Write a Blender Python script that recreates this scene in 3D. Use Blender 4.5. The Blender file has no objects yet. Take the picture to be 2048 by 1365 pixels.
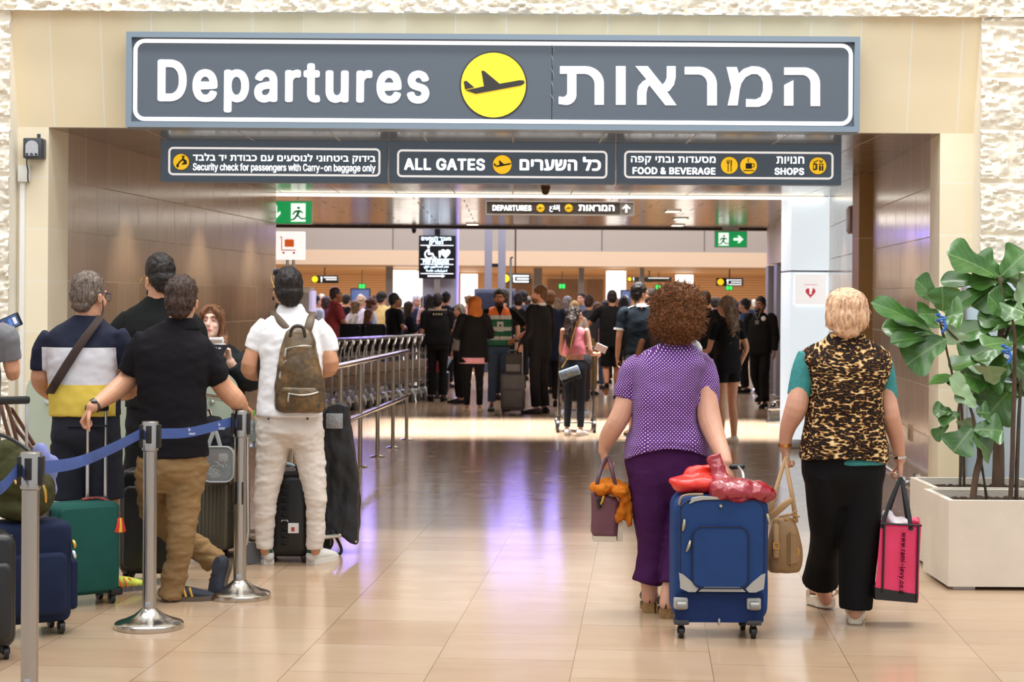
import bpy, bmesh, math, random
from mathutils import Vector, Matrix, noise, Euler
S = bpy.context.scene
COL = S.collection
# ---------------------------------------------------------------- camera
FPX, CX, HY, CAMH, ROLL = 3500.0, 1024.0, 596.0, 1.61, math.radians(0.40)
cd = bpy.data.cameras.new('camera'); cam = bpy.data.objects.new('camera', cd); COL.objects.link(cam)
cr, sr = math.cos(ROLL), math.sin(ROLL)
cam.matrix_world = Matrix(((cr, -sr, 0, 0), (0, 0, -1, 0), (sr, cr, 0, CAMH), (0, 0, 0, 1)))
cd.sensor_width = 36.0; cd.lens = FPX / 2048 * 36.0
cd.shift_x = 0; cd.shift_y = -(682.5 - HY) / 2048.0
cd.clip_start = 0.1; cd.clip_end = 300
cd.dof.use_dof = True; cd.dof.focus_distance = 8.9; cd.dof.aperture_fstop = 6.3
S.camera = cam
# ---------------------------------------------------------------- light and exposure
S.view_settings.view_transform = 'Standard'; S.view_settings.look = 'None'
S.view_settings.gamma = 1.0; S.view_settings.exposure = 0.0; S.view_settings.use_curve_mapping = False
w = bpy.data.worlds.new('world'); S.world = w; w.use_nodes = True
bg = w.node_tree.nodes['Background']; bg.inputs[0].default_value = (0.93, 0.96, 1.0, 1); bg.inputs[1].default_value = 0.82

def area(name, loc, size, energy, color=(1, 1, 1), rot=(0, 0, 0), spread=180):
    l = bpy.data.lights.new(name, 'AREA'); l.shape = 'RECTANGLE'; l.size, l.size_y = size
    l.energy = energy; l.color = color; l.spread = math.radians(spread)
    o = bpy.data.objects.new(name, l); o.location = loc; o.rotation_euler = rot; COL.objects.link(o); return o
R = math.radians
area('front_hall_skylight', (1.0, 5.0, 7.5), (9, 7), 540, (1, 0.99, 0.97))
area('portal_skylight', (-0.1, 10.0, 7.5), (10, 0.7), 250, (1, 0.99, 0.97), spread=110)
area('passage_ceiling_lamp', (0.3, 15.2, 2.70), (3.5, 0.5), 24, (1, 0.86, 0.68))
area('far_ceiling_lamp', (0.8, 26.5, 2.82), (5, 3), 105, (1, 0.93, 0.83))
area('skylight_gap', (1.0, 21.6, 2.83), (5.6, 3.0), 450, (0.97, 0.98, 1.0), spread=30)
area('hall_skylight', (1.0, 42, 6.8), (22, 18), 3000, (1, 0.98, 0.96))
area('violet_accent', (-3.6, 33.0, 3.35), (2.0, 1.2), 130, (0.30, 0.22, 1.0), (R(62), 0, R(180)))
area('violet_accent', (0.4, 33.5, 3.35), (1.6, 1.2), 80, (0.30, 0.22, 1.0), (R(62), 0, R(180)))
area('counter_wall_wash', (0, 70, 2.75), (26, 1.0), 800, (1, 0.84, 0.66), (R(50), 0, 0))

area('counter_fill_light', (0, 63, 2.5), (30, 14), 1600, (1, 0.9, 0.76))  # added fill: its bounce off the floor brightens the low counter ceiling
area('hall_front_fill', (0, 31.3, 5.6), (16, 1.5), 500, (1, 0.98, 0.97), (R(48), 0, 0))  # added unseen fill that lights the column fronts and the fascia
for x_, y_ in ((-2.62, 13.4), (-2.46, 15.6), (-2.3, 17.6), (2.62, 13.0), (2.95, 17.3)):  # added spots, no real fittings: warm scallops stand in for reflected hall lights
    l_ = bpy.data.lights.new('passage_wall_fill', 'SPOT'); l_.energy = 34; l_.color = (1, 0.80, 0.58); l_.spot_size = R(76); l_.spot_blend = 0.7; l_.shadow_soft_size = 0.05
    o_ = bpy.data.objects.new('passage_wall_fill', l_); o_.location = (x_, y_, 2.70); COL.objects.link(o_)
# ---------------------------------------------------------------- helpers
def W(px, py, d):                      # the point at depth d metres that lies along a measured direction
    u, v = px - CX, HY - py
    return Vector(((u * cr - v * sr) / FPX * d, d, CAMH + (u * sr + v * cr) / FPX * d))
def FD(px, py):                        # depth of the floor seen there
    u, v = px - CX, HY - py
    return -CAMH * FPX / (u * sr + v * cr)
def FL(px, py):
    d = FD(px, py); p = W(px, py, d); p.z = 0; return p
def sc(d): return FPX / d

def lin(c):
    f = lambda x: x / 12.92 if x <= 0.04045 else ((x + 0.055) / 1.055) ** 2.4
    return tuple(f(x / 255.0) for x in c[:3]) + (1,)
MATS = {}
def mat(name, rgb, rough=0.7, metal=0.0, var=0.0, vscale=3.0, bump=0.0, bscale=60.0, bstretch=(1, 1, 1), spec=0.5, coat=0.0, sheen=0.0, emit=0.0, trans=0.0, alpha=1.0, sss=0.0):
    if name in MATS: return MATS[name]
    m = bpy.data.materials.new(name); m.use_nodes = True; nt = m.node_tree; b = nt.nodes['Principled BSDF']
    c = lin(rgb); b.inputs['Base Color'].default_value = c; b.inputs['Roughness'].default_value = rough
    b.inputs['Metallic'].default_value = metal; b.inputs['Specular IOR Level'].default_value = spec
    b.inputs['Coat Weight'].default_value = coat; b.inputs['Coat Roughness'].default_value = 0.1
    b.inputs['Sheen Weight'].default_value = sheen
    b.inputs['Transmission Weight'].default_value = trans; b.inputs['Alpha'].default_value = alpha
    if sss: b.inputs['Subsurface Weight'].default_value = sss; b.inputs['Subsurface Radius'].default_value = (0.012, 0.005, 0.003); b.inputs['Subsurface Scale'].default_value = 0.6
    if emit:
        b.inputs['Emission Color'].default_value = c; b.inputs['Emission Strength'].default_value = emit
    if var or bump:
        tc = nt.nodes.new('ShaderNodeTexCoord'); mp = nt.nodes.new('ShaderNodeMapping'); mp.inputs['Scale'].default_value = bstretch
        nt.links.new(tc.outputs['Object'], mp.inputs['Vector'])
    if var:
        n = nt.nodes.new('ShaderNodeTexNoise'); n.inputs['Scale'].default_value = vscale; n.inputs['Detail'].default_value = 5
        nt.links.new(mp.outputs[0], n.inputs['Vector'])
        r = nt.nodes.new('ShaderNodeValToRGB'); e = r.color_ramp.elements
        e[0].position = 0.3; e[1].position = 0.7
        e[0].color = tuple(x * (1 - var) for x in c[:3]) + (1,); e[1].color = tuple(min(1, x * (1 + var)) for x in c[:3]) + (1,)
        nt.links.new(n.outputs['Fac'], r.inputs['Fac']); nt.links.new(r.outputs['Color'], b.inputs['Base Color'])
    if bump:
        n2 = nt.nodes.new('ShaderNodeTexNoise'); n2.inputs['Scale'].default_value = bscale; n2.inputs['Detail'].default_value = 4
        nt.links.new(mp.outputs[0], n2.inputs['Vector'])
        bp = nt.nodes.new('ShaderNodeBump'); bp.inputs['Strength'].default_value = bump; bp.inputs['Distance'].default_value = 0.01
        nt.links.new(n2.outputs['Fac'], bp.inputs['Height']); nt.links.new(bp.outputs['Normal'], b.inputs['Normal'])
    MATS[name] = m; return m

def tag(o, label=None, cat=None, group=None, kind=None):
    if label: o['label'] = label
    if cat: o['category'] = cat
    if group: o['group'] = group
    if kind: o['kind'] = kind
    return o
def thing(name, label, cat, loc=(0, 0, 0), rz=0.0, group=None):
    o = bpy.data.objects.new(name, None); COL.objects.link(o); o.empty_display_size = 0.1
    o.location = loc; o.rotation_euler = (0, 0, rz)
    return tag(o, label, cat, group)
SCR = bpy.data.scenes.new('scratch')
def sdg():
    with bpy.context.temp_override(scene=SCR, view_layer=SCR.view_layers[0]):
        dg = bpy.context.evaluated_depsgraph_get()
    dg.update(); return dg
def remeshed(bm, voxel, smooth=4):
    me = bpy.data.meshes.new('t'); bm.to_mesh(me)
    ob = bpy.data.objects.new('t', me); SCR.collection.objects.link(ob)
    md = ob.modifiers.new('r', 'REMESH'); md.mode = 'VOXEL'; md.voxel_size = voxel
    if smooth:
        ms = ob.modifiers.new('s', 'SMOOTH'); ms.factor = 0.5; ms.iterations = smooth
    dg = sdg()
    out = bpy.data.meshes.new_from_object(ob.evaluated_get(dg))
    bpy.data.objects.remove(ob); bpy.data.meshes.remove(me)
    return out
def fold(me, amp, freq, seed=0.0, fine=0.3):
    """cloth folds / hair lumps: move each vertex along its normal by a stretched noise"""
    off = Vector((seed * 7.3, seed * 3.1, seed * 5.7)); f = Vector(freq)
    n = len(me.vertices); co = [0.0] * (3 * n); no = [0.0] * (3 * n)
    me.vertices.foreach_get('co', co); me.vertices.foreach_get('normal', no)
    for i in range(0, 3 * n, 3):
        p = Vector((co[i] * f.x, co[i + 1] * f.y, co[i + 2] * f.z)) + off
        k = amp * (noise.noise(p) + fine * noise.noise(p * 2.7))
        co[i] += no[i] * k; co[i + 1] += no[i + 1] * k; co[i + 2] += no[i + 2] * k
    me.vertices.foreach_set('co', co); me.update()
def add(parent, name, bm, m, world=False, smooth=True, voxel=None, sm=4, folds=None, uv=None, post=None):
    """bm -> one mesh object under parent (local coordinates of the thing, or world ones)"""
    if world and parent is not None:
        root = parent
        while root.parent: root = root.parent
        bmesh.ops.transform(bm, matrix=Matrix.Translation(-root.location), verts=bm.verts)
    if voxel:
        me = remeshed(bm, voxel, sm); me.name = name
    else:
        bmesh.ops.recalc_face_normals(bm, faces=bm.faces)
        me = bpy.data.meshes.new(name); bm.to_mesh(me)
    bm.free()
    if folds:
        for fo in (folds if isinstance(folds, list) else [folds]): fold(me, *fo)
    if post: post(me)
    if smooth:
        me.polygons.foreach_set('use_smooth', [True] * len(me.polygons))
        if not voxel: me.set_sharp_from_angle(angle=R(40))
    ms = m if isinstance(m, (list, tuple)) else [m]
    me.materials.clear()
    for x in ms: me.materials.append(x)
    if uv: uv(me)
    o = bpy.data.objects.new(name, me); COL.objects.link(o)
    if parent is not None: o.parent = parent
    return o
def crinkle(amp, freq, seed=0.0):
    """sharp creases, as in film or bunched cloth"""
    def f(me):
        n = len(me.vertices); co = [0.0] * (3 * n); no = [0.0] * (3 * n); me.vertices.foreach_get('co', co); me.vertices.foreach_get('normal', no)
        for i in range(0, 3 * n, 3):
            p = Vector((co[i], co[i + 1], co[i + 2])) * freq + Vector((seed, seed * 2, seed * 3)); k = amp * (.35 - abs(noise.noise(p)) - .5 * abs(noise.noise(p * 2.3)))
            for j in range(3): co[i + j] += no[i + j] * k
        me.vertices.foreach_set('co', co); me.update()
    return f
def BM(): return bmesh.new()
def struct(name, bm, m, smooth=False):
    o = add(None, name, bm, m, smooth=smooth); o['kind'] = 'structure'; return o
def box(bm, x0, x1, y0, y1, z0, z1, bev=0.0, M=None, seg=2, mi=0):
    r = bmesh.ops.create_cube(bm, size=1.0)
    vs = r['verts']
    for v in vs:
        v.co = Vector((x0 + (v.co.x + .5) * (x1 - x0), y0 + (v.co.y + .5) * (y1 - y0), z0 + (v.co.z + .5) * (z1 - z0)))
    if bev:
        es = list({e for v in vs for e in v.link_edges})
        q = bmesh.ops.bevel(bm, geom=es, offset=bev, segments=seg, profile=0.5, affect='EDGES')
        vs = list({v for f in q['faces'] for v in f.verts} | {v for v in vs if v.is_valid})
    if M is not None: bmesh.ops.transform(bm, matrix=M, verts=vs)
    if mi:
        for f in {f for v in vs for f in v.link_faces}: f.material_index = mi
    return vs
def cyl(bm, a, b, r0, r1=None, n=16, mi=0):
    a, b = Vector(a), Vector(b); r1 = r0 if r1 is None else r1
    t = (b - a).normalized(); u = t.orthogonal().normalized(); v = t.cross(u)
    ra = [bm.verts.new(a + (u * math.cos(2 * math.pi * k / n) + v * math.sin(2 * math.pi * k / n)) * r0) for k in range(n)]
    rb = [bm.verts.new(b + (u * math.cos(2 * math.pi * k / n) + v * math.sin(2 * math.pi * k / n)) * r1) for k in range(n)]
    fs = [bm.faces.new((ra[k], ra[(k + 1) % n], rb[(k + 1) % n], rb[k])) for k in range(n)]
    fs += [bm.faces.new(ra[::-1]), bm.faces.new(rb)]
    for f in fs: f.material_index = mi
def lathe(bm, prof, c=(0, 0, 0), n=32, axis='Z'):
    c = Vector(c); rings_ = []
    for r, z in prof:
        ring = []
        for k in range(n):
            a = 2 * math.pi * k / n
            p = Vector((r * math.cos(a), r * math.sin(a), z)) if axis == 'Z' else (Vector((z, r * math.cos(a), r * math.sin(a))) if axis == 'X' else Vector((r * math.cos(a), z, r * math.sin(a))))
            ring.append(bm.verts.new(c + p))
        rings_.append(ring)
    for i in range(len(rings_) - 1):
        A, B = rings_[i], rings_[i + 1]
        for k in range(n): bm.faces.new((A[k], A[(k + 1) % n], B[(k + 1) % n], B[k]))
    bm.faces.new(rings_[0][::-1]); bm.faces.new(rings_[-1])
def crom(P, sub):
    """Catmull-Rom through tuples"""
    if len(P) < 3 or sub < 2: return [tuple(p) for p in P]
    out = []
    for i in range(len(P) - 1):
        p0 = P[max(0, i - 1)]; p1 = P[i]; p2 = P[i + 1]; p3 = P[min(len(P) - 1, i + 2)]
        for j in range(sub):
            t = j / sub
            out.append(tuple(0.5 * (2 * b + (c - a) * t + (2 * a - 5 * b + 4 * c - d) * t * t + (3 * b - a - 3 * c + d) * t ** 3) for a, b, c, d in zip(p0, p1, p2, p3)))
    out.append(tuple(P[-1])); return out
def tube(bm, pts, rads, n=12, sub=3, ref=(0, 1, 0), cap=True, mi=0):
    """tapering limb / strap along a path; radius r or (across, along ref); cap: rounded ends"""
    P = []
    for p, r in zip(pts, rads):
        a, b = r if isinstance(r, (tuple, list)) else (r, r)
        P.append((p[0], p[1], p[2], a, b))
    P = crom(P, sub); ref = Vector(ref)
    pos = [Vector(q[:3]) for q in P]; rr = [(max(q[3], 1e-4), max(q[4], 1e-4)) for q in P]
    if cap:
        t0 = (pos[0] - pos[1]).normalized(); t1 = (pos[-1] - pos[-2]).normalized()
        m0, m1 = min(rr[0]), min(rr[-1]); p0, q0, p1, q1 = pos[0], rr[0], pos[-1], rr[-1]
        pos = [p0 + t0 * m0 * .95, p0 + t0 * m0 * .7, p0 + t0 * m0 * .35] + pos + [p1 + t1 * m1 * .35, p1 + t1 * m1 * .7, p1 + t1 * m1 * .95]
        g = (0.3, 0.71, 0.94)
        rr = [(q0[0] * k, q0[1] * k) for k in g] + rr + [(q1[0] * k, q1[1] * k) for k in g[::-1]]
    prev = None; RS = []
    for i, p in enumerate(pos):
        t = (pos[min(i + 1, len(pos) - 1)] - pos[max(i - 1, 0)])
        if t.length < 1e-7: t = Vector((0, 0, 1))
        t.normalize()
        u = t.cross(ref)
        if u.length < 0.15: u = t.cross(Vector((0.37, 0.11, 0.92))) if prev is None else prev - t * prev.dot(t)
        u.normalize()
        if prev is not None and u.dot(prev) < 0: u = -u
        prev = u; v = t.cross(u)
        a, b = rr[i]
        RS.append([bm.verts.new(p + u * (a * math.cos(2 * math.pi * k / n)) + v * (b * math.sin(2 * math.pi * k / n))) for k in range(n)])
    fs = []
    for i in range(len(RS) - 1):
        A, B = RS[i], RS[i + 1]
        for k in range(n): fs.append(bm.faces.new((A[k], A[(k + 1) % n], B[(k + 1) % n], B[k])))
    fs.append(bm.faces.new(RS[0][::-1])); fs.append(bm.faces.new(RS[-1]))
    if mi:
        for f in fs: f.material_index = mi
def rings(bm, L, n=28, sub=3, power=2.4, caps=True):
    """loft of horizontal superellipses (cx,cy,cz,rx,ry[,yaw[,tilt_x]])"""
    L = [tuple(l) + (0.0,) * (7 - len(l)) for l in L]
    P = crom(L, sub); RS = []
    for (x, y, z, rx, ry, yw, tl) in P:
        ring = []
        for k in range(n):
            a = 2 * math.pi * k / n; c, s = math.cos(a), math.sin(a)
            lx = max(rx, 1e-3) * math.copysign(abs(c) ** (2 / power), c); ly = max(ry, 1e-3) * math.copysign(abs(s) ** (2 / power), s)
            ring.append(bm.verts.new((x + lx * math.cos(yw) - ly * math.sin(yw), y + lx * math.sin(yw) + ly * math.cos(yw), z + tl * lx)))
        RS.append(ring)
    for i in range(len(RS) - 1):
        A, B = RS[i], RS[i + 1]
        for k in range(n): bm.faces.new((A[k], A[(k + 1) % n], B[(k + 1) % n], B[k]))
    if caps: bm.faces.new(RS[0][::-1]); bm.faces.new(RS[-1])
def ell(bm, c, r, M=None, n=16):
    q = bmesh.ops.create_uvsphere(bm, u_segments=n, v_segments=max(8, n * 2 // 3), radius=1.0)
    T = Matrix.Diagonal((r[0], r[1], r[2], 1))
    if M is not None: T = M.to_4x4() @ T
    bmesh.ops.transform(bm, matrix=Matrix.Translation(Vector(c)) @ T, verts=q['verts'])
def poly(bm, pts, y0, y1, M=None, mi=0):
    """flat outline in x,z given thickness y0..y1"""
    from mathutils.geometry import tessellate_polygon
    q = [pts[i] for i in range(len(pts)) if (Vector(pts[i][:2]) - Vector(pts[i - 1][:2])).length > 1e-6]
    A = [bm.verts.new((p[0], y0, p[1])) for p in q]; B = [bm.verts.new((p[0], y1, p[1])) for p in q]; fs = []
    tris = [(0, 1, 2, 3)] if len(q) == 4 else tessellate_polygon([[Vector((p[0], p[1], 0)) for p in q]])
    for tri in tris:
        try: fs.append(bm.faces.new([A[i] for i in tri])); fs.append(bm.faces.new([B[i] for i in tri][::-1]))
        except ValueError: pass
    for k in range(len(q)): j = (k + 1) % len(q); fs.append(bm.faces.new((A[k], B[k], B[j], A[j])))
    if M is not None: bmesh.ops.transform(bm, matrix=M, verts=A + B)
    for f in fs: f.material_index = mi
poly_t = poly
def disc_pts(cx, cz, r, n=40, a0=0, a1=2 * math.pi):
    return [(cx + r * math.cos(a0 + (a1 - a0) * k / n), cz + r * math.sin(a0 + (a1 - a0) * k / n)) for k in range(n)]
def rrect(x0, x1, z0, z1, r, n=6):
    o = []
    for cx, cz, a in ((x1 - r, z1 - r, 0), (x0 + r, z1 - r, 90), (x0 + r, z0 + r, 180), (x1 - r, z0 + r, 270)):
        for k in range(n + 1):
            t = math.radians(a + 90 * k / n); o.append((cx + r * math.cos(t), cz + r * math.sin(t)))
    return o
def border(bm, x0, x1, z0, z1, r, t, y0, y1):
    O = rrect(x0, x1, z0, z1, r); I = rrect(x0 + t, x1 - t, z0 + t, z1 - t, max(r - t, 0.002)); n = len(O)
    v = lambda p, y: bm.verts.new((p[0], y, p[1]))
    OF = [v(p, y0) for p in O]; IF = [v(p, y0) for p in I]; OB = [v(p, y1) for p in O]; IB = [v(p, y1) for p in I]
    for k in range(n):
        j = (k + 1) % n
        bm.faces.new((OF[k], OF[j], IF[j], IF[k])); bm.faces.new((OF[k], OB[k], OB[j], OF[j])); bm.faces.new((IF[k], IF[j], IB[j], IB[k]))
FONTS = {}
try:
    import os
    for k_, f_ in (('latin', 'Inter.woff2'), ('hebrew', 'NotoSansHebrew-Regular.woff2'), ('arabic', 'NotoSansArabic-VariableFont_wdth,wght.woff2')):
        FONTS[k_] = bpy.data.fonts.load(os.path.join(bpy.utils.system_resource('DATAFILES'), 'fonts', f_))
except Exception: pass
def filled(me):
    """letters as solid faces from their outlines"""
    from mathutils.geometry import tessellate_polygon
    nb = {}
    for e in me.edges:
        a, b = e.vertices; nb.setdefault(a, []).append(b); nb.setdefault(b, []).append(a)
    seen, loops = set(), []
    for v0 in nb:
        if v0 in seen: continue
        lp, v, pv = [], v0, None
        while v not in seen:
            seen.add(v); lp.append(v); nx = [q for q in nb[v] if q != pv and q not in seen]
            if not nx: break
            pv, v = v, nx[0]
        if len(lp) > 2: loops.append([me.vertices[i].co.copy() for i in lp])
    # outline letters one at a time: a loop inside another one's box is its hole
    bx = lambda L: (min(p.x for p in L), max(p.x for p in L), min(p.y for p in L), max(p.y for p in L))
    B = [bx(L) for L in loops]; par = [None] * len(loops)
    for i in range(len(loops)):
        for j in range(len(loops)):
            if i != j and B[j][0] < B[i][0] and B[j][1] > B[i][1] and B[j][2] < B[i][2] and B[j][3] > B[i][3]: par[i] = j
    bm = bmesh.new()
    for i, L in enumerate(loops):
        if par[i] is not None: continue
        G = [L] + [loops[j] for j in range(len(loops)) if par[j] == i]; P = [p for q in G for p in q]; F_ = [bm.verts.new((p.x, p.y, .01)) for p in P]; K_ = [bm.verts.new((p.x, p.y, 0)) for p in P]
        for t in tessellate_polygon(G):
            try: bm.faces.new([F_[k] for k in t])
            except ValueError: pass
        o_ = 0
        for q in G:
            for k in range(len(q)):
                m = o_ + (k + 1) % len(q)
                try: bm.faces.new((F_[o_ + k], K_[o_ + k], K_[m], F_[m]))
                except ValueError: pass
            o_ += len(q)
    out = bpy.data.meshes.new('t'); bm.to_mesh(out); bm.free(); bpy.data.meshes.remove(me); return out
def lettering(parent, s, m, x0, x1, z0, z1, y, name='lettering', bold=0.0, depth=0.004, M=None, space=1.06):
    """text as a thin solid fitted to a measured box, facing -Y"""
    cu = bpy.data.curves.new('t', 'FONT'); cu.body = s; cu.size = 1.0; cu.extrude = 0.01; cu.resolution_u = 4; cu.space_character = space
    fk = 'hebrew' if any('\u0590' <= ch <= '\u05ff' for ch in s) else 'arabic' if any(ch > '\u0600' for ch in s) else 'latin'
    if fk in FONTS: cu.font = FONTS[fk]
    ob = bpy.data.objects.new('t', cu); SCR.collection.objects.link(ob)
    cu.extrude = 0; cu.fill_mode = 'NONE'
    dg = sdg()
    me = bpy.data.meshes.new_from_object(ob.evaluated_get(dg)); bpy.data.objects.remove(ob); bpy.data.curves.remove(cu)
    if len(me.edges): me = filled(me)
    if not len(me.vertices): print('EMPTY TEXT', s); return None
    if bold:      # thicken the strokes: the same letters shifted a little each way
        b0 = bmesh.new()
        for dx, dy in ((0, 0), (1, 0), (-1, 0), (0, .7), (0, -.7), (.75, .5), (-.75, .5), (.75, -.5), (-.75, -.5)):
            m2 = me.copy(); m2.transform(Matrix.Translation((dx * bold, dy * bold, 0))); b0.from_mesh(m2); bpy.data.meshes.remove(m2)
        b0.to_mesh(me); b0.free()
    xs = [v.co.x for v in me.vertices]; ys = [v.co.y for v in me.vertices]
    ax, bx, ay, by = min(xs), max(xs), min(ys), max(ys)
    for v in me.vertices:
        v.co = Vector((x0 + (v.co.x - ax) / (bx - ax) * (x1 - x0), y - (depth if v.co.z > 0 else 0), z0 + (v.co.y - ay) / max(by - ay, 1e-6) * (z1 - z0)))
    if M is not None: me.transform(M)
    me.name = name; me.materials.clear(); me.materials.append(m)
    o = bpy.data.objects.new(name, me); COL.objects.link(o)
    if parent is not None: o.parent = parent
    return o
def copy_thing(root, loc, rz=None, label=None, mats=None):
    r = root.copy(); COL.objects.link(r); r.location = loc
    if rz is not None: r.rotation_euler = (0, 0, rz)
    if label: r['label'] = label
    for ch in list(root.children):
        c = ch.copy(); COL.objects.link(c); c.parent = r; remat(c, mats)
        for g in list(ch.children):
            d = g.copy(); COL.objects.link(d); d.parent = c; remat(d, mats)
    return r
def remat(o, mats):
    k = o.name.split('.')[0]
    if mats and k in mats and o.type == 'MESH':
        for i, s in enumerate(o.material_slots):
            s.link = 'OBJECT'; s.material = mats[k] if not isinstance(mats[k], (list, tuple)) else mats[k][i % len(mats[k])]
# node helper for special materials
def nodes(name):
    m = bpy.data.materials.new(name); m.use_nodes = True; return m, m.node_tree, m.node_tree.nodes['Principled BSDF']
def mnode(nt, op, a, b=None, c=None):
    n = nt.nodes.new('ShaderNodeMath'); n.operation = op
    for i, x in enumerate((a, b, c)):
        if x is None: continue
        if isinstance(x, (int, float)): n.inputs[i].default_value = x
        else: nt.links.new(x, n.inputs[i])
    return n.outputs[0]
def mixc(nt, fac, a, b):
    n = nt.nodes.new('ShaderNodeMix'); n.data_type = 'RGBA'
    for s, x in ((n.inputs[0], fac), (n.inputs[6], a), (n.inputs[7], b)):
        if isinstance(x, (tuple, float, int)): s.default_value = x
        else: nt.links.new(x, s)
    return n.outputs[2]
def ramp(nt, fac, stops):
    r = nt.nodes.new('ShaderNodeValToRGB'); e = r.color_ramp.elements
    while len(e) < len(stops): e.new(0.5)
    for k, (p, c) in enumerate(stops): e[k].position = p; e[k].color = lin(c)
    nt.links.new(fac, r.inputs[0]); return r.outputs[0]
# ================================================================ the setting
TAN = 0.078                      # the passage runs slightly to the right of the view
YP = 11.7; PE = 18.85; ZC = 2.73
def wx_l(d): return -3.105 + TAN * (d - YP)
def wx_r(d): return 2.855 + TAN * (d - YP)

def stone_floor():
    m, nt, b = nodes('polished_stone_tiles')
    tc = nt.nodes.new('ShaderNodeTexCoord'); mp = nt.nodes.new('ShaderNodeMapping')
    mp.inputs['Rotation'].default_value = (0, 0, math.atan(TAN)); mp.inputs['Location'].default_value = (0.32, 0.13, 0)
    nt.links.new(tc.outputs['Object'], mp.inputs[0])
    # running columns 0.607 wide along the passage
    sw = nt.nodes.new('ShaderNodeMapping'); sw.inputs['Rotation'].default_value = (0, 0, R(90)); nt.links.new(mp.outputs[0], sw.inputs[0])
    br = nt.nodes.new('ShaderNodeTexBrick'); br.inputs['Scale'].default_value = 1.0
    br.inputs['Brick Width'].default_value = 0.607; br.inputs['Row Height'].default_value = 0.607; br.inputs['Mortar Size'].default_value = 0.0022
    br.inputs['Mortar Smooth'].default_value = 0.2; br.offset = 0.43
    br.inputs['Color1'].default_value = (0.25, 0.25, 0.25, 1); br.inputs['Color2'].default_value = (0.75, 0.75, 0.75, 1); br.inputs['Mortar'].default_value = (0, 0, 0, 1)
    nt.links.new(sw.outputs[0], br.inputs['Vector'])
    n = nt.nodes.new('ShaderNodeTexNoise'); n.inputs['Scale'].default_value = 2.2; n.inputs['Detail'].default_value = 8; n.inputs['Distortion'].default_value = 0.6
    s2 = nt.nodes.new('ShaderNodeMapping'); s2.inputs['Scale'].default_value = (0.7, 2.4, 1); nt.links.new(mp.outputs[0], s2.inputs[0]); nt.links.new(s2.outputs[0], n.inputs['Vector'])
    sep = nt.nodes.new('ShaderNodeSeparateColor'); nt.links.new(br.outputs['Color'], sep.inputs[0])
    k = mnode(nt, 'ADD', mnode(nt, 'MULTIPLY', sep.outputs[0], 0.5), mnode(nt, 'MULTIPLY', n.outputs['Fac'], 0.5))
    c = ramp(nt, k, [(0.15, (158, 130, 102)), (0.42, (177, 149, 121)), (0.6, (184, 158, 131)), (0.85, (193, 170, 145))])
    c2 = mixc(nt, br.outputs['Fac'], c, lin((132, 106, 80)))
    nt.links.new(c2, b.inputs['Base Color'])
    n3 = nt.nodes.new('ShaderNodeTexNoise'); n3.inputs['Scale'].default_value = 5; n3.inputs['Detail'].default_value = 5; nt.links.new(mp.outputs[0], n3.inputs['Vector'])
    r3 = nt.nodes.new('ShaderNodeMapRange'); r3.inputs[3].default_value = 0.10; r3.inputs[4].default_value = 0.22; nt.links.new(n3.outputs['Fac'], r3.inputs[0])
    nt.links.new(r3.outputs[0], b.inputs['Roughness']); b.inputs['Specular IOR Level'].default_value = 0.55
    return m
bm = BM(); box(bm, -22, 22, -4, 90, -0.2, 0)
struct('floor', bm, stone_floor())

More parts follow.
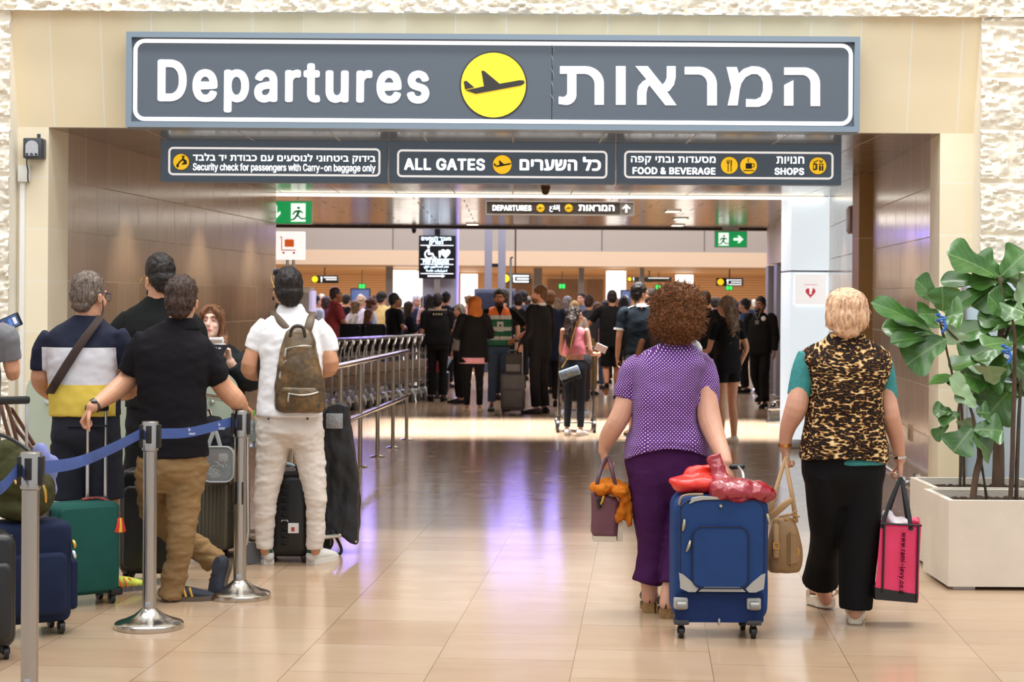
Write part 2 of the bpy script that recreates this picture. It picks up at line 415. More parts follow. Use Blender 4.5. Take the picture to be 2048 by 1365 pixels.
def tile_wall(name, c_lo, c_hi, joint, bw, rh, rough, spec=0.5, off=0.5, streak=False, axes='xz', metal=0.0, mort=0.004, shift=(0, 0, 0)):
    m, nt, b = nodes(name)
    tc = nt.nodes.new('ShaderNodeTexCoord'); sx = nt.nodes.new('ShaderNodeSeparateXYZ'); nt.links.new(tc.outputs['Object'], sx.inputs[0])
    cb = nt.nodes.new('ShaderNodeCombineXYZ')
    nt.links.new(sx.outputs['XYZ'.index(axes[0].upper())], cb.inputs[0]); nt.links.new(sx.outputs['XYZ'.index(axes[1].upper())], cb.inputs[1])
    mp = nt.nodes.new('ShaderNodeMapping'); mp.inputs['Location'].default_value = shift; nt.links.new(cb.outputs[0], mp.inputs[0])
    br = nt.nodes.new('ShaderNodeTexBrick'); br.offset = off; br.inputs['Scale'].default_value = 1.0
    br.inputs['Brick Width'].default_value = bw; br.inputs['Row Height'].default_value = rh; br.inputs['Mortar Size'].default_value = mort; br.inputs['Mortar Smooth'].default_value = 0.1
    br.inputs['Color1'].default_value = (0.1, 0.1, 0.1, 1); br.inputs['Color2'].default_value = (0.9, 0.9, 0.9, 1); br.inputs['Mortar'].default_value = (0.5, 0.5, 0.5, 1)
    nt.links.new(mp.outputs[0], br.inputs['Vector'])
    s2 = nt.nodes.new('ShaderNodeMapping'); s2.inputs['Scale'].default_value = (16, 0.7, 1) if streak else (1.6, 1.6, 1); nt.links.new(cb.outputs[0], s2.inputs[0])
    n = nt.nodes.new('ShaderNodeTexNoise'); n.inputs['Scale'].default_value = 1.6; n.inputs['Detail'].default_value = 6; nt.links.new(s2.outputs[0], n.inputs['Vector'])
    sep = nt.nodes.new('ShaderNodeSeparateColor'); nt.links.new(br.outputs['Color'], sep.inputs[0])
    k = mnode(nt, 'ADD', mnode(nt, 'MULTIPLY', sep.outputs[0], 0.45), mnode(nt, 'MULTIPLY', n.outputs['Fac'], 0.55))
    c = ramp(nt, k, [(0.2, c_lo), (0.8, c_hi)])
    nt.links.new(mixc(nt, br.outputs['Fac'], c, lin(joint)), b.inputs['Base Color'])
    rr = nt.nodes.new('ShaderNodeMapRange'); rr.inputs[3].default_value = rough * 0.75; rr.inputs[4].default_value = rough * 1.3; nt.links.new(n.outputs['Fac'], rr.inputs[0])
    rj = mnode(nt, 'ADD', rr.outputs[0], mnode(nt, 'MULTIPLY', br.outputs['Fac'], 0.4)); nt.links.new(rj, b.inputs['Roughness'])
    b.inputs['Specular IOR Level'].default_value = spec; b.inputs['Metallic'].default_value = metal
    return m
M_pier = tile_wall('smooth_limestone', (238, 225, 194), (247, 236, 210), (243, 238, 224), 2.0, 0.345, 0.5, axes='xz', shift=(0.7, 0.02, 0))
M_head = tile_wall('smooth_limestone_header', (238, 222, 184), (248, 234, 202), (244, 240, 228), 0.335, 4.0, 0.5, axes='xz', off=0, shift=(0.05, 0.3, 0))
M_wall = tile_wall('polished_stone_wall', (182, 158, 134), (206, 186, 164), (205, 190, 165), 0.52, 0.345, 0.15, spec=0.9, axes='yz', streak=True, shift=(0, 0.02, 0))
M_ceil = tile_wall('reflective_ceiling_panels', (152, 140, 126), (174, 162, 146), (200, 186, 168), 0.62, 0.62, 0.16, spec=1.0, axes='xy', off=0, metal=0.65, mort=0.006, streak=True)
M_wht = mat('white_plaster', (236, 234, 230), 0.6)

def slab(name, pts, m):
    """a wall or slab given by its 8 corners: 4 front (ccw) + 4 back"""
    bm = BM(); v = [bm.verts.new(p) for p in pts]
    for f in ((0, 1, 2, 3), (7, 6, 5, 4), (0, 4, 5, 1), (1, 5, 6, 2), (2, 6, 7, 3), (3, 7, 4, 0)): bm.faces.new([v[i] for i in f])
    return struct(name, bm, m)
XL, XR = -3.31, 3.075     # outer edges of the smooth stone frame
ZF = 3.475
slab('wall_pier_left', [(XL, YP, 0), (wx_l(YP), YP, 0), (wx_l(YP), YP, ZC), (XL, YP, ZC), (XL, 12.1, 0), (wx_l(12.1), 12.1, 0), (wx_l(12.1), 12.1, ZC), (XL, 12.1, ZC)], M_pier)
slab('wall_pier_right', [(wx_r(YP), YP, 0), (XR, YP, 0), (XR, YP, ZC), (wx_r(YP), YP, ZC), (wx_r(12.1), 12.1, 0), (XR + .3, 12.1, 0), (XR + .3, 12.1, ZC), (wx_r(12.1), 12.1, ZC)], M_pier)
slab('wall_header', [(XL, YP, ZC), (XR, YP, ZC), (XR, YP - 0.16, ZF), (XL, YP - 0.16, ZF), (XL, 11.74, ZC), (XR, 11.74, ZC), (XR, 12.3, ZF), (XL, 12.3, ZF)], M_head)
# passage side walls; the right one breaks for a stone strip
slab('wall_left', [(wx_l(12.1), 12.1, 0), (wx_l(PE), PE, 0), (wx_l(PE), PE, ZC), (wx_l(12.1), 12.1, ZC), (wx_l(12.1) - .5, 12.1, 0), (wx_l(PE) - .5, PE, 0), (wx_l(PE) - .5, PE, ZC), (wx_l(12.1) - .5, 12.1, ZC)], M_wall)
slab('wall_right', [(wx_r(12.1), 12.1, 0), (wx_r(15.17), 15.17, 0), (wx_r(15.17), 15.17, ZC), (wx_r(12.1), 12.1, ZC), (wx_r(12.1) + .5, 12.1, 0), (wx_r(15.17) + .5, 15.17, 0), (wx_r(15.17) + .5, 15.17, ZC), (wx_r(12.1) + .5, 12.1, ZC)], M_wall)
M_strip = tile_wall('warm_stone_strip', (170, 132, 80), (190, 150, 96), (215, 195, 160), 3.0, 0.72, 0.4, axes='xz')
slab('wall_right_strip', [(wx_r(15.6) - .09, 15.5, 0), (wx_r(15.17) + .1, 15.5, 0), (wx_r(15.17) + .1, 15.5, ZC), (wx_r(15.6) - .09, 15.5, ZC), (wx_r(15.6) - .09, 15.8, 0), (wx_r(15.6) + .3, 15.8, 0), (wx_r(15.6) + .3, 15.8, ZC), (wx_r(15.6) - .09, 15.8, ZC)], M_strip)
slab('wall_right_inner', [(wx_r(15.8) - .03, 15.8, 0), (wx_r(PE), PE, 0), (wx_r(PE), PE, ZC), (wx_r(15.8) - .03, 15.8, ZC), (wx_r(15.8) + .5, 15.8, 0), (wx_r(PE) + .5, PE, 0), (wx_r(PE) + .5, PE, ZC), (wx_r(15.8) + .5, 15.8, ZC)], M_wall)
bm = BM(); box(bm, -4.2, 4.6, 11.705, PE, ZC - .004, ZC + .3)
struct('ceiling', bm, M_ceil)
# rough rusticated stone around the frame
def rough_block_wall(name, x0, x1, z0, z1, y, seed, cols=0.9):
    st = 0.0125; nx = int((x1 - x0) / st) + 1; nz = int((z1 - z0) / st) + 1
    bm = BM(); G = []
    for j in range(nz + 1):
        z = z0 + (z1 - z0) * j / nz; row = []
        course = math.floor((z + 0.02) / 0.345); zz = ((z + 0.02) / 0.345) % 1.0
        ox = (course * 0.37 + seed) % 1.0
        for i in range(nx + 1):
            x = x0 + (x1 - x0) * i / nx
            xx = (x / cols + ox) % 1.0
            e = min(min(zz, 1 - zz) * 0.345, min(xx, 1 - xx) * cols)
            edge = max(0.0, min(1.0, (e - 0.005) / 0.016))
            p = Vector((x * 1.0, course * 5.3 + seed, z * 1.25))
            h = 0.030 + 0.030 * noise.noise(p * 8) - 0.075 * max(0, noise.noise(Vector((p.x, p.y, p.z * 1.5)) * 19) - .06) + 0.022 * abs(noise.noise(p * 30)) + 0.010 * noise.noise(p * 45)
            t = edge * h * .8
            row.append(bm.verts.new((x, y - t, z)))
        G.append(row)
    for j in range(nz):
        for i in range(nx): bm.faces.new((G[j][i], G[j][i + 1], G[j + 1][i + 1], G[j + 1][i]))
    box(bm, x0, x1, y + 0.001, y + 0.45, z0, z1)
    return bm
M_rough = mat('rusticated_limestone', (244, 237, 220), 0.85, var=0.10, vscale=1.6, bump=0.35, bscale=40)
def rstruct(name, bm):
    o = add(None, name, bm, M_rough, smooth=True); o['kind'] = 'structure'; return o
rstruct('wall_front_left', rough_block_wall('l', XL - 1.5, XL, 0, ZF, 11.52, 0.3))
rstruct('wall_front_right', rough_block_wall('r', XR, XR + 1.6, 0, ZF, 11.52, 0.77))
rstruct('wall_front_top', rough_block_wall('t', XL - 1.5, XR + 1.6, ZF, ZF + 0.69, 11.50, 0.11, 0.95))
bm = BM(); box(bm, XL - 9, XL - 1.5, 11.52, 12, 0, 6); struct('wall_front_far_left', bm, M_rough)
bm = BM(); box(bm, XR + 1.6, XR + 9, 11.52, 12, 0, 6); struct('wall_front_far_right', bm, M_rough)
bm = BM(); box(bm, XL - 1.5, XR + 1.6, 11.5, 12, ZF + .69, 6); struct('wall_front_upper', bm, M_rough)

# ---- the lobby past the passage and the check-in hall
ZC2 = 2.86
M_ceil2 = tile_wall('reflective_lobby_ceiling', (160, 152, 140), (184, 176, 164), (134, 124, 112), 1.25, 0.62, 0.14, spec=1.0, axes='xy', off=0.5, metal=0.35, mort=0.008, streak=False)
bm = BM(); box(bm, -12, 14, PE + .28, 30.8, ZC2, ZC2 + .3); struct('ceiling_lobby', bm, M_ceil2)
bm = BM(); box(bm, -12, 14, 30.6, 30.85, ZC2 - .045, ZC2 + 2.2); struct('trim_1', bm, mat('dark_bronze_edge', (62, 52, 48), 0.4, 0.3))
bm = BM(); box(bm, -4.2, 4.6, PE, PE + .1, ZC, ZC + .35); struct('trim_2', bm, M_wht)
M_glow = mat('lit_cove', (255, 250, 236), 0.5, emit=1.7)
t = thing('cove_light', 'long white cove light along the step in the passage ceiling', 'ceiling light', (0, PE + .07, ZC - .018))
bm = BM(); box(bm, -2.62, 3.35, -.07, .07, -.016, .012); add(t, 'light_strip', bm, M_glow)
bm = BM(); box(bm, -2.66, 3.4, -.09, .1, .01, .06); add(t, 'housing', bm, M_wht)
# wall behind the passage walls, left and right wings of the lobby
bm = BM(); box(bm, -12, wx_l(PE) - .5, PE - .3, PE, 0, ZC2 + .3); struct('wall_lobby_left', bm, M_wht)
bm = BM(); box(bm, wx_r(PE) + .5, 14, PE - .3, PE, 0, ZC2 + .3); struct('wall_lobby_right', bm, M_wht)
# right wing of the lobby: lintel over glazed openings, grey posts
M_lint = mat('cream_lintel', (226, 214, 202), 0.45)
M_grey = mat('grey_metal_post', (150, 152, 160), 0.4, 0.3)
a0, a1 = (wx_r(19.6) + .02, 19.6), (wx_r(30.6) + .12, 30.6)
slab('wall_lintel', [(a0[0], a0[1], 2.12), (a1[0], a1[1], 2.22), (a1[0], a1[1], ZC2), (a0[0], a0[1], ZC2), (a0[0] + .5, a0[1], 2.12), (a1[0] + .5, a1[1], 2.22), (a1[0] + .5, a1[1], ZC2), (a0[0] + .5, a0[1], ZC2)], M_lint)
for k, d in enumerate((22.2, 25.2, 28.4, 30.4)):
    t = thing('door_post', ['grey metal door post beside the lit white column', 'grey post behind the man in black hoodie', 'slim grey post in the glazed side opening', 'grey corner post where the lobby meets the hall'][k], 'post', (wx_r(d) + .22, d, 0))
    bm = BM(); box(bm, -.11, .11, -.14, .14, 0.03, 2.2, .01); add(t, 'shaft', bm, M_grey)
    bm = BM(); box(bm, -.13, .13, -.16, .16, 0, .07, .01); add(t, 'foot_plate', bm, mat('brushed_steel', (190, 188, 184), 0.25, 0.9))
bm = BM(); box(bm, 5.3, 5.45, 19, 31, 0, 2.3); struct('wall_lobby_side', bm, mat('pale_stone_side', (205, 198, 188), 0.4))

# check-in hall shell
M_fasU = mat('grey_fascia', (168, 162, 160), 0.35, 0.2)
M_fasL = mat('warm_fascia', (214, 192, 172), 0.5)
YH = 52.0
bm = BM(); box(bm, -20, 20, YH, YH + .5, 3.33 - .32, 5.0); box(bm, -20, 20, YH - .02, YH, 3.0, 3.02); struct('wall_hall_fascia_upper', bm, M_fasU)
bm = BM(); box(bm, -20, 20, YH - .06, YH + .4, 2.56, 3.0); struct('wall_hall_fascia_lower', bm, M_fasL)
for k, px in enumerate((786, 1204, 1409)):
    p = W(px, 470, YH); bm = BM(); box(bm, p.x - .012, p.x + .012, YH - .012, YH + .02, 3.02, 5.0); struct('trim_%d' % (k + 3), bm, mat('dark_joint', (90, 84, 84), .6))
bm = BM(); box(bm, -20, 20, YH + .38, 78, 2.57, 2.8); struct('ceiling_counters', bm, mat('warm_low_ceiling', (205, 170, 128), 0.5))
m, nt, b = nodes('slatted_wood_wall')
tc = nt.nodes.new('ShaderNodeTexCoord'); wv = nt.nodes.new('ShaderNodeTexWave'); wv.bands_direction = 'Z'; wv.inputs['Scale'].default_value = 3.0
nt.links.new(tc.outputs['Object'], wv.inputs[0]); nt.links.new(ramp(nt, wv.outputs['Fac'], [(0.0, (170, 124, 80)), (0.35, (214, 166, 112)), (1, (226, 178, 124))]), b.inputs['Base Color']); b.inputs['Roughness'].default_value = 0.5
M_wood = m
bm = BM(); box(bm, -20, 20, 74, 74.5, 0, 2.6); struct('wall_hall_back', bm, M_wood)
bm = BM(); box(bm, -20.2, -20, 19, 78, 0, 7); struct('wall_hall_left', bm, mat('hall_side', (190, 180, 170), .6))
bm = BM(); box(bm, 20, 20.2, 19, 78, 0, 7); struct('wall_hall_right', bm, MATS['hall_side'])
bm = BM(); box(bm, -20, 20, 30.7, YH + .5, 7.0, 7.2); struct('ceiling_hall', bm, mat('hall_roof', (225, 222, 216), .6))
bm = BM(); box(bm, -20, 20, 30.7, 30.9, 4.9, 7.2); struct('wall_hall_front', bm, MATS['hall_side'])
# recessed dark alcoves in the wooden wall
for k, (x0, x1) in enumerate(((1096, 1166), (1176, 1206), (1012, 1064))):
    a, c = W(x0, 560, 73.8), W(x1, 560, 73.8); bm = BM(); box(bm, a.x, c.x, 73.7, 74, 0, 2.42)
    struct('wall_alcove_%d' % (k + 1), bm, mat('dark_wood_panel', (112, 76, 40), .5, var=.2, vscale=2))
# brightly lit white pillars between the counters
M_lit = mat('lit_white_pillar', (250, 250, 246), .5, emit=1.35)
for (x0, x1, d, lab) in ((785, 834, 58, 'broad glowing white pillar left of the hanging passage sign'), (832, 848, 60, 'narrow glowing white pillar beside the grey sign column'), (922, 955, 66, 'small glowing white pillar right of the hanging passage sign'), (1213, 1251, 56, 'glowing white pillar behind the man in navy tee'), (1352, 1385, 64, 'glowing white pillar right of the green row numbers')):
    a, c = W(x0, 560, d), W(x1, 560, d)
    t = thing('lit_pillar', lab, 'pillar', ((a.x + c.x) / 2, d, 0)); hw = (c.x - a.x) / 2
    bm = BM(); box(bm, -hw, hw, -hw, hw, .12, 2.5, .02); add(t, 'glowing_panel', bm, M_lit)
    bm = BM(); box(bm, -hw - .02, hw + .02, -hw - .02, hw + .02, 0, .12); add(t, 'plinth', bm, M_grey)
for (x0, x1, d, lab) in ((772, 786, 55, 'grey structural post left of the broad glowing pillar'), (1157, 1168, 55, 'grey structural post before the dark wood alcove'), (1067, 1084, 56, 'grey structural post behind the man in suit'), (1279, 1288, 54, 'thin grey post behind the man in navy tee')):
    a, c = W(x0, 560, d), W(x1, 560, d)
    t = thing('hall_post', lab, 'post', ((a.x + c.x) / 2, d, 0)); hw = (c.x - a.x) / 2
    bm = BM(); box(bm, -hw, hw, -hw, hw, .1, 2.56); add(t, 'shaft', bm, M_grey)
    bm = BM(); box(bm, -hw - .04, hw + .04, -hw - .04, hw + .04, 0, .1); add(t, 'foot', bm, MATS['brushed_steel'])
# twin-post steel column with violet lit top, and the broad grey sign column
p = W(990, 560, 40); t = thing('twin_post_column', 'tall bluish grey column of two posts with violet lit top', 'column', (p.x, 40, 0))
M_bg = mat('bluish_grey_paint', (146, 148, 172), .4, .2)
for s in (-1, 1):
    bm = BM(); box(bm, s * .155 - .085, s * .155 + .085, -.12, .12, 0, 5.2, .01); add(t, 'post', bm, M_bg)
for z in (2.35, 1.75, 3.3):
    bm = BM(); box(bm, -.08, .08, -.06, .06, z - .04, z + .04); add(t, 'tie_plate', bm, mat('black_metal', (28, 28, 30), .4, .3))
p = W(878, 600, 34); t = thing('sign_column', 'broad grey column behind the hanging passage sign', 'column', (p.x, 34.4, 0))
bm = BM(); box(bm, -.33, .33, -.3, .3, .1, 5.0, .02); add(t, 'shaft', bm, mat('pale_grey_panel', (168, 172, 186), .35, .15))
bm = BM(); box(bm, -.36, .36, -.33, .33, 0, .1); add(t, 'base', bm, M_grey)
bm = BM(); box(bm, .335, .36, -.3, .3, .1, 5.0); add(t, 'edge_light', bm, mat('violet_glow', (168, 160, 250), .5, emit=.8))
# lit white column at the end of the right wall, with first-aid sign
x0, x1 = 3.01, 3.43
t = thing('lit_column', 'tall lit white column with red heart sign at end of passage', 'column', ((x0 + x1) / 2, 19.2, 0)); h = (x1 - x0) / 2
M_lc = mat('lit_white_column', (228, 240, 248), .35, emit=.8)
bm = BM(); box(bm, -h, h, -.3, .4, .1, 1.91, .004); add(t, 'lower_panel', bm, M_lc)
bm = BM(); box(bm, -h, h, -.3, .4, 1.93, ZC2 - .02, .004); add(t, 'upper_panel', bm, M_lc)
bm = BM(); box(bm, -h + .005, h - .005, -.29, .39, 1.9, 1.94); add(t, 'joint', bm, M_grey)
bm = BM(); box(bm, -h - .01, h + .01, -.31, .41, 0, .1, .005); add(t, 'base', bm, MATS['brushed_steel'])
t = thing('heart_sign', 'white notice with small red heart on the lit column', 'sign', ((x0 + x1) / 2, 18.89, 1.72))
bm = BM(); box(bm, -.17, .17, -.008, .003, -.16, .17, .002); add(t, 'sheet', bm, mat('white_sheet', (250, 250, 250), .5, emit=.75))  # paper is no lamp: glow added so it stays white in shadow
def heart(cx, cz, r):
    o = []
    for k in range(40):
        a = 2 * math.pi * k / 40
        o.append((cx + r * .9 * math.sin(a) ** 3, cz + r * (13 * math.cos(a) - 5 * math.cos(2 * a) - 2 * math.cos(3 * a) - math.cos(4 * a)) / 16))
    return o
bm = BM(); poly(bm, heart(0, -.03, .06), -.013, -.007); add(t, 'heart', bm, mat('red_heart', (226, 84, 96), .5, emit=.45))  # glow put into the printed heart to offset the shade on it
bm = BM(); box(bm, -.012, .012, -.016, -.012, -.05, 0); box(bm, -.008, .02, -.016, -.012, -.01, .008); add(t, 'heart_mark', bm, mat('white_sheet', (250, 250, 250)))
bm = BM(); box(bm, -.07, .07, -.012, -.007, .05, .055); add(t, 'caption_line', bm, MATS['red_heart'])
# glass barrier plinth by the column
p = W(1556, 826, 22.9)
t = thing('glass_barrier', 'low clear glass barrier box by the lit white column', 'barrier', (p.x + .3, 22.9, 0))
M_glass = mat('clear_glass', (235, 245, 248), .03, trans=.9)
bm = BM(); box(bm, -.42, .42, -.12, .12, .03, .17, .008); add(t, 'glass_box', bm, M_glass)
bm = BM(); box(bm, -.45, .45, -.15, .15, .17, .2, .008); add(t, 'top_plate', bm, mat('polished_steel', (215, 214, 210), .12, 1.0))
bm = BM(); box(bm, -.45, .45, -.15, .15, 0, .03, .005); add(t, 'base_plate', bm, MATS['polished_steel'])
for px, py, d, lab in ((1516, 776, 27.5, 'chrome dome foot seen between the legs of the hooded man'), (1555, 806, 23.4, 'chrome dome foot behind the glass barrier box')):
    p = FL(px, py + 10); t = thing('chrome_dome', lab, 'bollard foot', p)
    bm = BM(); lathe(bm, [(.11, 0), (.11, .03), (.09, .07), (.05, .1), (.01, .115)]); add(t, 'dome', bm, MATS['polished_steel'])
    bm = BM(); lathe(bm, [(.14, 0), (.14, .012), (.11, .02)]); add(t, 'flange', bm, MATS['brushed_steel'])
# downlights in the lobby ceiling
M_dl = mat('warm_downlight', (255, 232, 196), .5, emit=5)
for (px, py, lab) in ((1345, 422, 'nearest of three slim downlights in the lobby ceiling'), (1361, 437, 'second slim downlight in the lobby ceiling'), (1355, 450, 'farthest of the slim downlights, near the lobby ceiling edge'), (945, 448, 'single slim downlight left of the departures arrow sign')):
    d = (ZC2 - CAMH) / (W(px, py, 1).z - CAMH); p = W(px, py, d)
    t = thing('downlight', lab, 'ceiling light', (p.x, d, ZC2)); bm = BM(); box(bm, -.09, .09, -.2, .2, -.012, 0.0, .003); add(t, 'lens', bm, M_dl)
    bm = BM(); border(bm, -.11, .11, -.22, .22, .02, .018, -.016, 0.0); add(t, 'bezel', bm, M_wht, ).matrix_local = Matrix.Rotation(R(90), 4, 'X')
# service door strip, small box light, wall box etc. on the right wall
p = W(1714, 440, 16.4); t = thing('alarm_box', 'small red and grey alarm box on the right passage wall', 'alarm', (wx_r(16.4) - .035, 16.4, p.z))
bm = BM(); box(bm, -.03, .03, -.1, .1, -.13, .13, .008); add(t, 'housing', bm, mat('red_brown_box', (150, 92, 82), .4))
bm = BM(); box(bm, -.045, -.03, -.08, .08, -.11, .11, .004); add(t, 'face', bm, mat('pale_grey_plastic', (196, 190, 186), .35))
p = W(1631, 281, 12.9); t = thing('surface_lamp', 'white oblong lamp fixed to passage ceiling above shops sign', 'ceiling light', (p.x, 13.1, ZC))
bm = BM(); box(bm, -.085, .085, -.3, .3, -.045, 0, .02); add(t, 'diffuser', bm, mat('lamp_diffuser', (255, 250, 240), .5, emit=1.6))
bm = BM(); box(bm, -.095, .095, -.31, .31, -.018, 0, .006); add(t, 'base', bm, M_wht)
# steel bumper rail along the right wall
t = thing('bumper_rail', 'steel bumper rail running low along the right passage wall', 'rail', (wx_r(12.9) - .12, 12.9, 0))
def railp(d, o=0.12): return Vector((wx_r(d) - o - (wx_r(12.9) - .12), d - 12.9, .33))
bm = BM(); tube(bm, [railp(12.25), railp(12.3), railp(15), railp(18.6)], [.034] * 4, n=14); add(t, 'bar', bm, MATS['polished_steel'])
for d in (12.6, 14.4, 16.2, 18.2):
    bm = BM(); cyl(bm, railp(d), railp(d, -.01), .014); cyl(bm, railp(d, .02), railp(d, -.005), .04); add(t, 'bracket', bm, MATS['brushed_steel'])
# small socket plate on the wall
t = thing('socket_plate', 'small square socket plate on the right passage wall', 'socket', (wx_r(12.9) - .006, 12.9, W(1826, 866, 12.9).z))
bm = BM(); box(bm, -.006, .006, -.06, .06, -.06, .06, .003); add(t, 'plate', bm, mat('beige_plate', (196, 172, 138), .4)); bm = BM(); box(bm, -.009, -.005, -.03, .03, -.035, .035, .002); add(t, 'cover', bm, mat('beige_cover', (170, 146, 112), .4))
# alarm siren box with cable on left pier, and the white trunking
p = W(66, 296, 11.6); t = thing('wall_siren', 'dark grey siren box with silver grille on left stone pier', 'siren', (p.x, YP - .07, p.z))
M_dk = mat('dark_grey_plastic', (66, 70, 78), .4)
bm = BM(); box(bm, -.062, .062, -.05, .07, -.07, .065, .008); add(t, 'case', bm, M_dk)
bm = BM(); poly(bm, [(-.042, -.055), (.042, -.055)] + disc_pts(0, .005, .042, 16, 0, math.pi), -.062, -.048); add(t, 'grille', bm, mat('silver_grille', (186, 190, 196), .3, .6, bump=.5, bscale=400))
bm = BM(); cyl(bm, (.03, 0, .06), (.03, 0, .095), .012); add(t, 'aerial', bm, M_dk)
bm = BM(); lathe(bm, [(.009, .062), (.009, .068), (.004, .071)], (-.005, -.02, 0), 12); add(t, 'yellow_light', bm, mat('yellow_lens', (238, 214, 60), .3))
for x in (-.03, 0, .03):
    bm = BM(); cyl(bm, (x, -.062, -.045), (x, -.068, -.045), .009); add(t, 'knob', bm, M_dk)
bm = BM(); tube(bm, [(-.04, -.03, -.07), (-.035, -.05, -.11), (-.03, -.04, -.15), (-.028, -.05, -.2), (-.03, -.03, -.225)], [.0045] * 5, n=8); add(t, 'cable', bm, mat('black_rubber', (22, 22, 24), .6))
p = W(43, 344, 11.6); t = thing('cable_trunking', 'thin white cable trunking running down the left pier edge', 'trunking', (XL + .04, YP - .02, 0))
bm = BM(); box(bm, -.016, .016, -.02, .019, 0, 2.36, .003); add(t, 'channel', bm, mat('white_trunking', (236, 236, 232), .4)); bm = BM(); box(bm, -.025, .05, -.04, .019, 2.36, 2.47, .004); add(t, 'junction_box', bm, MATS['white_trunking'])
# dome cameras
for (px, py, d, z, lab, c) in ((1091, 388, 17.6, ZC, 'brown dome camera under the passage ceiling', (110, 82, 48)), (828, 463, 30.9, 2.82, 'black dome camera at the edge of the lobby ceiling', (24, 24, 26))):
    p = W(px, py, d); t = thing('dome_camera', lab, 'camera', (p.x, d, z))
    bm = BM(); lathe(bm, [(.045, 0), (.05, -.02), (.042, -.03)]); add(t, 'mount', bm, mat('cam_' + str(c[0]), c, .35)); bm = BM(); lathe(bm, [(.04, -.03), (.036, -.06), (.02, -.08), (.003, -.086)]); add(t, 'dome', bm, mat('cam_' + str(c[0]), c, .2))
# ================================================================ signs
M_pan = mat('sign_slate', (88, 98, 110), .42)
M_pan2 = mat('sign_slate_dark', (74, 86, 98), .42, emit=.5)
M_frm = mat('sign_frame_grey', (132, 148, 163), .4, .2)
M_wl = mat('white_lettering', (255, 255, 255), .5, emit=.55)
M_yel = mat('sign_yellow', (255, 222, 50), .5, emit=.12)
M_yl2 = mat('sign_yellow_amber', (255, 203, 38), .5, emit=.62)
M_ink = mat('sign_black', (48, 46, 44), .5)
def rtl(s): return s[::-1]
PLANE = [(-.70, -.13), (-.88, .10), (-.80, .12), (-.56, -.06), (-.30, -.02), (-.37, .42), (-.28, .42), (.18, .03), (.80, .16), (.92, .13), (.90, .04), (.80, 0), (-.50, -.27), (-.80, -.14)]
def plane_icon(parent, cx, cz, r, y):
    tail = [(-.88, .10), (-.80, .12), (-.57, -.07), (-.84, -.13)]
    body = [(-.82, -.16), (-.28, -.04), (-.36, .42), (-.28, .42), (.18, .04), (.78, .15), (.90, .14), (.92, .07), (.82, 0), (-.52, -.26)]
    bm = BM()
    for q in (tail, body): poly(bm, [(cx + a * r, cz + b * r) for a, b in q], y - .004, y)
    return add(parent, 'plane_symbol', bm, M_ink, smooth=False)
def disc(parent, cx, cz, r, y, m, rim=True):
    if rim: bm = BM(); poly(bm, disc_pts(cx, cz, r), y - .003, y); add(parent, 'disc_rim', bm, M_ink, smooth=False); r *= .96; y -= .003
    bm = BM(); poly(bm, disc_pts(cx, cz, r), y - .003, y); return add(parent, 'yellow_disc', bm, m, smooth=False)
SR = Matrix.Rotation(0, 4, 'Y')
# --- main Departures sign
dS = 11.4; sS = sc(dS)
def sx(px, py=170): return W(px, py, dS).x
def sz(px, py): return W(px, py, dS).z
x0, x1 = sx(255), sx(1717); zc = (sz(986, 70) + sz(986, 261)) / 2; hh = (sz(986, 71) - sz(986, 261)) / 2
t = thing('departures_sign', 'large grey Departures sign in English and Hebrew over the passage', 'sign', ((x0 + x1) / 2, dS, zc))
ox = (x0 + x1) / 2; hw = (x1 - x0) / 2
def L(px, py): q = W(px, py, dS - .02); return q.x - ox, q.z - zc
xs = L(1104, 170)[0]
bm = BM(); box(bm, -hw + .01, xs - .002, -.02, .16, -hh + .01, hh - .01); box(bm, xs + .002, hw - .01, -.02, .16, -hh + .01, hh - .01); add(t, 'panel', bm, M_pan, smooth=False)
bm = BM(); border(bm, -hw, hw, -hh, hh, .004, .035, -.05, .17); add(t, 'frame', bm, M_frm, smooth=False)
bm = BM(); border(bm, -hw + .042, hw - .042, -hh + .042, hh - .042, .075, .026, -.024, -.019); add(t, 'border_line', bm, M_wl, smooth=False)
def txt(par, s, a, b, c, d_, fn, y, m=M_wl, **k):
    p, q = fn(a, d_), fn(b, c); mx = (a + b) / 2; z1 = fn(mx, c)[1]; z0 = fn(mx, d_)[1]
    return lettering(par, s, m, p[0], q[0], z0, z1, y, **k)
txt(t, 'Departures', 315, 859, 121, 226, L, -.02, bold=.030, space=1.16)
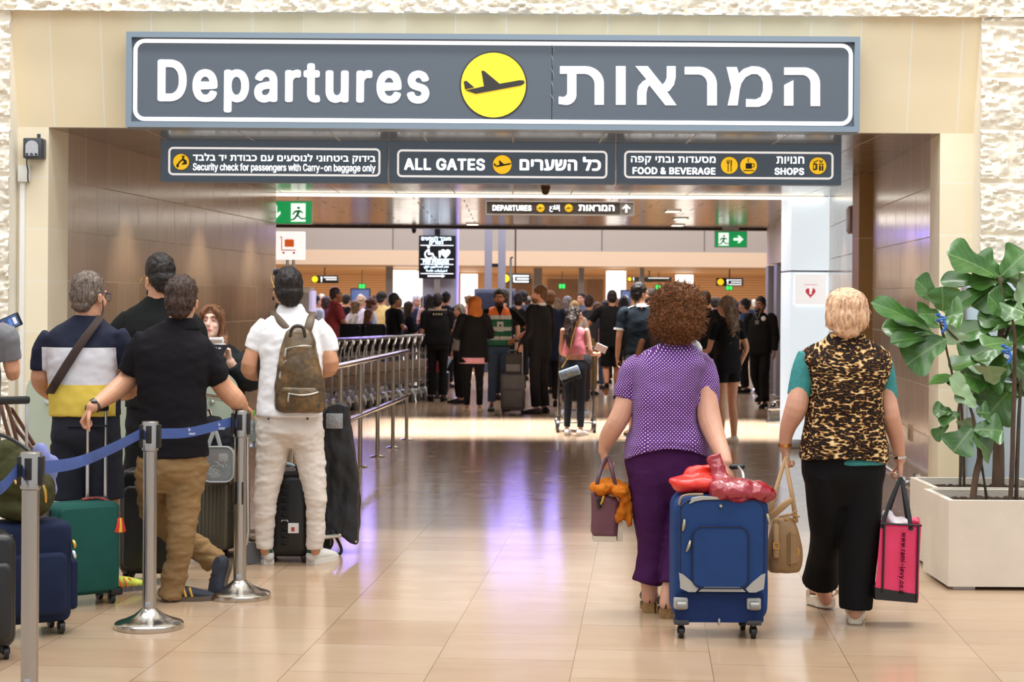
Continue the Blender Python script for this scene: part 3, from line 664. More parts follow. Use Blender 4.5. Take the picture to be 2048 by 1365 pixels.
def heb_main():
    # the six large letters, as outlines measured from the sign (crop units), left to right: tav vav alef resh mem he
    def A(cx, cy, rx, ry, a0, a1, n=8): return [(cx + rx * math.cos(math.radians(a0 + (a1 - a0) * k / n)), cy + ry * math.sin(math.radians(a0 + (a1 - a0) * k / n))) for k in range(n + 1)]
    G = []
    G.append([(536, 226), (660, 226)] + A(660, 310, 90, 84, -90, 0) + [(750, 414), (705, 414), (705, 310)] + A(655, 315, 50, 52, 0, -90) + [(616, 263), (616, 365)] + A(566, 365, 50, 50, 0, 90) + [(530, 410), (530, 374)] + A(552, 350, 20, 26, 90, 0) + [(572, 263), (536, 263)])
    G.append([(809, 226), (856, 226), (856, 414), (809, 414)])
    G.append([(904, 226), (964, 226), (1036, 316)] + [(1050, 300), (1057, 280), (1057, 226), (1100, 226), (1100, 280), (1092, 316), (1070, 346), (1058, 350)] + [(1104, 416), (1050, 416), (972, 318), (962, 334), (957, 360), (957, 414), (913, 414), (913, 350), (920, 322), (940, 300), (958, 290)])
    G.append([(1144, 229), (1215, 229)] + A(1215, 315, 86, 86, -90, 0) + [(1301, 417), (1254, 417), (1254, 315)] + A(1210, 312, 44, 46, 0, -90) + [(1144, 266)])
    G.append([(1348, 230), (1398, 230), (1408, 262), (1430, 240), (1470, 226), (1505, 228)] + [(1535, 240), (1558, 268), (1570, 305), (1571, 350), (1560, 388), (1538, 412), (1505, 424), (1443, 424), (1443, 386), (1490, 388), (1515, 376), (1526, 345), (1526, 305), (1515, 278), (1498, 264), (1470, 264), (1440, 280), (1420, 310), (1412, 340), (1402, 417), (1354, 417), (1372, 330)])
    G.append([(1629, 232), (1730, 232)] + A(1725, 310, 79, 78, -85, 0) + [(1804, 420), (1758, 420), (1758, 312)] + A(1716, 310, 42, 42, 0, -90) + [(1629, 268)])
    G.append([(1629, 318), (1674, 294), (1674, 418), (1629, 418)])
    bm = BM()
    for g in G: poly_t(bm, [L(900 + a / 2.438, 40 + b / 2.438 ) for a, b in g], -.024, -.02)
    add(t, 'hebrew_lettering', bm, M_wl, smooth=False)
heb_main()
c = L(987, 170.5); r = 67.5 / sS
disc(t, c[0], c[1], r, -.02, M_yel); plane_icon(t, c[0], c[1], r, -.026)
bm = BM()
for k in range(5):
    a, b = L(1104 - 3 + 2 * (k % 2), 85 + k * 26), L(1108 - 3 * (k % 2), 105 + k * 26)
    tube(bm, [(a[0], -.021, a[1]), ((a[0] + b[0]) / 2 + .006, -.021, (a[1] + b[1]) / 2), (b[0], -.021, b[1])], [.003, .004, .002], n=6)
add(t, 'seam_sealant', bm, mat('seam_grey', (126, 138, 150), .5))
for s in (-.8, .8):
    bm = BM(); box(bm, s * hw - .06, s * hw + .06, .16, .26, -.1, .1); add(t, 'bracket', bm, M_frm)
# --- three lower signs
dL = 12.6
def lower_sign(pa, pb, label):
    xa, xb = W(pa, 328, dL).x, W(pb, 328, dL).x; mx = (pa + pb) / 2
    y0 = 325 + (mx - 1000) * .005
    zt, zb = W(mx, y0 - 42, dL).z, W(mx, y0 + 42, dL).z
    t = thing('direction_sign', label, 'sign', ((xa + xb) / 2, dL, (zt + zb) / 2)); h = (zt - zb) / 2; w_ = (xb - xa) / 2
    bm = BM(); box(bm, -w_ + .004, w_ - .004, -.02, .12, -h, h, .004); add(t, 'panel', bm, M_pan2, smooth=False)
    bm = BM(); box(bm, -w_ * .96, w_ * .96, .0, .1, h, ZC - (zt + zb) / 2 + .002); add(t, 'mounting_plate', bm, mat('mount_grey', (128, 122, 116), .5))
    f = lambda px, py: (W(px, py, dL - .02).x - (xa + xb) / 2, W(px, py, dL - .02).z - (zt + zb) / 2)
    return t, f
def bord(t, f, a, b, y0, y1):
    p, q = f(a, y1), f(b, y0); bm = BM(); border(bm, p[0], q[0], (f(a, y1)[1] + f(b, y1)[1]) / 2, q[1], .035, .014, -.024, -.019); add(t, 'border_line', bm, M_wl, smooth=False)
def box2(bm, f, x0, x1, y0, y1, y=-.03, th=.004): p, q = f(x0, y1), f(x1, y0); box(bm, p[0], q[0], y - th, y, p[1], q[1])
t, f = lower_sign(321, 776, 'left lower sign about security check for passengers with carry-on')
bord(t, f, 336.5, 761, 297, 352)
txt(t, rtl('בידוק ביטחוני לנוסעים עם כבודת יד בלבד'), 386, 751, 308, 327, f, -.02, bold=.014, name='hebrew_lettering')
txt(t, 'Security check for passengers with Carry-on baggage only', 386, 751, 327.5, 346, f, -.02, bold=.010, space=1.0)
c = f(362.5, 324); disc(t, c[0], c[1], 16.5 / sc(dL), -.02, M_yl2)
bm = BM()
for q in ([(363, 320), (366, 316), (374, 322), (374, 329), (364, 330), (366, 326), (369, 325), (366, 321), (360, 326), (357, 331), (354.5, 330), (358, 324)], [(365, 313.5), (369, 313.5), (369, 316.5), (365, 316.5)], [(363, 312), (371, 312), (370, 313.3), (364, 313.3)], [(353.5, 329), (358, 329), (358, 335), (353.5, 335)]):
    poly(bm, [f(*p) for p in q], -.031, -.026)
add(t, 'officer_symbol', bm, M_ink, smooth=False)
t, f = lower_sign(778, 1231, 'middle lower sign reading ALL GATES with yellow plane disc')
bord(t, f, 794, 1215, 302, 356)
txt(t, 'ALL GATES', 808, 970, 317, 341, f, -.02, bold=.034)
txt(t, rtl('כל השערים'), 1039, 1202, 313.5, 341.5, f, -.02, bold=.034, name='hebrew_lettering')
c = f(1004.5, 329.5); disc(t, c[0], c[1], 19.5 / sc(dL), -.02, M_yl2); plane_icon(t, c[0], c[1], 19.5 / sc(dL), -.026)
t, f = lower_sign(1233, 1683, 'right lower sign about food, beverage and shops with yellow symbols')
bord(t, f, 1248, 1667, 304.5, 358)
txt(t, rtl('מסעדות ובתי קפה'), 1262, 1431, 313, 330, f, -.02, bold=.014, name='hebrew_lettering')
txt(t, 'FOOD & BEVERAGE', 1265, 1431, 335, 349, f, -.02, bold=.03)
txt(t, rtl('חנויות'), 1553, 1608, 313.5, 327.5, f, -.02, bold=.014, name='hebrew_lettering')
txt(t, 'SHOPS', 1549, 1608, 336, 350, f, -.02, bold=.03)
for px, py in ((1458.5, 331), (1497, 331.5), (1635.5, 332)):
    c = f(px, py); disc(t, c[0], c[1], 17.5 / sc(dL), -.02, M_yl2)
bm = BM(); box2(bm, f, 1455, 1456.6, 327, 344); box2(bm, f, 1453, 1458.6, 325.5, 327.2); box2(bm, f, 1453, 1454, 320, 326); box2(bm, f, 1455.3, 1456.3, 320, 326); box2(bm, f, 1457.6, 1458.6, 320, 326); box2(bm, f, 1461, 1462.6, 329, 344); poly(bm, [f(1461, 319), f(1463.2, 322), f(1463.2, 331), f(1461, 331)], -.034, -.03); add(t, 'cutlery_symbol', bm, M_ink, smooth=False)
bm = BM(); box2(bm, f, 1491, 1503, 327, 338); box2(bm, f, 1486, 1508, 341, 342.6)
p = f(1504, 331.5); border(bm, p[0] - .012, p[0] + .018, p[1] - .014, p[1] + .014, .012, .005, -.034, -.03)
a = f(1497, 325); tube(bm, [(a[0], -.032, a[1]), (a[0] - .006, -.032, a[1] + .014), (a[0] + .004, -.032, a[1] + .028)], [.0025] * 3, n=6); add(t, 'cup_symbol', bm, M_ink, smooth=False)
bm = BM(); box2(bm, f, 1625.5, 1632, 327, 341); box2(bm, f, 1632.2, 1634, 328, 340); box2(bm, f, 1637.5, 1646, 328, 342)
poly(bm, [f(1625, 322), f(1628, 324), f(1636, 320), f(1636, 322), f(1628, 326)], -.034, -.03); poly(bm, [f(1641.5, 327), f(1637, 321), f(1640, 321.5), f(1641.5, 324), f(1643, 321.5), f(1646, 321)], -.034, -.03); add(t, 'shopping_symbol', bm, M_ink, smooth=False)
bm = BM(); box2(bm, f, 1641.2, 1642.4, 328, 342, -.034, .002); box2(bm, f, 1637.5, 1646, 331, 332, -.034, .002); box2(bm, f, 1627, 1630, 330, 338, -.034, .002); add(t, 'ribbon_lines', bm, M_yl2, smooth=False)
# --- hanging departures sign with arrow, in the lobby
dH = 20.6
xa, xb = W(973, 416, dH).x, W(1267, 416, dH).x; zc3 = W(1120, 417, dH).z
t = thing('hanging_sign', 'slim grey hanging DEPARTURES sign with an upward arrow', 'sign', ((xa + xb) / 2, dH, zc3))
f = lambda px, py: (W(px, py, dH - .03).x - (xa + xb) / 2, W(px, py, dH - .03).z - zc3)
h3 = 12.3 / sc(dH); M_br = mat('sign_warm_grey', (98, 92, 86), .45)
a, b_ = f(973, 417)[0], f(1240, 417)[0]
bm = BM(); box(bm, a, b_, -.03, .05, -h3, h3, .004); add(t, 'panel', bm, M_br, smooth=False)
bm = BM(); box(bm, b_, f(1267, 417)[0], -.03, .05, -h3, h3, .004); add(t, 'arrow_panel', bm, mat('arrow_grey', (172, 170, 166), .45), smooth=False)
bm = BM(); border(bm, a - .01, f(1267, 417)[0] + .01, -h3 - .01, h3 + .01, .004, .012, -.034, .055); add(t, 'frame', bm, mat('pale_frame', (206, 202, 194), .4), smooth=False)
txt(t, 'DEPARTURES', 985, 1063, 410.5, 422, f, -.03, bold=.034); txt(t, rtl('המראות'), 1157, 1229, 410, 422.5, f, -.03, bold=.034, name='hebrew_lettering')
txt(t, 'ﻉﻼﻗﺇ', 1099, 1120, 410, 424, f, -.03, bold=.012, name='arabic_lettering')
for px in (1081, 1137.5):
    c = f(px, 416.5); disc(t, c[0], c[1], 8 / sc(dH), -.03, M_yl2, False); plane_icon(t, c[0], c[1], 7.5 / sc(dH), -.034)
bm = BM()
poly(bm, [f(*p) for p in ((1252, 409), (1244, 417), (1246, 419.5), (1250.4, 415), (1250.4, 426), (1254.6, 426), (1254.6, 415), (1259, 419.5), (1261, 417), (1253, 409))], -.036, -.03); add(t, 'arrow', bm, M_wl, smooth=False)
for s in (-.7, .7):
    bm = BM(); cyl(bm, (s, 0, h3), (s, 0, ZC2 - zc3), .012); add(t, 'hanger', bm, MATS['brushed_steel'])
# --- green exit signs
M_grn = mat('exit_green', (24, 168, 92), .5, emit=.55); M_exw = mat('exit_white', (240, 255, 246), .5, emit=.9)
MAN = [[(.02, .78), (.12, .86), (.22, .78), (.12, .70)], [(-.02, .64), (.2, .66), (.38, .52), (.33, .47), (.2, .56), (.12, .36), (.3, .2), (.52, .22), (.52, .15), (.28, .12), (.06, .3), (-.1, .1), (-.3, .06), (-.3, .13), (-.14, .18), (.0, .4), (.05, .54), (-.06, .52), (-.16, .38), (-.22, .4), (-.12, .58)]]
def exit_sign(pxa, pxb, pya, pyb, d, label, arrow_dir, man_left, board=None):
    xa, xb = W(pxa, pya, d).x, W(pxb, pya, d).x; za, zb = W((pxa + pxb) / 2, pyb, d).z, W((pxa + pxb) / 2, pya, d).z
    cx, cz, hw, hh = (xa + xb) / 2, (za + zb) / 2, (xb - xa) / 2, (zb - za) / 2
    t = thing('exit_sign', label, 'exit sign', (cx, d, cz))
    bm = BM(); box(bm, -hw, hw, -.03, .03, -hh, hh, .006); add(t, 'case', bm, mat('exit_case', (214, 224, 218), .4))
    bm = BM(); box(bm, -hw * .96, hw * .96, -.036, -.029, -hh * .93, hh * .93); add(t, 'green_face', bm, M_grn)
    mx = -hw * .45 if man_left else hw * .42; q = hh * 1.5
    bm = BM(); box(bm, mx - hh * .62, mx + hh * .62, -.04, -.035, -hh * .78, hh * .78); add(t, 'door_shape', bm, M_exw)
    bm = BM()
    for P in MAN: poly(bm, [(mx + (a - .1) * q * 1.05, -hh * .78 + b_ * q) for a, b_ in P], -.045, -.039)
    add(t, 'running_figure', bm, mat('exit_dark_green', (10, 128, 66), .5, emit=.3), smooth=False)
    A = [(-.8, .22), (.15, .22), (-.15, .62), (.2, .62), (.85, 0), (.2, -.62), (-.15, -.62), (.15, -.22), (-.8, -.22)]
    ax = hw * .45 if man_left else -hw * .55; s = hh * .72
    rot = {'right': lambda a, b_: (a, b_), 'down': lambda a, b_: (b_, -a)}[arrow_dir]
    bm = BM(); poly(bm, [(ax + rot(a, b_)[0] * s, rot(a, b_)[1] * s) for a, b_ in A], -.045, -.035); add(t, 'arrow', bm, M_exw, smooth=False)
    return t, hw, hh, cz
t, hw, hh, cz = exit_sign(530, 625, 402, 449, 19.5, 'green exit sign with downward arrow beside the left passage wall', 'down', False)
bm = BM(); cyl(bm, (hw * .4, 0, hh), (hw * .4, 0, ZC2 - cz), .012); add(t, 'hanger', bm, MATS['brushed_steel'])
t, hw, hh, cz = exit_sign(1429, 1494, 462.5, 495.5, 30.4, 'green exit sign with rightward arrow below the lobby ceiling edge', 'right', True)
bm = BM(); box(bm, -hw * .5, hw * .5, 0, .03, hh, ZC2 - cz); add(t, 'hanger', bm, mat('exit_case', (214, 224, 218), .4))
# --- luggage cart sign on a pole
dT = 20.3; q0, q1 = W(549, 463, dT), W(610, 520, dT); cx = (q0.x + q1.x) / 2; cz = (q0.z + q1.z) / 2; hw = (q1.x - q0.x) / 2; hh = (q0.z - q1.z) / 2
t = thing('cart_sign', 'lit white sign with orange luggage cart symbol on steel pole', 'sign', (cx, dT, 0))
bm = BM(); box(bm, -hw, hw, -.05, .05, cz - hh, cz + hh, .012); add(t, 'light_box', bm, mat('sign_white_lit', (255, 253, 250), .5, emit=.85))
M_or = mat('cart_orange', (250, 112, 40), .5, emit=.4); bm = BM(); s = hh
box(bm, -.32 * s, .34 * s, -.056, -.049, cz - .1 * s, cz + .42 * s); box(bm, -.12 * s, -.06 * s, -.056, -.049, cz + .42 * s, cz + .5 * s); box(bm, .1 * s, .16 * s, -.056, -.049, cz + .42 * s, cz + .5 * s); add(t, 'suitcase_symbol', bm, M_or)
bm = BM(); box(bm, -.56 * s, -.5 * s, -.055, -.049, cz - .36 * s, cz + .62 * s); box(bm, -.66 * s, -.5 * s, -.055, -.049, cz + .56 * s, cz + .62 * s); box(bm, -.56 * s, .48 * s, -.055, -.049, cz - .36 * s, cz - .3 * s)
for k in (-.4, .34): poly(bm, disc_pts(k * s, cz - .52 * s, .08 * s, 14), -.055, -.049)
add(t, 'cart_symbol', bm, mat('cart_red', (226, 84, 60), .5, emit=.3))
for k in (-.025, .045): bm = BM(); cyl(bm, (k, .0, .02), (k, .0, cz - hh), .018); add(t, 'pole', bm, MATS['polished_steel'])
bm = BM(); box(bm, -.16, .18, -.13, .13, 0, .02, .004); add(t, 'foot_plate', bm, MATS['brushed_steel'])
# --- hanging PRM passage sign
dP = 34.0; q0, q1 = W(838, 471, dP), W(911, 558, dP); cx, cz, hw, hh = (q0.x + q1.x) / 2, (q0.z + q1.z) / 2, (q1.x - q0.x) / 2, (q0.z - q1.z) / 2
t = thing('passage_sign', 'black hanging sign with wheelchair and heart reading PRM PASSAGE', 'sign', (cx, dP, cz))
f = lambda px, py: (W(px, py, dP - .06).x - cx, W(px, py, dP - .06).z - cz)
bm = BM(); box(bm, -hw, hw, -.05, .06, -hh, hh, .01); add(t, 'board', bm, mat('sign_jet', (14, 18, 22), .35))
M_lw = mat('lit_lettering', (236, 246, 255), .5, emit=.9)
txt(t, rtl('מעבר לנוסעים'), 843, 902, 473, 481, f, -.05, bold=.008, name='hebrew_lettering', m=M_lw); txt(t, rtl('נעזרים'), 859, 886, 482, 488.5, f, -.05, bold=.008, name='hebrew_lettering', m=M_lw)
txt(t, 'PRM PASSAGE', 846, 898, 519.5, 527.5, f, -.05, bold=.008, m=M_lw)
AR = {'م': (0xFEE1, 4), 'ر': (0xFEAD, 2), 'ل': (0xFEDD, 4), 'س': (0xFEB1, 4), 'ا': (0xFE8D, 2), 'ف': (0xFED1, 4), 'ي': (0xFEF1, 4), 'ن': (0xFEE5, 4), 'ذ': (0xFEAB, 2), 'و': (0xFEED, 2), 'ح': (0xFEA1, 4), 'ت': (0xFE95, 4), 'ج': (0xFE9D, 4), 'خ': (0xFEA5, 4), 'ص': (0xFEB9, 4), 'ة': (0xFE93, 2)}
def arabic(s):
    o = []
    for w_ in s.split(' '):
        r = ''
        for i, ch in enumerate(w_):
            cp, n = AR[ch]; pre = i > 0 and AR[w_[i - 1]][1] == 4; nx = i < len(w_) - 1 and n == 4
            r += chr(cp + (3 if pre and nx else 2 if nx else 1 if pre else 0))
        o.append(r)
    return ' '.join(o)[::-1]
txt(t, arabic('ممر لمسافرين ذوي'), 848, 897, 530, 538, f, -.05, bold=.008, name='arabic_lettering', m=M_lw); txt(t, arabic('احتياجات خاصة'), 852, 894, 538.5, 545, f, -.05, bold=.008, name='arabic_lettering', m=M_lw)
bm = BM()
for y in (490.5, 518, 528.5, 547): box2(bm, f, 841, 907, y, y + 1.2, -.05)
add(t, 'divider_lines', bm, M_lw, smooth=False)
bm = BM(); poly(bm, [f(*p) for p in ((855, 551), (884, 551), (884, 549), (890, 552.5), (884, 556), (884, 554), (855, 554))], -.055, -.05); add(t, 'arrow', bm, M_lw, smooth=False)
c = f(891, 507); bm = BM(); poly(bm, heart(c[0], c[1], .105), -.055, -.05); poly(bm, [f(*p) for p in ((877, 503), (880, 501), (882, 512), (880, 516), (878, 516))], -.055, -.05); add(t, 'heart_symbol', bm, M_lw, smooth=False)
c = f(858, 508); bm = BM(); k = 1 / sc(dP)
A_ = disc_pts(c[0], c[1] - 1 * k, 9.5 * k, 24, R(100), R(330)); B_ = disc_pts(c[0], c[1] - 1 * k, 6.5 * k, 24, R(100), R(330)); poly(bm, A_ + B_[::-1], -.055, -.05)
poly(bm, disc_pts(c[0] - 1 * k, c[1] + 14 * k, 2.8 * k, 14), -.055, -.05); poly(bm, [(c[0] + a * k, c[1] + b_ * k) for a, b_ in ((-3, 10), (1, 10), (2, 2), (8, 2), (12, -7), (15, -6), (15, -8), (11, -11), (6, -2), (-2, -2))], -.055, -.05); add(t, 'wheelchair_symbol', bm, M_lw, smooth=False)
for y, z1_ in ((0, 3.6),): bm = BM(); box(bm, -.05, .05, -.02, .11, hh - .02, z1_ - cz); add(t, 'hanger', bm, MATS['black_metal'])
bm = BM(); box(bm, -.06, .06, -.0, .11, -hh - .45, -hh); add(t, 'drop_bracket', bm, MATS['brushed_steel'])
# --- yellow and black counter signs, green row numbers, blue notice boards
def counter_sign(pa, pb, ya, yb, d, label, lines, amber):
    q0, q1 = W(pa, ya, d), W(pb, yb, d); cx, cz, hw, hh = (q0.x + q1.x) / 2, (q0.z + q1.z) / 2, (q1.x - q0.x) / 2, (q0.z - q1.z) / 2
    t = thing('counter_sign', label, 'sign', (cx, d, cz))
    bm = BM(); box(bm, -hw, hw, -.06, .06, -hh, hh, .01); add(t, 'board', bm, mat('counter_sign_black', (20, 22, 24), .4))
    y0 = -hw + amber * 2 * hw
    bm = BM(); box(bm, -hw, y0, -.065, -.059, -hh * .96, hh * .96); add(t, 'yellow_face', bm, mat('counter_yellow', (120, 108, 24), .4, emit=.3)) if amber > .2 else bm.free()
    bm = BM(); poly(bm, disc_pts(-hw + hh * 1.05, 0, hh * .78, 20), -.07, -.06); add(t, 'yellow_disc', bm, mat('counter_disc', (252, 208, 30), .4, emit=.9), smooth=False)
    bm = BM(); poly(bm, disc_pts(-hw + hh * 2.75, hh * .45, hh * .25, 10), -.07, -.06); box(bm, -hw + hh * 2.6, -hw + hh * 2.9, -.07, -.06, -hh * .7, hh * .4); add(t, 'figure_symbol', bm, M_lw, smooth=False)
    bm = BM()
    for k in range(lines):
        z = hh * (.5 - .55 * k); box(bm, hw * (.1 if k % 2 else -.05), hw * .88, -.07, -.06, z - hh * .14, z + hh * .14)
    add(t, 'text_rows', bm, M_lw, smooth=False)
    bm = BM(); cyl(bm, (0, 0, hh), (0, 0, (2.57 if d > 52 else 7.0) - cz), .02); add(t, 'hanger', bm, MATS['black_metal'])
counter_sign(622, 677, 551, 567, 58, 'black counter sign with yellow disc left of the blue notice board', 2, 0.22)
counter_sign(1000, 1061, 547, 568, 46, 'black counter sign with yellow disc behind the vested worker', 3, 0.16)
counter_sign(1432, 1486, 556, 573, 56, 'black counter sign with yellow disc at right end of the hall', 3, 0.0)
counter_sign(1254, 1343, 554, 564, 60, 'long dark counter sign above the short orange wall section', 1, 0.0)
M_gn = mat('number_green', (40, 220, 90), .5, emit=1.4)
for (px, py, lab) in ((724, 573, 'small green number sign above the blue notice board'), (1124, 573, 'small green number sign before the dark wood alcove'), (1299, 559, 'small green exit light under the long dark counter sign'), (1317, 575, 'small green number sign right of the man in navy tee'), (1458, 576, 'small green number sign under the right end counter sign')):
    p = W(px, py, 62); t = thing('number_sign', lab, 'sign', (p.x, 62, p.z))
    bm = BM(); box(bm, -.13, .13, -.05, .05, -.1, .1, .01); add(t, 'case', bm, mat('number_case', (14, 90, 44), .4))
    bm = BM(); box(bm, -.1, -.015, -.056, -.049, -.07, .07); box(bm, .015, .1, -.056, -.049, -.07, .07); add(t, 'digits', bm, M_gn)
    bm = BM(); cyl(bm, (0, 0, .1), (0, 0, 2.56 - p.z), .012); add(t, 'hanger', bm, MATS['black_metal'])
for (pa, pb, ya, d, lab) in ((701, 741, 577, 46, 'tall blue notice board standing behind the queue at left'), (1241, 1262, 580, 46, 'blue notice board behind the man in navy tee')):
    q0 = W(pa, ya, d); q1 = W(pb, ya, d); hw = (q1.x - q0.x) / 2
    t = thing('notice_board', lab, 'notice board', ((q0.x + q1.x) / 2, d, 0))
    bm = BM(); box(bm, -hw, hw, -.04, .04, .1, q0.z, .01); add(t, 'panel', bm, mat('notice_blue', (74, 98, 156), .4))
    bm = BM(); border(bm, -hw, hw, .1, q0.z, .01, .03, -.05, .05); add(t, 'frame', bm, mat('notice_frame', (46, 52, 84), .4), smooth=False)
    bm = BM(); box(bm, -hw * .7, hw * .7, -.046, -.04, q0.z - .42, q0.z - .38); box(bm, -hw * .5, hw * .6, -.046, -.04, q0.z - .5, q0.z - .47); poly(bm, disc_pts(0, q0.z - .2, .07, 5), -.046, -.04); add(t, 'printing', bm, mat('notice_print', (200, 212, 238), .5), smooth=False)
    bm = BM(); box(bm, -hw, hw, -.2, .2, 0, .1); add(t, 'foot', bm, MATS['black_metal'])
# white machine beside the left wall end (kiosk behind the white-shirted man)
p = W(598, 590, 21.5); t = thing('kiosk', 'pale grey kiosk behind the man in white polo', 'kiosk', (p.x - .05, 21.5, 0))
bm = BM(); box(bm, -.3, .2, -.2, .25, 0.04, 1.7, .015); add(t, 'cabinet', bm, mat('kiosk_grey', (196, 194, 196), .4)); bm = BM(); box(bm, -.31, .21, -.215, .26, 1.66, 1.72, .006); add(t, 'top_trim', bm, M_wht)
bm = BM(); box(bm, .2, .235, -.2, .25, .04, 1.68, .006); add(t, 'lit_edge', bm, mat('kiosk_edge', (206, 200, 246), .4, emit=.5)); bm = BM(); box(bm, -.28, .18, -.18, .23, 0, .04); add(t, 'plinth', bm, MATS['black_metal'])
bm = BM(); box(bm, -.12, 0.02, -.206, -.199, 1.42, 1.58, .003); add(t, 'label_plate', bm, mat('kiosk_plate', (150, 140, 140), .4))
# ================================================================ people: shared builders
def skin(rgb): return mat('skin_%d_%d_%d' % rgb, rgb, .5, sss=.15, var=.06, vscale=14, bump=.08, bscale=160)
SK_L = skin((208, 156, 130)); SK_M = skin((206, 152, 120)); SK_D = skin((150, 100, 72)); SK_P = skin((232, 190, 170)); SK_T = skin((190, 128, 92))
def cloth(name, rgb, rough=.85, var=.08, vscale=9, bump=.10, bscale=220, **k): return mat(name, rgb, rough, var=var, vscale=vscale, bump=bump, bscale=bscale, spec=.18, **k)
def hairm(name, rgb, dark=.45, st=(1, 1, .16), sc_=70, rough=.5):
    if name in MATS: return MATS[name]
    m, nt, b = nodes(name); tc = nt.nodes.new('ShaderNodeTexCoord'); mp = nt.nodes.new('ShaderNodeMapping'); mp.inputs['Scale'].default_value = st
    nt.links.new(tc.outputs['Object'], mp.inputs[0]); n = nt.nodes.new('ShaderNodeTexNoise'); n.inputs['Scale'].default_value = sc_; n.inputs['Detail'].default_value = 6; n.inputs['Distortion'].default_value = .8
    nt.links.new(mp.outputs[0], n.inputs['Vector'])
    c = ramp(nt, n.outputs['Fac'], [(.3, tuple(x * dark for x in rgb)), (.52, rgb), (.75, tuple(min(255, x * 1.25 + 8) for x in rgb))]); nt.links.new(c, b.inputs['Base Color'])
    bp = nt.nodes.new('ShaderNodeBump'); bp.inputs['Strength'].default_value = .7; bp.inputs['Distance'].default_value = .012; nt.links.new(n.outputs['Fac'], bp.inputs['Height']); nt.links.new(bp.outputs[0], b.inputs['Normal'])
    b.inputs['Roughness'].default_value = rough; b.inputs['Specular IOR Level'].default_value = .35
    MATS[name] = m; return m
HR_BLK = hairm('hair_black', (34, 28, 26)); HR_DBR = hairm('hair_dark_brown', (62, 44, 34)); HR_GRY = hairm('hair_grey', (128, 122, 116)); HR_BRN = hairm('hair_brown', (112, 76, 48)); HR_BLD = hairm('hair_blonde', (196, 164, 118)); HR_WHT = hairm('hair_white', (214, 210, 204))
M_eyew = mat('eye_white', (236, 232, 228), .3); M_eyed = mat('eye_dark', (44, 30, 24), .2); M_lip = mat('lips', (176, 96, 92), .45)
M_black = cloth('black_cloth', (22, 22, 24)); M_denim = cloth('blue_denim', (72, 92, 120)); M_ddenim = cloth('dark_denim', (40, 46, 56)); M_navy = cloth('navy_cloth', (34, 40, 62)); M_white = cloth('white_cloth', (232, 232, 230)); M_khaki = cloth('khaki_cloth', (142, 116, 80)); M_sole = mat('white_sole', (226, 222, 214), .6); M_dsole = mat('dark_sole', (40, 36, 34), .7)
M_gold = mat('gold', (212, 168, 84), .25, 1.0); M_chrome = mat('chrome', (220, 220, 222), .12, 1.0); M_blkp = mat('black_plastic', (24, 24, 26), .4); M_gunm = mat('gunmetal', (90, 88, 86), .3, .9)

def rotz(a): return Matrix.Rotation(a, 3, 'Z')
def head_shapes(bm, c, s, yaw=0.0, pitch=0.0, roll=0.0):
    """a head with its face toward local +y turned by yaw; c = centre of the head"""
    M = rotz(yaw) @ Matrix.Rotation(pitch, 3, 'X') @ Matrix.Rotation(roll, 3, 'Y'); c = Vector(c)
    P = lambda x, y, z: c + M @ Vector((x, y, z)) * s
    def e(p, r): ell(bm, P(*p), [q * s for q in r], M, 14)
    e((0, -.012, .035), (.076, .096, .085)); e((0, .03, -.03), (.064, .062, .084)); e((0, .052, -.088), (.036, .034, .03))
    e((0, .02, -.07), (.055, .05, .045)); e((0, .076, .03), (.05, .02, .016))
    tube(bm, [P(0, .088, .012), P(0, .104, -.015), P(0, .112, -.03), P(0, .094, -.042)], [.008 * s, .011 * s, .015 * s, .012 * s], n=8, sub=2)
    e((0, .088, -.064), (.024, .014, .011)); e((-.036, .066, -.03), (.022, .02, .022)); e((.036, .066, -.03), (.022, .02, .022))
    for q in (-1, 1):
        e((q * .079, -.008, -.012), (.009, .02, .031)); e((q * .083, -.014, .002), (.009, .017, .016))
    return P, M
def face_parts(parent, P, M, s, lip=M_lip, brow=HR_DBR, closed=False, beard=None):
    for q in (-1, 1):
        bm = BM(); ell(bm, P(q * .031, .082, .008), (.0135 * s, .007 * s, (.004 if closed else .008) * s), M, 10)
        add(parent, 'eye', bm, mat('eyelid', (206, 150, 134), .5) if closed else M_eyew, world=True)
        if closed: bm = BM(); tube(bm, [P(q * .018, .088, .002), P(q * .031, .091, -.001), P(q * .044, .084, .002)], [.002 * s] * 3, n=6, sub=2); add(parent, 'eyelashes', bm, brow, world=True)
        if not closed:
            bm = BM(); ell(bm, P(q * .031, .087, .008), (.0065 * s, .004 * s, .0065 * s), M, 8); add(parent, 'iris', bm, M_eyed, world=True)
        bm = BM(); tube(bm, [P(q * .014, .094, .026), P(q * .032, .094, .032), P(q * .05, .08, .026)], [.0045 * s, .005 * s, .003 * s], n=6, sub=2); add(parent, 'eyebrow', bm, brow, world=True)
    bm = BM(); ell(bm, P(0, .099, -.064), (.022 * s, .0075 * s, .0085 * s), M, 10); add(parent, 'lips', bm, lip, world=True)
    if beard:
        bm = BM(); ell(bm, P(0, .035, -.075), (.067 * s, .068 * s, .052 * s), M, 14); ell(bm, P(0, .09, -.052), (.034 * s, .018 * s, .008 * s), M, 10); add(parent, 'beard', bm, beard, world=True, voxel=.006, folds=(.004, (90, 90, 60)))
def hair_short(bm, P, M, s, top=.012, back=.0, low=-.045, thick=.010):
    """cap of short hair: crown, back of the head down to the nape, sideburns"""
    def e(p, r): ell(bm, P(*p), [q * s for q in r], M, 18)
    e((0, -.022, .046 + top * .5), (.080 + thick * .5, .096 + thick * .4, .082 + top)); e((0, -.05, .0), (.076 + thick * .4, .068 + thick * .5, .07))
    e((0, -.062, low), (.060, .044, .042))
    for q in (-1, 1): e((q * .07, -.012, .02), (.016, .03, .034))
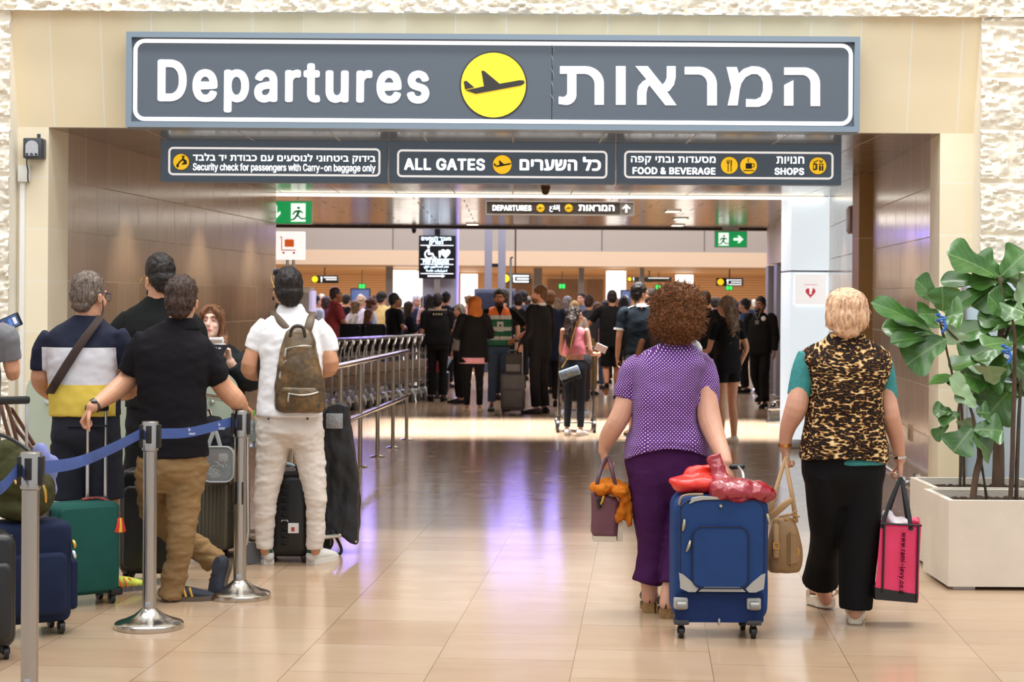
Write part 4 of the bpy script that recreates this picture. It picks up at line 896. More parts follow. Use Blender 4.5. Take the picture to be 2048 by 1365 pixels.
def hand(bm, wr, d, n, side=1, s=1.0, curl=.5, spread=.12, thumb=.4, r=.0085):
    """palm and five separate fingers: d = toward the fingertips, n = the way the palm faces, side = +1/-1 thumb side"""
    wr, d, n = Vector(wr), Vector(d).normalized(), Vector(n); n = (n - d * n.dot(d)).normalized(); t = d.cross(n) * side
    kn = wr + d * .088 * s
    tube(bm, [wr - d * .01 * s, wr + d * .03 * s, wr + d * .06 * s, kn], [(.027 * s, .019 * s), (.034 * s, .017 * s), (.04 * s, .015 * s), (.04 * s, .012 * s)], n=10, sub=2, ref=n)
    for k, (o, ln, rr) in enumerate(((.031, .072, 1.0), (.0105, .08, 1.03), (-.0105, .074, .98), (-.031, .058, .88))):
        p = kn - d * .012 * s + t * o * s; ang = 0; pts = [p]; cv = curl * (1.0 + .12 * (k - 1.5))
        dd = (d + t * (o * spread * 8)).normalized()
        for f, a in ((.46, .55), (.30, .95), (.24, .7)):
            ang += cv * a * 1.35; q = dd * math.cos(ang) + n * math.sin(ang); p = p + q * ln * f * s; pts.append(p)
        tube(bm, pts, [r * s * rr, r * .97 * s * rr, r * .88 * s * rr, r * .75 * s * rr], n=8, sub=2)
    b0 = wr + d * .022 * s + t * .026 * s + n * .006 * s
    q1 = (d * .62 + t * .72 + n * (.2 + thumb * .5)).normalized(); q2 = (d * .85 + t * (.35 - thumb * .5) + n * (.2 + thumb)).normalized()
    p1 = b0 + q1 * .042 * s; p2 = p1 + q2 * .032 * s; p3 = p2 + (q2 + n * thumb * .4).normalized() * .026 * s
    tube(bm, [b0, p1, p2, p3], [r * 1.5 * s, r * 1.2 * s, r * 1.05 * s, r * .85 * s], n=8, sub=2)
    return kn
def shoe(parent, heel, toe, m, s=1.0, sole=M_sole, h=.085, name='shoe', w=.045, tilt=0.0, accent=None, lift=0.0, laces=None):
    """a shoe from heel to toe (world points on its sole)"""
    heel, toe = Vector(heel), Vector(toe); d = toe - heel; ln = d.length; d.normalize()
    side = d.cross(Vector((0, 0, 1))); side.normalize(); up = side.cross(d)
    P = lambda a, b_, c: heel + d * (a * ln) + side * b_ * s + up * c * s
    bm = BM()
    tube(bm, [P(.03, 0, .045), P(.14, 0, .048), P(.36, 0, .045), P(.6, 0, .038), P(.82, 0, .03), P(.97, 0, .024)], [(w * .72 * s, .034 * s), (w * .86 * s, .04 * s), (w * .9 * s, .036 * s), (w * 1.05 * s, .03 * s), (w * .98 * s, .022 * s), (w * .5 * s, .015 * s)], n=14, sub=3, ref=up)
    tube(bm, [P(.17, 0, .05), P(.19, 0, h)], [(w * .78 * s, .045 * s), (w * .72 * s, .05 * s)], n=14, sub=2, ref=d, cap=False)
    sh = add(parent, name, bm, m, world=True, voxel=.006, sm=3)
    bm = BM(); prof = [(0, .62), (.08, .82), (.2, .9), (.4, .86), (.62, 1.08), (.8, 1.06), (.93, .8), (1.0, .35)]
    LR = [(a, w * k) for a, k in prof]; lo, hi = [], []
    for a, b_ in LR: lo.append((a, b_))
    for a, b_ in LR[::-1]: lo.append((a, -b_))
    A = [bm.verts.new(P(a, b_, 0)) for a, b_ in lo]; B = [bm.verts.new(P(a * 1.0, b_ * 1.02, .026)) for a, b_ in lo]
    n = len(lo); bm.faces.new(A[::-1]); bm.faces.new(B)
    for k in range(n): bm.faces.new((A[k], A[(k + 1) % n], B[(k + 1) % n], B[k]))
    add(sh, 'sole', bm, sole, world=True)
    if accent:
        bm = BM(); tube(bm, [P(-.035, 0, .035), P(-.02, 0, h * .95)], [(w * .5 * s, .012 * s), (w * .42 * s, .012 * s)], n=10, ref=d, cap=False); add(sh, 'heel_tab', bm, accent, world=True)
    if laces:
        bm = BM()
        for a in (.42, .5, .58): tube(bm, [P(a, -w * .6, .066 - (a - .42) * .12), P(a + .01, 0, .078 - (a - .42) * .12), P(a, w * .6, .066 - (a - .42) * .12)], [.0035 * s] * 3, n=6, sub=2)
        add(sh, 'laces', bm, laces, world=True)
    return sh
def uv_wrap(cx, cy, z0=0.0, rad=.2):
    """cloth coordinates: flat across the back and front, running on round the sides and over the shoulders"""
    def f(me):
        uvl = me.uv_layers.new(name='wrap'); n = len(me.vertices); co = [0.0] * (3 * n); me.vertices.foreach_get('co', co)
        idx = [0] * len(me.loops); me.loops.foreach_get('vertex_index', idx); out = []
        for i in idx:
            x, y, z = co[3 * i] - cx, co[3 * i + 1] - cy, co[3 * i + 2]
            k = math.copysign(max(0, min(1, (abs(x) - .11) / .07)), x); out += [x + .8 * (y + .13) * k, z - z0 - .5 * y * max(0, min(1, (z - 1.15) / .2))]
        uvl.data.foreach_set('uv', out)
    return f
def strands(bm, src, count, ln, rad, seed, down=.6, curl=.5, zmin=-9, frizz=.02, out=.35):
    """loose locks standing off a hair mesh: thin tapered tubes"""
    rnd = random.Random(seed); vs = [v for v in src.vertices if v.co.z > zmin]
    for _ in range(count):
        v = rnd.choice(vs); n = v.normal; p = v.co - n * rad
        t = (Vector((rnd.uniform(-1, 1), rnd.uniform(-1, 1), rnd.uniform(-1, .4) - down)) * .7); t = t - n * t.dot(n); t = (t.normalized() + n * out * rnd.uniform(.2, 1.4)).normalized()
        pts = [p]; k = 4
        for i in range(k):
            t = (t + Vector((rnd.uniform(-1, 1), rnd.uniform(-1, 1), rnd.uniform(-1, 1))) * curl - n * .10 * i).normalized()
            pts.append(pts[-1] + t * ln * rnd.uniform(.7, 1.2) / k)
        tube(bm, pts, [rad, rad, rad * .9, rad * .7, rad * .3], n=5, sub=1, cap=False)

# ---------------------------------------------------------------- a whole figure from joints (used for everybody in the middle distance and the crowd)
def figure(name_label, loc, yaw, height=1.75, head_yaw=0.0, head_pitch=0.0, build=1.0, top=None, bottom=None, shoes=(M_black, M_dsole), skin_m=SK_M, hair=('short', HR_BLK), arms=None, legs=None, group=None, face=True, vox=.011, beard=None, belly=0.0, female=False, lean=0.0, sub=False):
    t = thing('person', name_label, 'person', loc, yaw, group); k = height / 1.75
    V = lambda x, y, z: Vector((x, y, z)) * k
    sw = (.165 if female else .195) * (1 + (build - 1) * .6); hw = (.165 if female else .155) * build
    arms = arms or {}; legs = legs or {}
    ly = lambda z: lean * max(0, z - 1.0)       # forward lean of the upper body
    hc = V(0, .02 + ly(1.6), 1.63); hs = k * (.94 if female else .98)
    bm = BM(); P, M = head_shapes(bm, hc, hs, head_yaw, head_pitch)
    tube(bm, [V(0, -.005 + ly(1.56), 1.58), V(0, -.015 + ly(1.5), 1.52), V(0, -.015 + ly(1.45), 1.44)], [.05 * k, .053 * k, .07 * k], n=12)
    rings(bm, [(0, ly(.95) , .95 * k, hw * .8 * k, .085 * k), (0, ly(1.2) * k, 1.2 * k, sw * .7 * k, .08 * k), (0, ly(1.42) * k, 1.42 * k, sw * .8 * k, .06 * k)], n=16)
    AJ = {}
    for sd, q in (('l', -1), ('r', 1)):
        el, wr, hd, pn, cu = arms.get(sd, ((q * .25, -.02, 1.14), (q * .26, .05, .90), (0, .12, -1), (-q, 0, 0), .35))
        sh = V(q * (sw + .005), ly(1.43), 1.425); el, wr = V(*el), V(*wr); AJ[sd] = (sh, el, wr, Vector(hd), Vector(pn), cu)
        armk = .82 if (top or {}).get('sleeve', .62) > 1 else 1.0
        rb = armk * .046 * (.85 if female else 1) * (1 + (build - 1) * .7)
        tube(bm, [sh, (sh + el) / 2, el, (el + wr) / 2 , wr], [rb * k, rb * .95 * k, rb * .8 * k, rb * .74 * k, rb * .55 * k], n=10)
        hand(bm, wr, hd, pn, -q, .95 * k, cu)
    LJ = {}
    for sd, q in (('l', -1), ('r', 1)):
        kn, an, toe = legs.get(sd, ((q * .09, .015, .5), (q * .095, -.02, .09), (q * .12, .12)))
        LJ[sd] = (V(q * .085, 0, .9), V(*kn), V(*an), toe)
        tube(bm, [V(q * .085, 0, .92), (V(q * .085, 0, .9) + V(*kn)) / 2, V(*kn), (V(*kn) * .6 + V(*an) * .4) + V(0, -.012, 0), V(*an)], [x * k * (.74 if (bottom or {}).get('len', 1.95) > 1 else 1.0) for x in (.075 * build, .068 * build, .05 * build, .05 * build, .034)], n=12)
        a = V(*an); d = Vector((toe[0] - an[0], toe[1] - an[1], toe[2] if len(toe) > 2 else 0)).normalized(); tube(bm, [a, a + d * .05 * k + V(0, 0, -.045), a + d * .13 * k + V(0, 0, -.06)], [.034 * k, (.036 * k, .028 * k), (.036 * k, .018 * k)], n=10)
    add(t, 'body', bm, skin_m, voxel=vox, sm=3)
    if face:
        t.location = (0, 0, 0)           # helper parts below take local points
        face_parts(t, P, M, hs, beard=beard); t.location = loc
    tm = top or {}
    # upper garment
    if top:
        bm = BM(); hem = tm.get('hem', .93); fit = tm.get('fit', 1.0); ch = tm.get('chest', 1.0)
        bl = belly; wz = (.135 if female else .152) * build
        R_ = [(0, ly(hem) * k, hem * k, (hw + .012) * fit * k, (.112 * build + bl * .5) * fit * k), (0, (.012 * bl * 8 + ly(1.08)) * k, 1.08 * k, (wz + .018) * fit * k, (.105 * build + bl) * fit * k), (0, ly(1.28) * k, 1.28 * k, (sw * .86) * fit * k, .115 * build * ch * k), (0, ly(1.4) * k, 1.4 * k, (sw * .92) * k, .095 * k), (0, (ly(1.47) - .008) * k, 1.468 * k, sw * .62 * k, .072 * k), (0, (ly(1.5) - .012) * k, tm.get('neck', 1.505) * k, .062 * k, .058 * k)]
        rings(bm, [r for r in R_ if r[2] > hem * k - .001])
        sl = tm.get('sleeve', .62); rad = tm.get('srad', .062) * (.85 if female else 1) * (1 + (build - 1) * .6)
        for sd in ('l', 'r'):
            sh, el, wr, *_ = AJ[sd]
            q = -1 if sd == 'l' else 1
            if sl <= 0: continue
            if sl <= 1: tube(bm, [sh - V(q * .05, 0, -.008), sh, sh.lerp(el, sl * .5), sh.lerp(el, sl)], [rad * .95 * k, rad * k, rad * .95 * k, rad * .95 * k], n=12, cap=False)
            else: tube(bm, [sh - V(q * .05, 0, -.008), sh, sh.lerp(el, .5), el, el.lerp(wr, .5), el.lerp(wr, sl - 1)], [rad * .95 * k, rad * k, rad * .92 * k, rad * .84 * k, rad * .76 * k, rad * .62 * k], n=12, cap=False)
        o = add(t, tm.get('name', 'shirt'), bm, tm['m'], voxel=vox, sm=3, folds=(.006 * k, (7, 7, 13), sum(map(ord, name_label)) % 50))
        if tm.get('collar'):
            bm = BM(); rings(bm, [(0, (ly(1.5) - .014) * k, 1.485 * k, .076 * k, .072 * k), (0, (ly(1.5) - .014) * k, 1.525 * k, .066 * k, .064 * k)], n=20); add(t, 'collar', bm, tm['collar'])
    bt = bottom or {}
    if bottom:
        bm = BM(); L_ = bt.get('len', 1.95); r0 = bt.get('thigh', .088) * build; r1 = bt.get('knee', .066); r2 = bt.get('cuff', .058)
        rings(bm, [(0, 0, .84 * k, (hw + .0) * k, .108 * build * k), (0, -.006 * k, .93 * k, (hw + .006) * k, .112 * build * k), (0, 0, bt.get('waist', 1.05) * k, (.138 * build + .01) * k, .1 * build * k)])
        for sd in ('l', 'r'):
            hp, kn, an, _ = LJ[sd]
            if bt.get('skirt'): continue
            if L_ <= 1: e = hp.lerp(kn, L_); tube(bm, [hp, hp.lerp(kn, L_ * .5), e], [r0 * k, r0 * .98 * k, bt.get('hemr', r0 * .95) * k], n=14, cap=False)
            else: tube(bm, [hp, hp.lerp(kn, .5), kn, kn.lerp(an, .5), kn.lerp(an, L_ - 1)], [r0 * k, (r0 + r1) / 2 * 1.02 * k, r1 * k, (r1 + r2) / 2 * k, r2 * k], n=14, cap=False)
        add(t, bt.get('name', 'trousers'), bm, bt['m'], voxel=vox, sm=3, folds=(.006 * k, (8, 8, 20), sum(map(ord, name_label)) % 37))
    if shoes:
        t.location = (0, 0, 0)
        for sd in ('l', 'r'):
            an, toe = LJ[sd][2], LJ[sd][3]; d = Vector((toe[0] - an.x / k, toe[1] - an.y / k, 0)).normalized()
            dz = toe[2] if len(toe) > 2 else 0.0; d = Vector((d.x, d.y, dz)).normalized()
            base = an - Vector((0, 0, .088 * k)); heel = base - d * .07 * k; shoe(t, heel, heel + d * .27 * k, shoes[0], k, shoes[1])
        t.location = loc
    build_hair(t, hair, P, M, hs, k, local=True)
    return t
def build_hair(t, hair, P, M, s, k, local=False):
    if not hair: return
    kind, hm = hair[0], hair[1]; bm = BM(); fo = (.006, (40, 40, 40)); nm = 'hair'; vx = .008
    def e(p, r): ell(bm, P(*p), [q * s for q in r], M, 16)
    if kind == 'short': hair_short(bm, P, M, s, .014, thick=.008)
    elif kind == 'buzz': hair_short(bm, P, M, s, .004, thick=.002); fo = (.002, (60, 60, 60))
    elif kind == 'bald': e((0, -.052, -.005), (.079, .066, .05)); fo = (.003, (60, 60, 60))
    elif kind == 'bushy': e((0, -.025, .055), (.105, .115, .1)); e((0, -.06, -.01), (.1, .075, .08)); fo = [(.016, (28, 28, 28)), (.008, (70, 70, 70))]
    elif kind == 'bun': hair_short(bm, P, M, s, .014, thick=.01); e((0, -.1, .09), (.05, .05, .045))
    elif kind == 'bob':
        e((0, -.02, .05), (.092, .107, .09)); tube(bm, [P(0, -.05, .0), P(0, -.06, -.1)], [(.1 * s, .07 * s), (.09 * s, .05 * s)], n=16, ref=M @ Vector((0, 1, 0)))
        for q in (-1, 1): tube(bm, [P(q * .075, .0, .03), P(q * .085, .01, -.04), P(q * .08, .0, -.1)], [.024 * s, .026 * s, .02 * s])
        fo = (.008, (40, 40, 18))
    elif kind in ('long', 'wavy'):
        L_ = hair[2] if len(hair) > 2 else .34
        e((0, -.02, .05), (.088, .105, .088)); wv = 1.35 if kind == 'wavy' else 1.0; tube(bm, [P(0, -.055, .02), P(0, -.075, -.1), P(0, -.095, -.1 - L_ * .5), P(0, -.09, -.1 - L_)], [(.098 * s, .066 * s), (.115 * wv * s, .05 * wv * s), (.12 * wv * s, .045 * wv * s), (.075 * wv * s, .026 * wv * s)], n=18, ref=M @ Vector((0, 1, 0)))
        for q in (-1, 1): tube(bm, [P(q * .07, .03, .06), P(q * .088, .0, -.03), P(q * .1, -.035, -.14), P(q * .09, -.05, -.1 - L_ * .7)], [.024 * s, .026 * s, .028 * s, .015 * s])
        fo = [(.014, (36, 36, 12)), (.006, (90, 90, 30))] if kind == 'wavy' else (.007, (60, 60, 8))
    elif kind == 'hijab':
        nm = 'headscarf'; e((0, -.03, .03), (.112, .125, .105)); e((0, -.02, -.06), (.118, .11, .1)); tube(bm, [P(0, -.03, -.06), P(0, -.04, -.13), P(0, -.05, -.19)], [(.11 * s, .1 * s), (.125 * s, .1 * s), (.11 * s, .07 * s)], n=18); fo = (.006, (14, 14, 34))
    elif kind == 'hat': hair_short(bm, P, M, s, .01); nm = 'hair'
    o = add(t, nm, bm, hm, voxel=vx, sm=3, folds=fo)
    if kind in ('bushy', 'wavy', 'long', 'bob') and len(hair) > 3:
        bm = BM(); strands(bm, o.data, hair[3], .1 * s, .004 * s, 5, down=1.0, curl=.3); add(o, 'loose_locks', bm, hm)
    if kind == 'hat':
        bm = BM(); e((0, -.018, .075), (.093, .11, .075)); tube(bm, [P(0, .06, .07), P(0, .16, .055)], [(.075 * s, .012 * s), (.06 * s, .008 * s)], n=12, ref=M @ Vector((0, 0, 1))); add(t, 'cap', bm, hair[2], voxel=.008)
# ================================================================ the people near the camera, shaped from their measured outlines
def T(bm, d, L, n=14, sub=3, ref=(0, 1, 0), cap=True, rd=1.0):
    pts = [W(q[0], q[1], d + q[2]) for q in L]
    tube(bm, pts, [(q[3] / sc(d + q[2]), q[3] / sc(d + q[2]) * (q[4] if len(q) > 4 else rd)) for q in L], n, sub, ref, cap)
def ARM(bm, d, L): T(bm, d, [(q[0], q[1], q[2], q[3] * (.68, .8)[i] if i < 2 else q[3]) for i, q in enumerate(L)])     # slimmer under the sleeve
def RG(bm, d, rows, power=2.3, n=36, sub=3):
    out = []
    for q in rows:      # (py, xl, xr, half depth, depth offset)
        c = W((q[1] + q[2]) / 2, q[0], d + (q[4] if len(q) > 4 else 0)); out.append((c.x, c.y, c.z, (q[2] - q[1]) / 2 / sc(d), q[3]))
    rings(bm, out[::-1] if out[0][2] > out[-1][2] else out, n, sub, power)
def person(label, px, py):
    p = FL(px, py); return thing('person', label, 'person', p), p.y
def wear(t, name, bm, m, vox=.008, folds=None, uv=None, post=None, sm=4): return add(t, name, bm, m, world=True, voxel=vox, folds=folds, uv=uv, post=post, sm=sm)
def band(t, name, c, ax, r, m, w_=.007, th=.003):
    c, ax = Vector(c), Vector(ax).normalized(); bm = BM(); u = ax.orthogonal().normalized(); v = ax.cross(u); n = 24; A = []
    for z, rr in ((-w_, r), (-w_, r + th), (w_, r + th), (w_, r)):
        A.append([bm.verts.new(c + ax * z + (u * math.cos(2 * math.pi * k / n) + v * math.sin(2 * math.pi * k / n)) * rr) for k in range(n)])
    for i in range(4):
        for k in range(n): bm.faces.new((A[i][k], A[i][(k + 1) % n], A[(i + 1) % 4][(k + 1) % n], A[(i + 1) % 4][k]))
    return add(t, name, bm, m, world=True)
def hemline(z0, band_, amp, cx, hw):
    def f(me):
        for v in me.vertices:
            if v.co.z < z0 + band_:
                k = 1 - max(0, (v.co.z - z0)) / band_; v.co.z += amp * k * max(0, 1 - ((v.co.x - cx) / hw) ** 2)
    return f

# ---- fabrics with a print
def pat_nodes(name):
    m, nt, b = nodes(name); uv = nt.nodes.new('ShaderNodeUVMap'); uv.uv_map = 'wrap'; b.inputs['Roughness'].default_value = .8; b.inputs['Specular IOR Level'].default_value = .2
    n = nt.nodes.new('ShaderNodeTexNoise'); n.inputs['Scale'].default_value = 260; tc = nt.nodes.new('ShaderNodeTexCoord'); nt.links.new(tc.outputs['Object'], n.inputs['Vector'])
    bp = nt.nodes.new('ShaderNodeBump'); bp.inputs['Strength'].default_value = .1; bp.inputs['Distance'].default_value = .006; nt.links.new(n.outputs['Fac'], bp.inputs['Height']); nt.links.new(bp.outputs[0], b.inputs['Normal'])
    return m, nt, b, uv
m, nt, b, uv = pat_nodes('purple_polka_dot'); sp = nt.nodes.new('ShaderNodeSeparateXYZ'); nt.links.new(uv.outputs[0], sp.inputs[0])
cell = .0185
def dots(ox, oy):
    fx = mnode(nt, 'SUBTRACT', mnode(nt, 'FRACT', mnode(nt, 'ADD', mnode(nt, 'DIVIDE', sp.outputs[0], cell), 50 + ox)), .5)
    fy = mnode(nt, 'SUBTRACT', mnode(nt, 'FRACT', mnode(nt, 'ADD', mnode(nt, 'DIVIDE', sp.outputs[1], cell), 50 + oy)), .5)
    return mnode(nt, 'LESS_THAN', mnode(nt, 'ADD', mnode(nt, 'MULTIPLY', fx, fx), mnode(nt, 'MULTIPLY', fy, fy)), .021)
dd_ = mnode(nt, 'MAXIMUM', dots(0, 0), dots(.5, .5))
nt.links.new(mixc(nt, dd_, lin((94, 46, 122)), lin((244, 236, 248))), b.inputs['Base Color']); M_dot = m
m, nt, b, uv = pat_nodes('leopard_print'); mp = nt.nodes.new('ShaderNodeMapping'); mp.inputs['Scale'].default_value = (36, 78, 1); mp.inputs['Rotation'].default_value = (0, 0, R(-8)); nt.links.new(uv.outputs[0], mp.inputs[0])
n1 = nt.nodes.new('ShaderNodeTexNoise'); n1.inputs['Scale'].default_value = .6; n1.inputs['Detail'].default_value = 2; nt.links.new(mp.outputs[0], n1.inputs['Vector'])
av = nt.nodes.new('ShaderNodeMixRGB'); av.blend_type = 'ADD'; av.inputs[0].default_value = 1.3; nt.links.new(mp.outputs[0], av.inputs[1]); nt.links.new(n1.outputs['Color'], av.inputs[2])
vo = nt.nodes.new('ShaderNodeTexVoronoi'); vo.feature = 'F1'; vo.inputs['Scale'].default_value = 1.0; nt.links.new(av.outputs[0], vo.inputs['Vector'])
n2 = nt.nodes.new('ShaderNodeTexNoise'); n2.inputs['Scale'].default_value = 1.3; n2.inputs['Detail'].default_value = 3; nt.links.new(mp.outputs[0], n2.inputs['Vector'])
n4 = nt.nodes.new('ShaderNodeTexNoise'); n4.inputs['Scale'].default_value = .22; n4.inputs['Detail'].default_value = 2; nt.links.new(mp.outputs[0], n4.inputs['Vector'])
q = mnode(nt, 'ADD', vo.outputs['Distance'], mnode(nt, 'MULTIPLY', mnode(nt, 'SUBTRACT', n2.outputs['Fac'], .5), .9))
q = mnode(nt, 'SUBTRACT', q, mnode(nt, 'MULTIPLY', mnode(nt, 'SUBTRACT', n4.outputs['Fac'], .5), .9))
nt.links.new(ramp(nt, q, [(.0, (104, 62, 26)), (.17, (84, 48, 22)), (.23, (24, 18, 16)), (.55, (30, 22, 18)), (.62, (112, 72, 34)), (.72, (196, 152, 92)), (.95, (232, 208, 158))]), b.inputs['Base Color']); M_leo = m
m, nt, b, uv = pat_nodes('tricolour_tee'); tc = nt.nodes.new('ShaderNodeTexCoord'); sp = nt.nodes.new('ShaderNodeSeparateXYZ'); nt.links.new(tc.outputs['Object'], sp.inputs[0])
zA = W(180, 694, 9.45).z; zB = W(180, 767, 9.45).z
a_ = mnode(nt, 'GREATER_THAN', sp.outputs[2], zA); b2_ = mnode(nt, 'GREATER_THAN', sp.outputs[2], zB)
side_ = mnode(nt, 'GREATER_THAN', mnode(nt, 'ABSOLUTE', mnode(nt, 'ADD', sp.outputs[0], FL(225, 1190).x - W(168, 740, 9.45).x)), .197)
c1 = mixc(nt, b2_, lin((232, 206, 92)), lin((214, 214, 220))); c2 = mixc(nt, mnode(nt, 'MAXIMUM', a_, side_), c1, lin((34, 38, 56))); nt.links.new(c2, b.inputs['Base Color']); M_tri = m

# ================================================================ woman in leopard vest
t, d = person('person in leopard print vest and black trousers, seen from behind, carrying two bags', 1710, 1250)
bm = BM(); P, M = head_shapes(bm, W(1693, 632, d), .96, R(-4))
T(bm, d, [(1693, 650, 0, 26), (1693, 676, 0, 27), (1692, 700, 0.025, 24)])
RG(bm, d, [(905, 1625, 1750, .11), (760, 1640, 1752, .09), (700, 1640, 1745, .06)])
ARM(bm, d, [(1614, 715, 0, 21), (1601, 770, -.01, 23), (1593, 815, -.02, 23), (1577, 852, .01, 17), (1571, 880, .03, 12.5), (1570, 897, .04, 11.5)])
hand(bm, W(1570, 899, d + .04), (.10, .12, -1), (.9, .3, 0), -1, .92, 1.05)
ARM(bm, d, [(1768, 728, 0, 20), (1776, 790, -.01, 20), (1781, 832, -.02, 19), (1792, 872, .02, 16), (1798, 905, .05, 12), (1800, 920, .06, 11)])
hand(bm, W(1800, 922, d + .06), (.04, .12, -1), (-.9, .3, 0), 1, .92, 1.1)
for L_ in ([(1655, 900, 0, 26), (1652, 1000, .05, 25), (1647, 1100, .22, 23), (1641, 1150, .36, 18), (1644, 1182, .40, 13), (1652, 1200, .42, 13)], [(1712, 900, 0, 26), (1716, 1040, 0, 25), (1712, 1150, .0, 22), (1711, 1205, .0, 14), (1710, 1228, .0, 13)]): T(bm, d, L_)
def foot(bm, heel, toe, s=1.0):
    heel, toe = Vector(heel), Vector(toe); dd = toe - heel; up = Vector((0, 0, 1)); ln = dd.length; dn = dd.normalized()
    tube(bm, [heel + dn * .02 + up * .035, heel + dd * .35 + up * .045, heel + dd * .7 + up * .025, heel + dd * .93 + up * .015], [(.028 * s, .03 * s), (.034 * s, .036 * s), (.042 * s, .02 * s), (.036 * s, .012 * s)], n=12, ref=up)
hL, tL = W(1660, 1205, d + .42), W(1621, 1172, d + .60); hL.z = .055; tL.z = .05
hR, tR = W(1710, 1235, d), W(1712, 1195, d + .235); hR.z = tR.z = .05
foot(bm, hL, tL, .95); foot(bm, hR, tR, .95)
wear(t, 'body', bm, SK_L, .0052)
M_cream = mat('cream_leather', (226, 216, 198), .45)
def sandal(t, h, e, m, thick=.048, s=1.0):
    dd = (e - h); dn = dd.normalized(); sd = dn.cross(Vector((0, 0, 1))).normalized(); up = Vector((0, 0, 1))
    bm = BM(); pr = [(-.06, .6), (.03, .85), (.3, .85), (.6, 1.1), (.85, 1.05), (1.03, .55)]
    o = [(a, k * .043) for a, k in pr] + [(a, -k * .043) for a, k in pr[::-1]]
    A = [bm.verts.new(h + dd * a + sd * b_ * s - up * thick) for a, b_ in o]; B = [bm.verts.new(h + dd * a + sd * b_ * s + up * .006) for a, b_ in o]
    n = len(o); bm.faces.new(A[::-1]); bm.faces.new(B)
    for k in range(n): bm.faces.new((A[k], A[(k + 1) % n], B[(k + 1) % n], B[k]))
    bmesh.ops.bevel(bm, geom=list(bm.edges), offset=.006, segments=2, affect='EDGES')
    so = add(t, 'sandal', bm, m, world=True)
    for a, rz_, nm in ((.0, .058, 'heel_strap'), (.32, .082, 'ankle_strap'), (.72, .05, 'toe_strap')):
        bm = BM(); c = h + dd * a; w_ = .036 if a < .5 else .046; off = dn * (-.035 if a == 0 else 0)
        pts = [c - sd * w_ * s + (dn * .06 if a == 0 else Vector()), c - sd * w_ * s + up * rz_ * .6 + off * .6, c + up * rz_ + off, c + sd * w_ * s + up * rz_ * .6 + off * .6, c + sd * w_ * s + (dn * .06 if a == 0 else Vector())]
        tube(bm, pts, [(.012, .004)] * 5 if a else [(.013, .005)] * 5, n=8, ref=dn if a else up); add(so, nm, bm, m, world=True)
sandal(t, hL, tL, M_cream); sandal(t, hR, tR, M_cream)
bm = BM(); RG(bm, d, [(1010, 1628, 1748, .09), (960, 1608, 1766, .155), (930, 1605, 1769, .165), (900, 1606, 1766, .16), (880, 1612, 1760, .14)])
T(bm, d, [(1650, 940, 0, 42, 1.5), (1652, 1010, .04, 38, 1.35), (1651, 1075, .13, 30, 1.3), (1647, 1120, .25, 31, 1.1), (1639, 1166, .33, 37, 1.0)], cap=False, n=18)
T(bm, d, [(1724, 940, 0, 42, 1.5), (1720, 1020, 0, 41, 1.3), (1717, 1100, 0, 39, 1.1), (1714, 1160, 0, 36, 1.0), (1711, 1219, 0, 33, 1.0)], cap=False, n=18)
wear(t, 'trousers', bm, cloth('black_trousers', (16, 16, 18), .8), .009, (.008, (6, 6, 3.0), 2))
bm = BM(); RG(bm, d, [(927, 1642, 1770, .176), (917, 1640, 1768, .172), (900, 1640, 1762, .15), (840, 1625, 1755, .14)]); T(bm, d, [(1618, 708, 0, 22), (1606, 745, 0, 24), (1598, 792, 0, 24)], cap=False); T(bm, d, [(1766, 724, 0, 19), (1773, 760, 0, 19), (1776, 801, 0, 19)], cap=False)
M_teal = mat('teal_mesh_knit', (52, 140, 140), .7, bump=.5, bscale=300, var=.15, vscale=60)
wear(t, 'teal_blouse', bm, M_teal, .008, (.003, (12, 12, 12), 1))
bm = BM(); RG(bm, d, [(925, 1600, 1775, .192), (880, 1604, 1773, .186), (835, 1611, 1766, .165), (785, 1620, 1764, .16), (745, 1613, 1778, .15), (722, 1602, 1784, .125), (704, 1604, 1777, .10), (690, 1622, 1758, .085), (680, 1645, 1740, .074), (666, 1660, 1727, .066)], power=2.5)
wear(t, 'vest', bm, M_leo, .008, [(.006, (6, 6, 10), 3), (.004, (14, 14, 22), 4)], uv_wrap(W(1690, 800, d).x - t.location.x, 0), hemline(W(1690, 925, d).z - t.location.z, .06, .03, -.1, .25))
for q in (('bracelet', W(1570, 890, d + .035), (.05, .1, -1), .032, M_gold), ('watch', W(1799, 914, d + .055), (.06, .1, -1), .030, M_chrome)): band(t, *q)
bm = BM(); s_ = .96
for p, r in (((0, -.02, .055), (.108, .115, .092)), ((0, -.065, -.005), (.098, .074, .088)), ((-.05, -.03, .0), (.066, .07, .085)), ((.05, -.03, .0), (.066, .07, .085)), ((0, -.07, -.07), (.075, .05, .045))): ell(bm, P(*p), [x * s_ for x in r], M, 20)
ho = wear(t, 'hair', bm, hairm('hair_strawberry_blonde', (226, 180, 144), .7, (1, 1, .25), 60), .006, [(.008, (24, 24, 12), 3), (.003, (60, 60, 26), 4)])
bm = BM(); strands(bm, ho.data, 320, .03, .0014, 11, down=.8, curl=.25, out=.10); add(t, 'loose_locks', bm, MATS['hair_strawberry_blonde'])

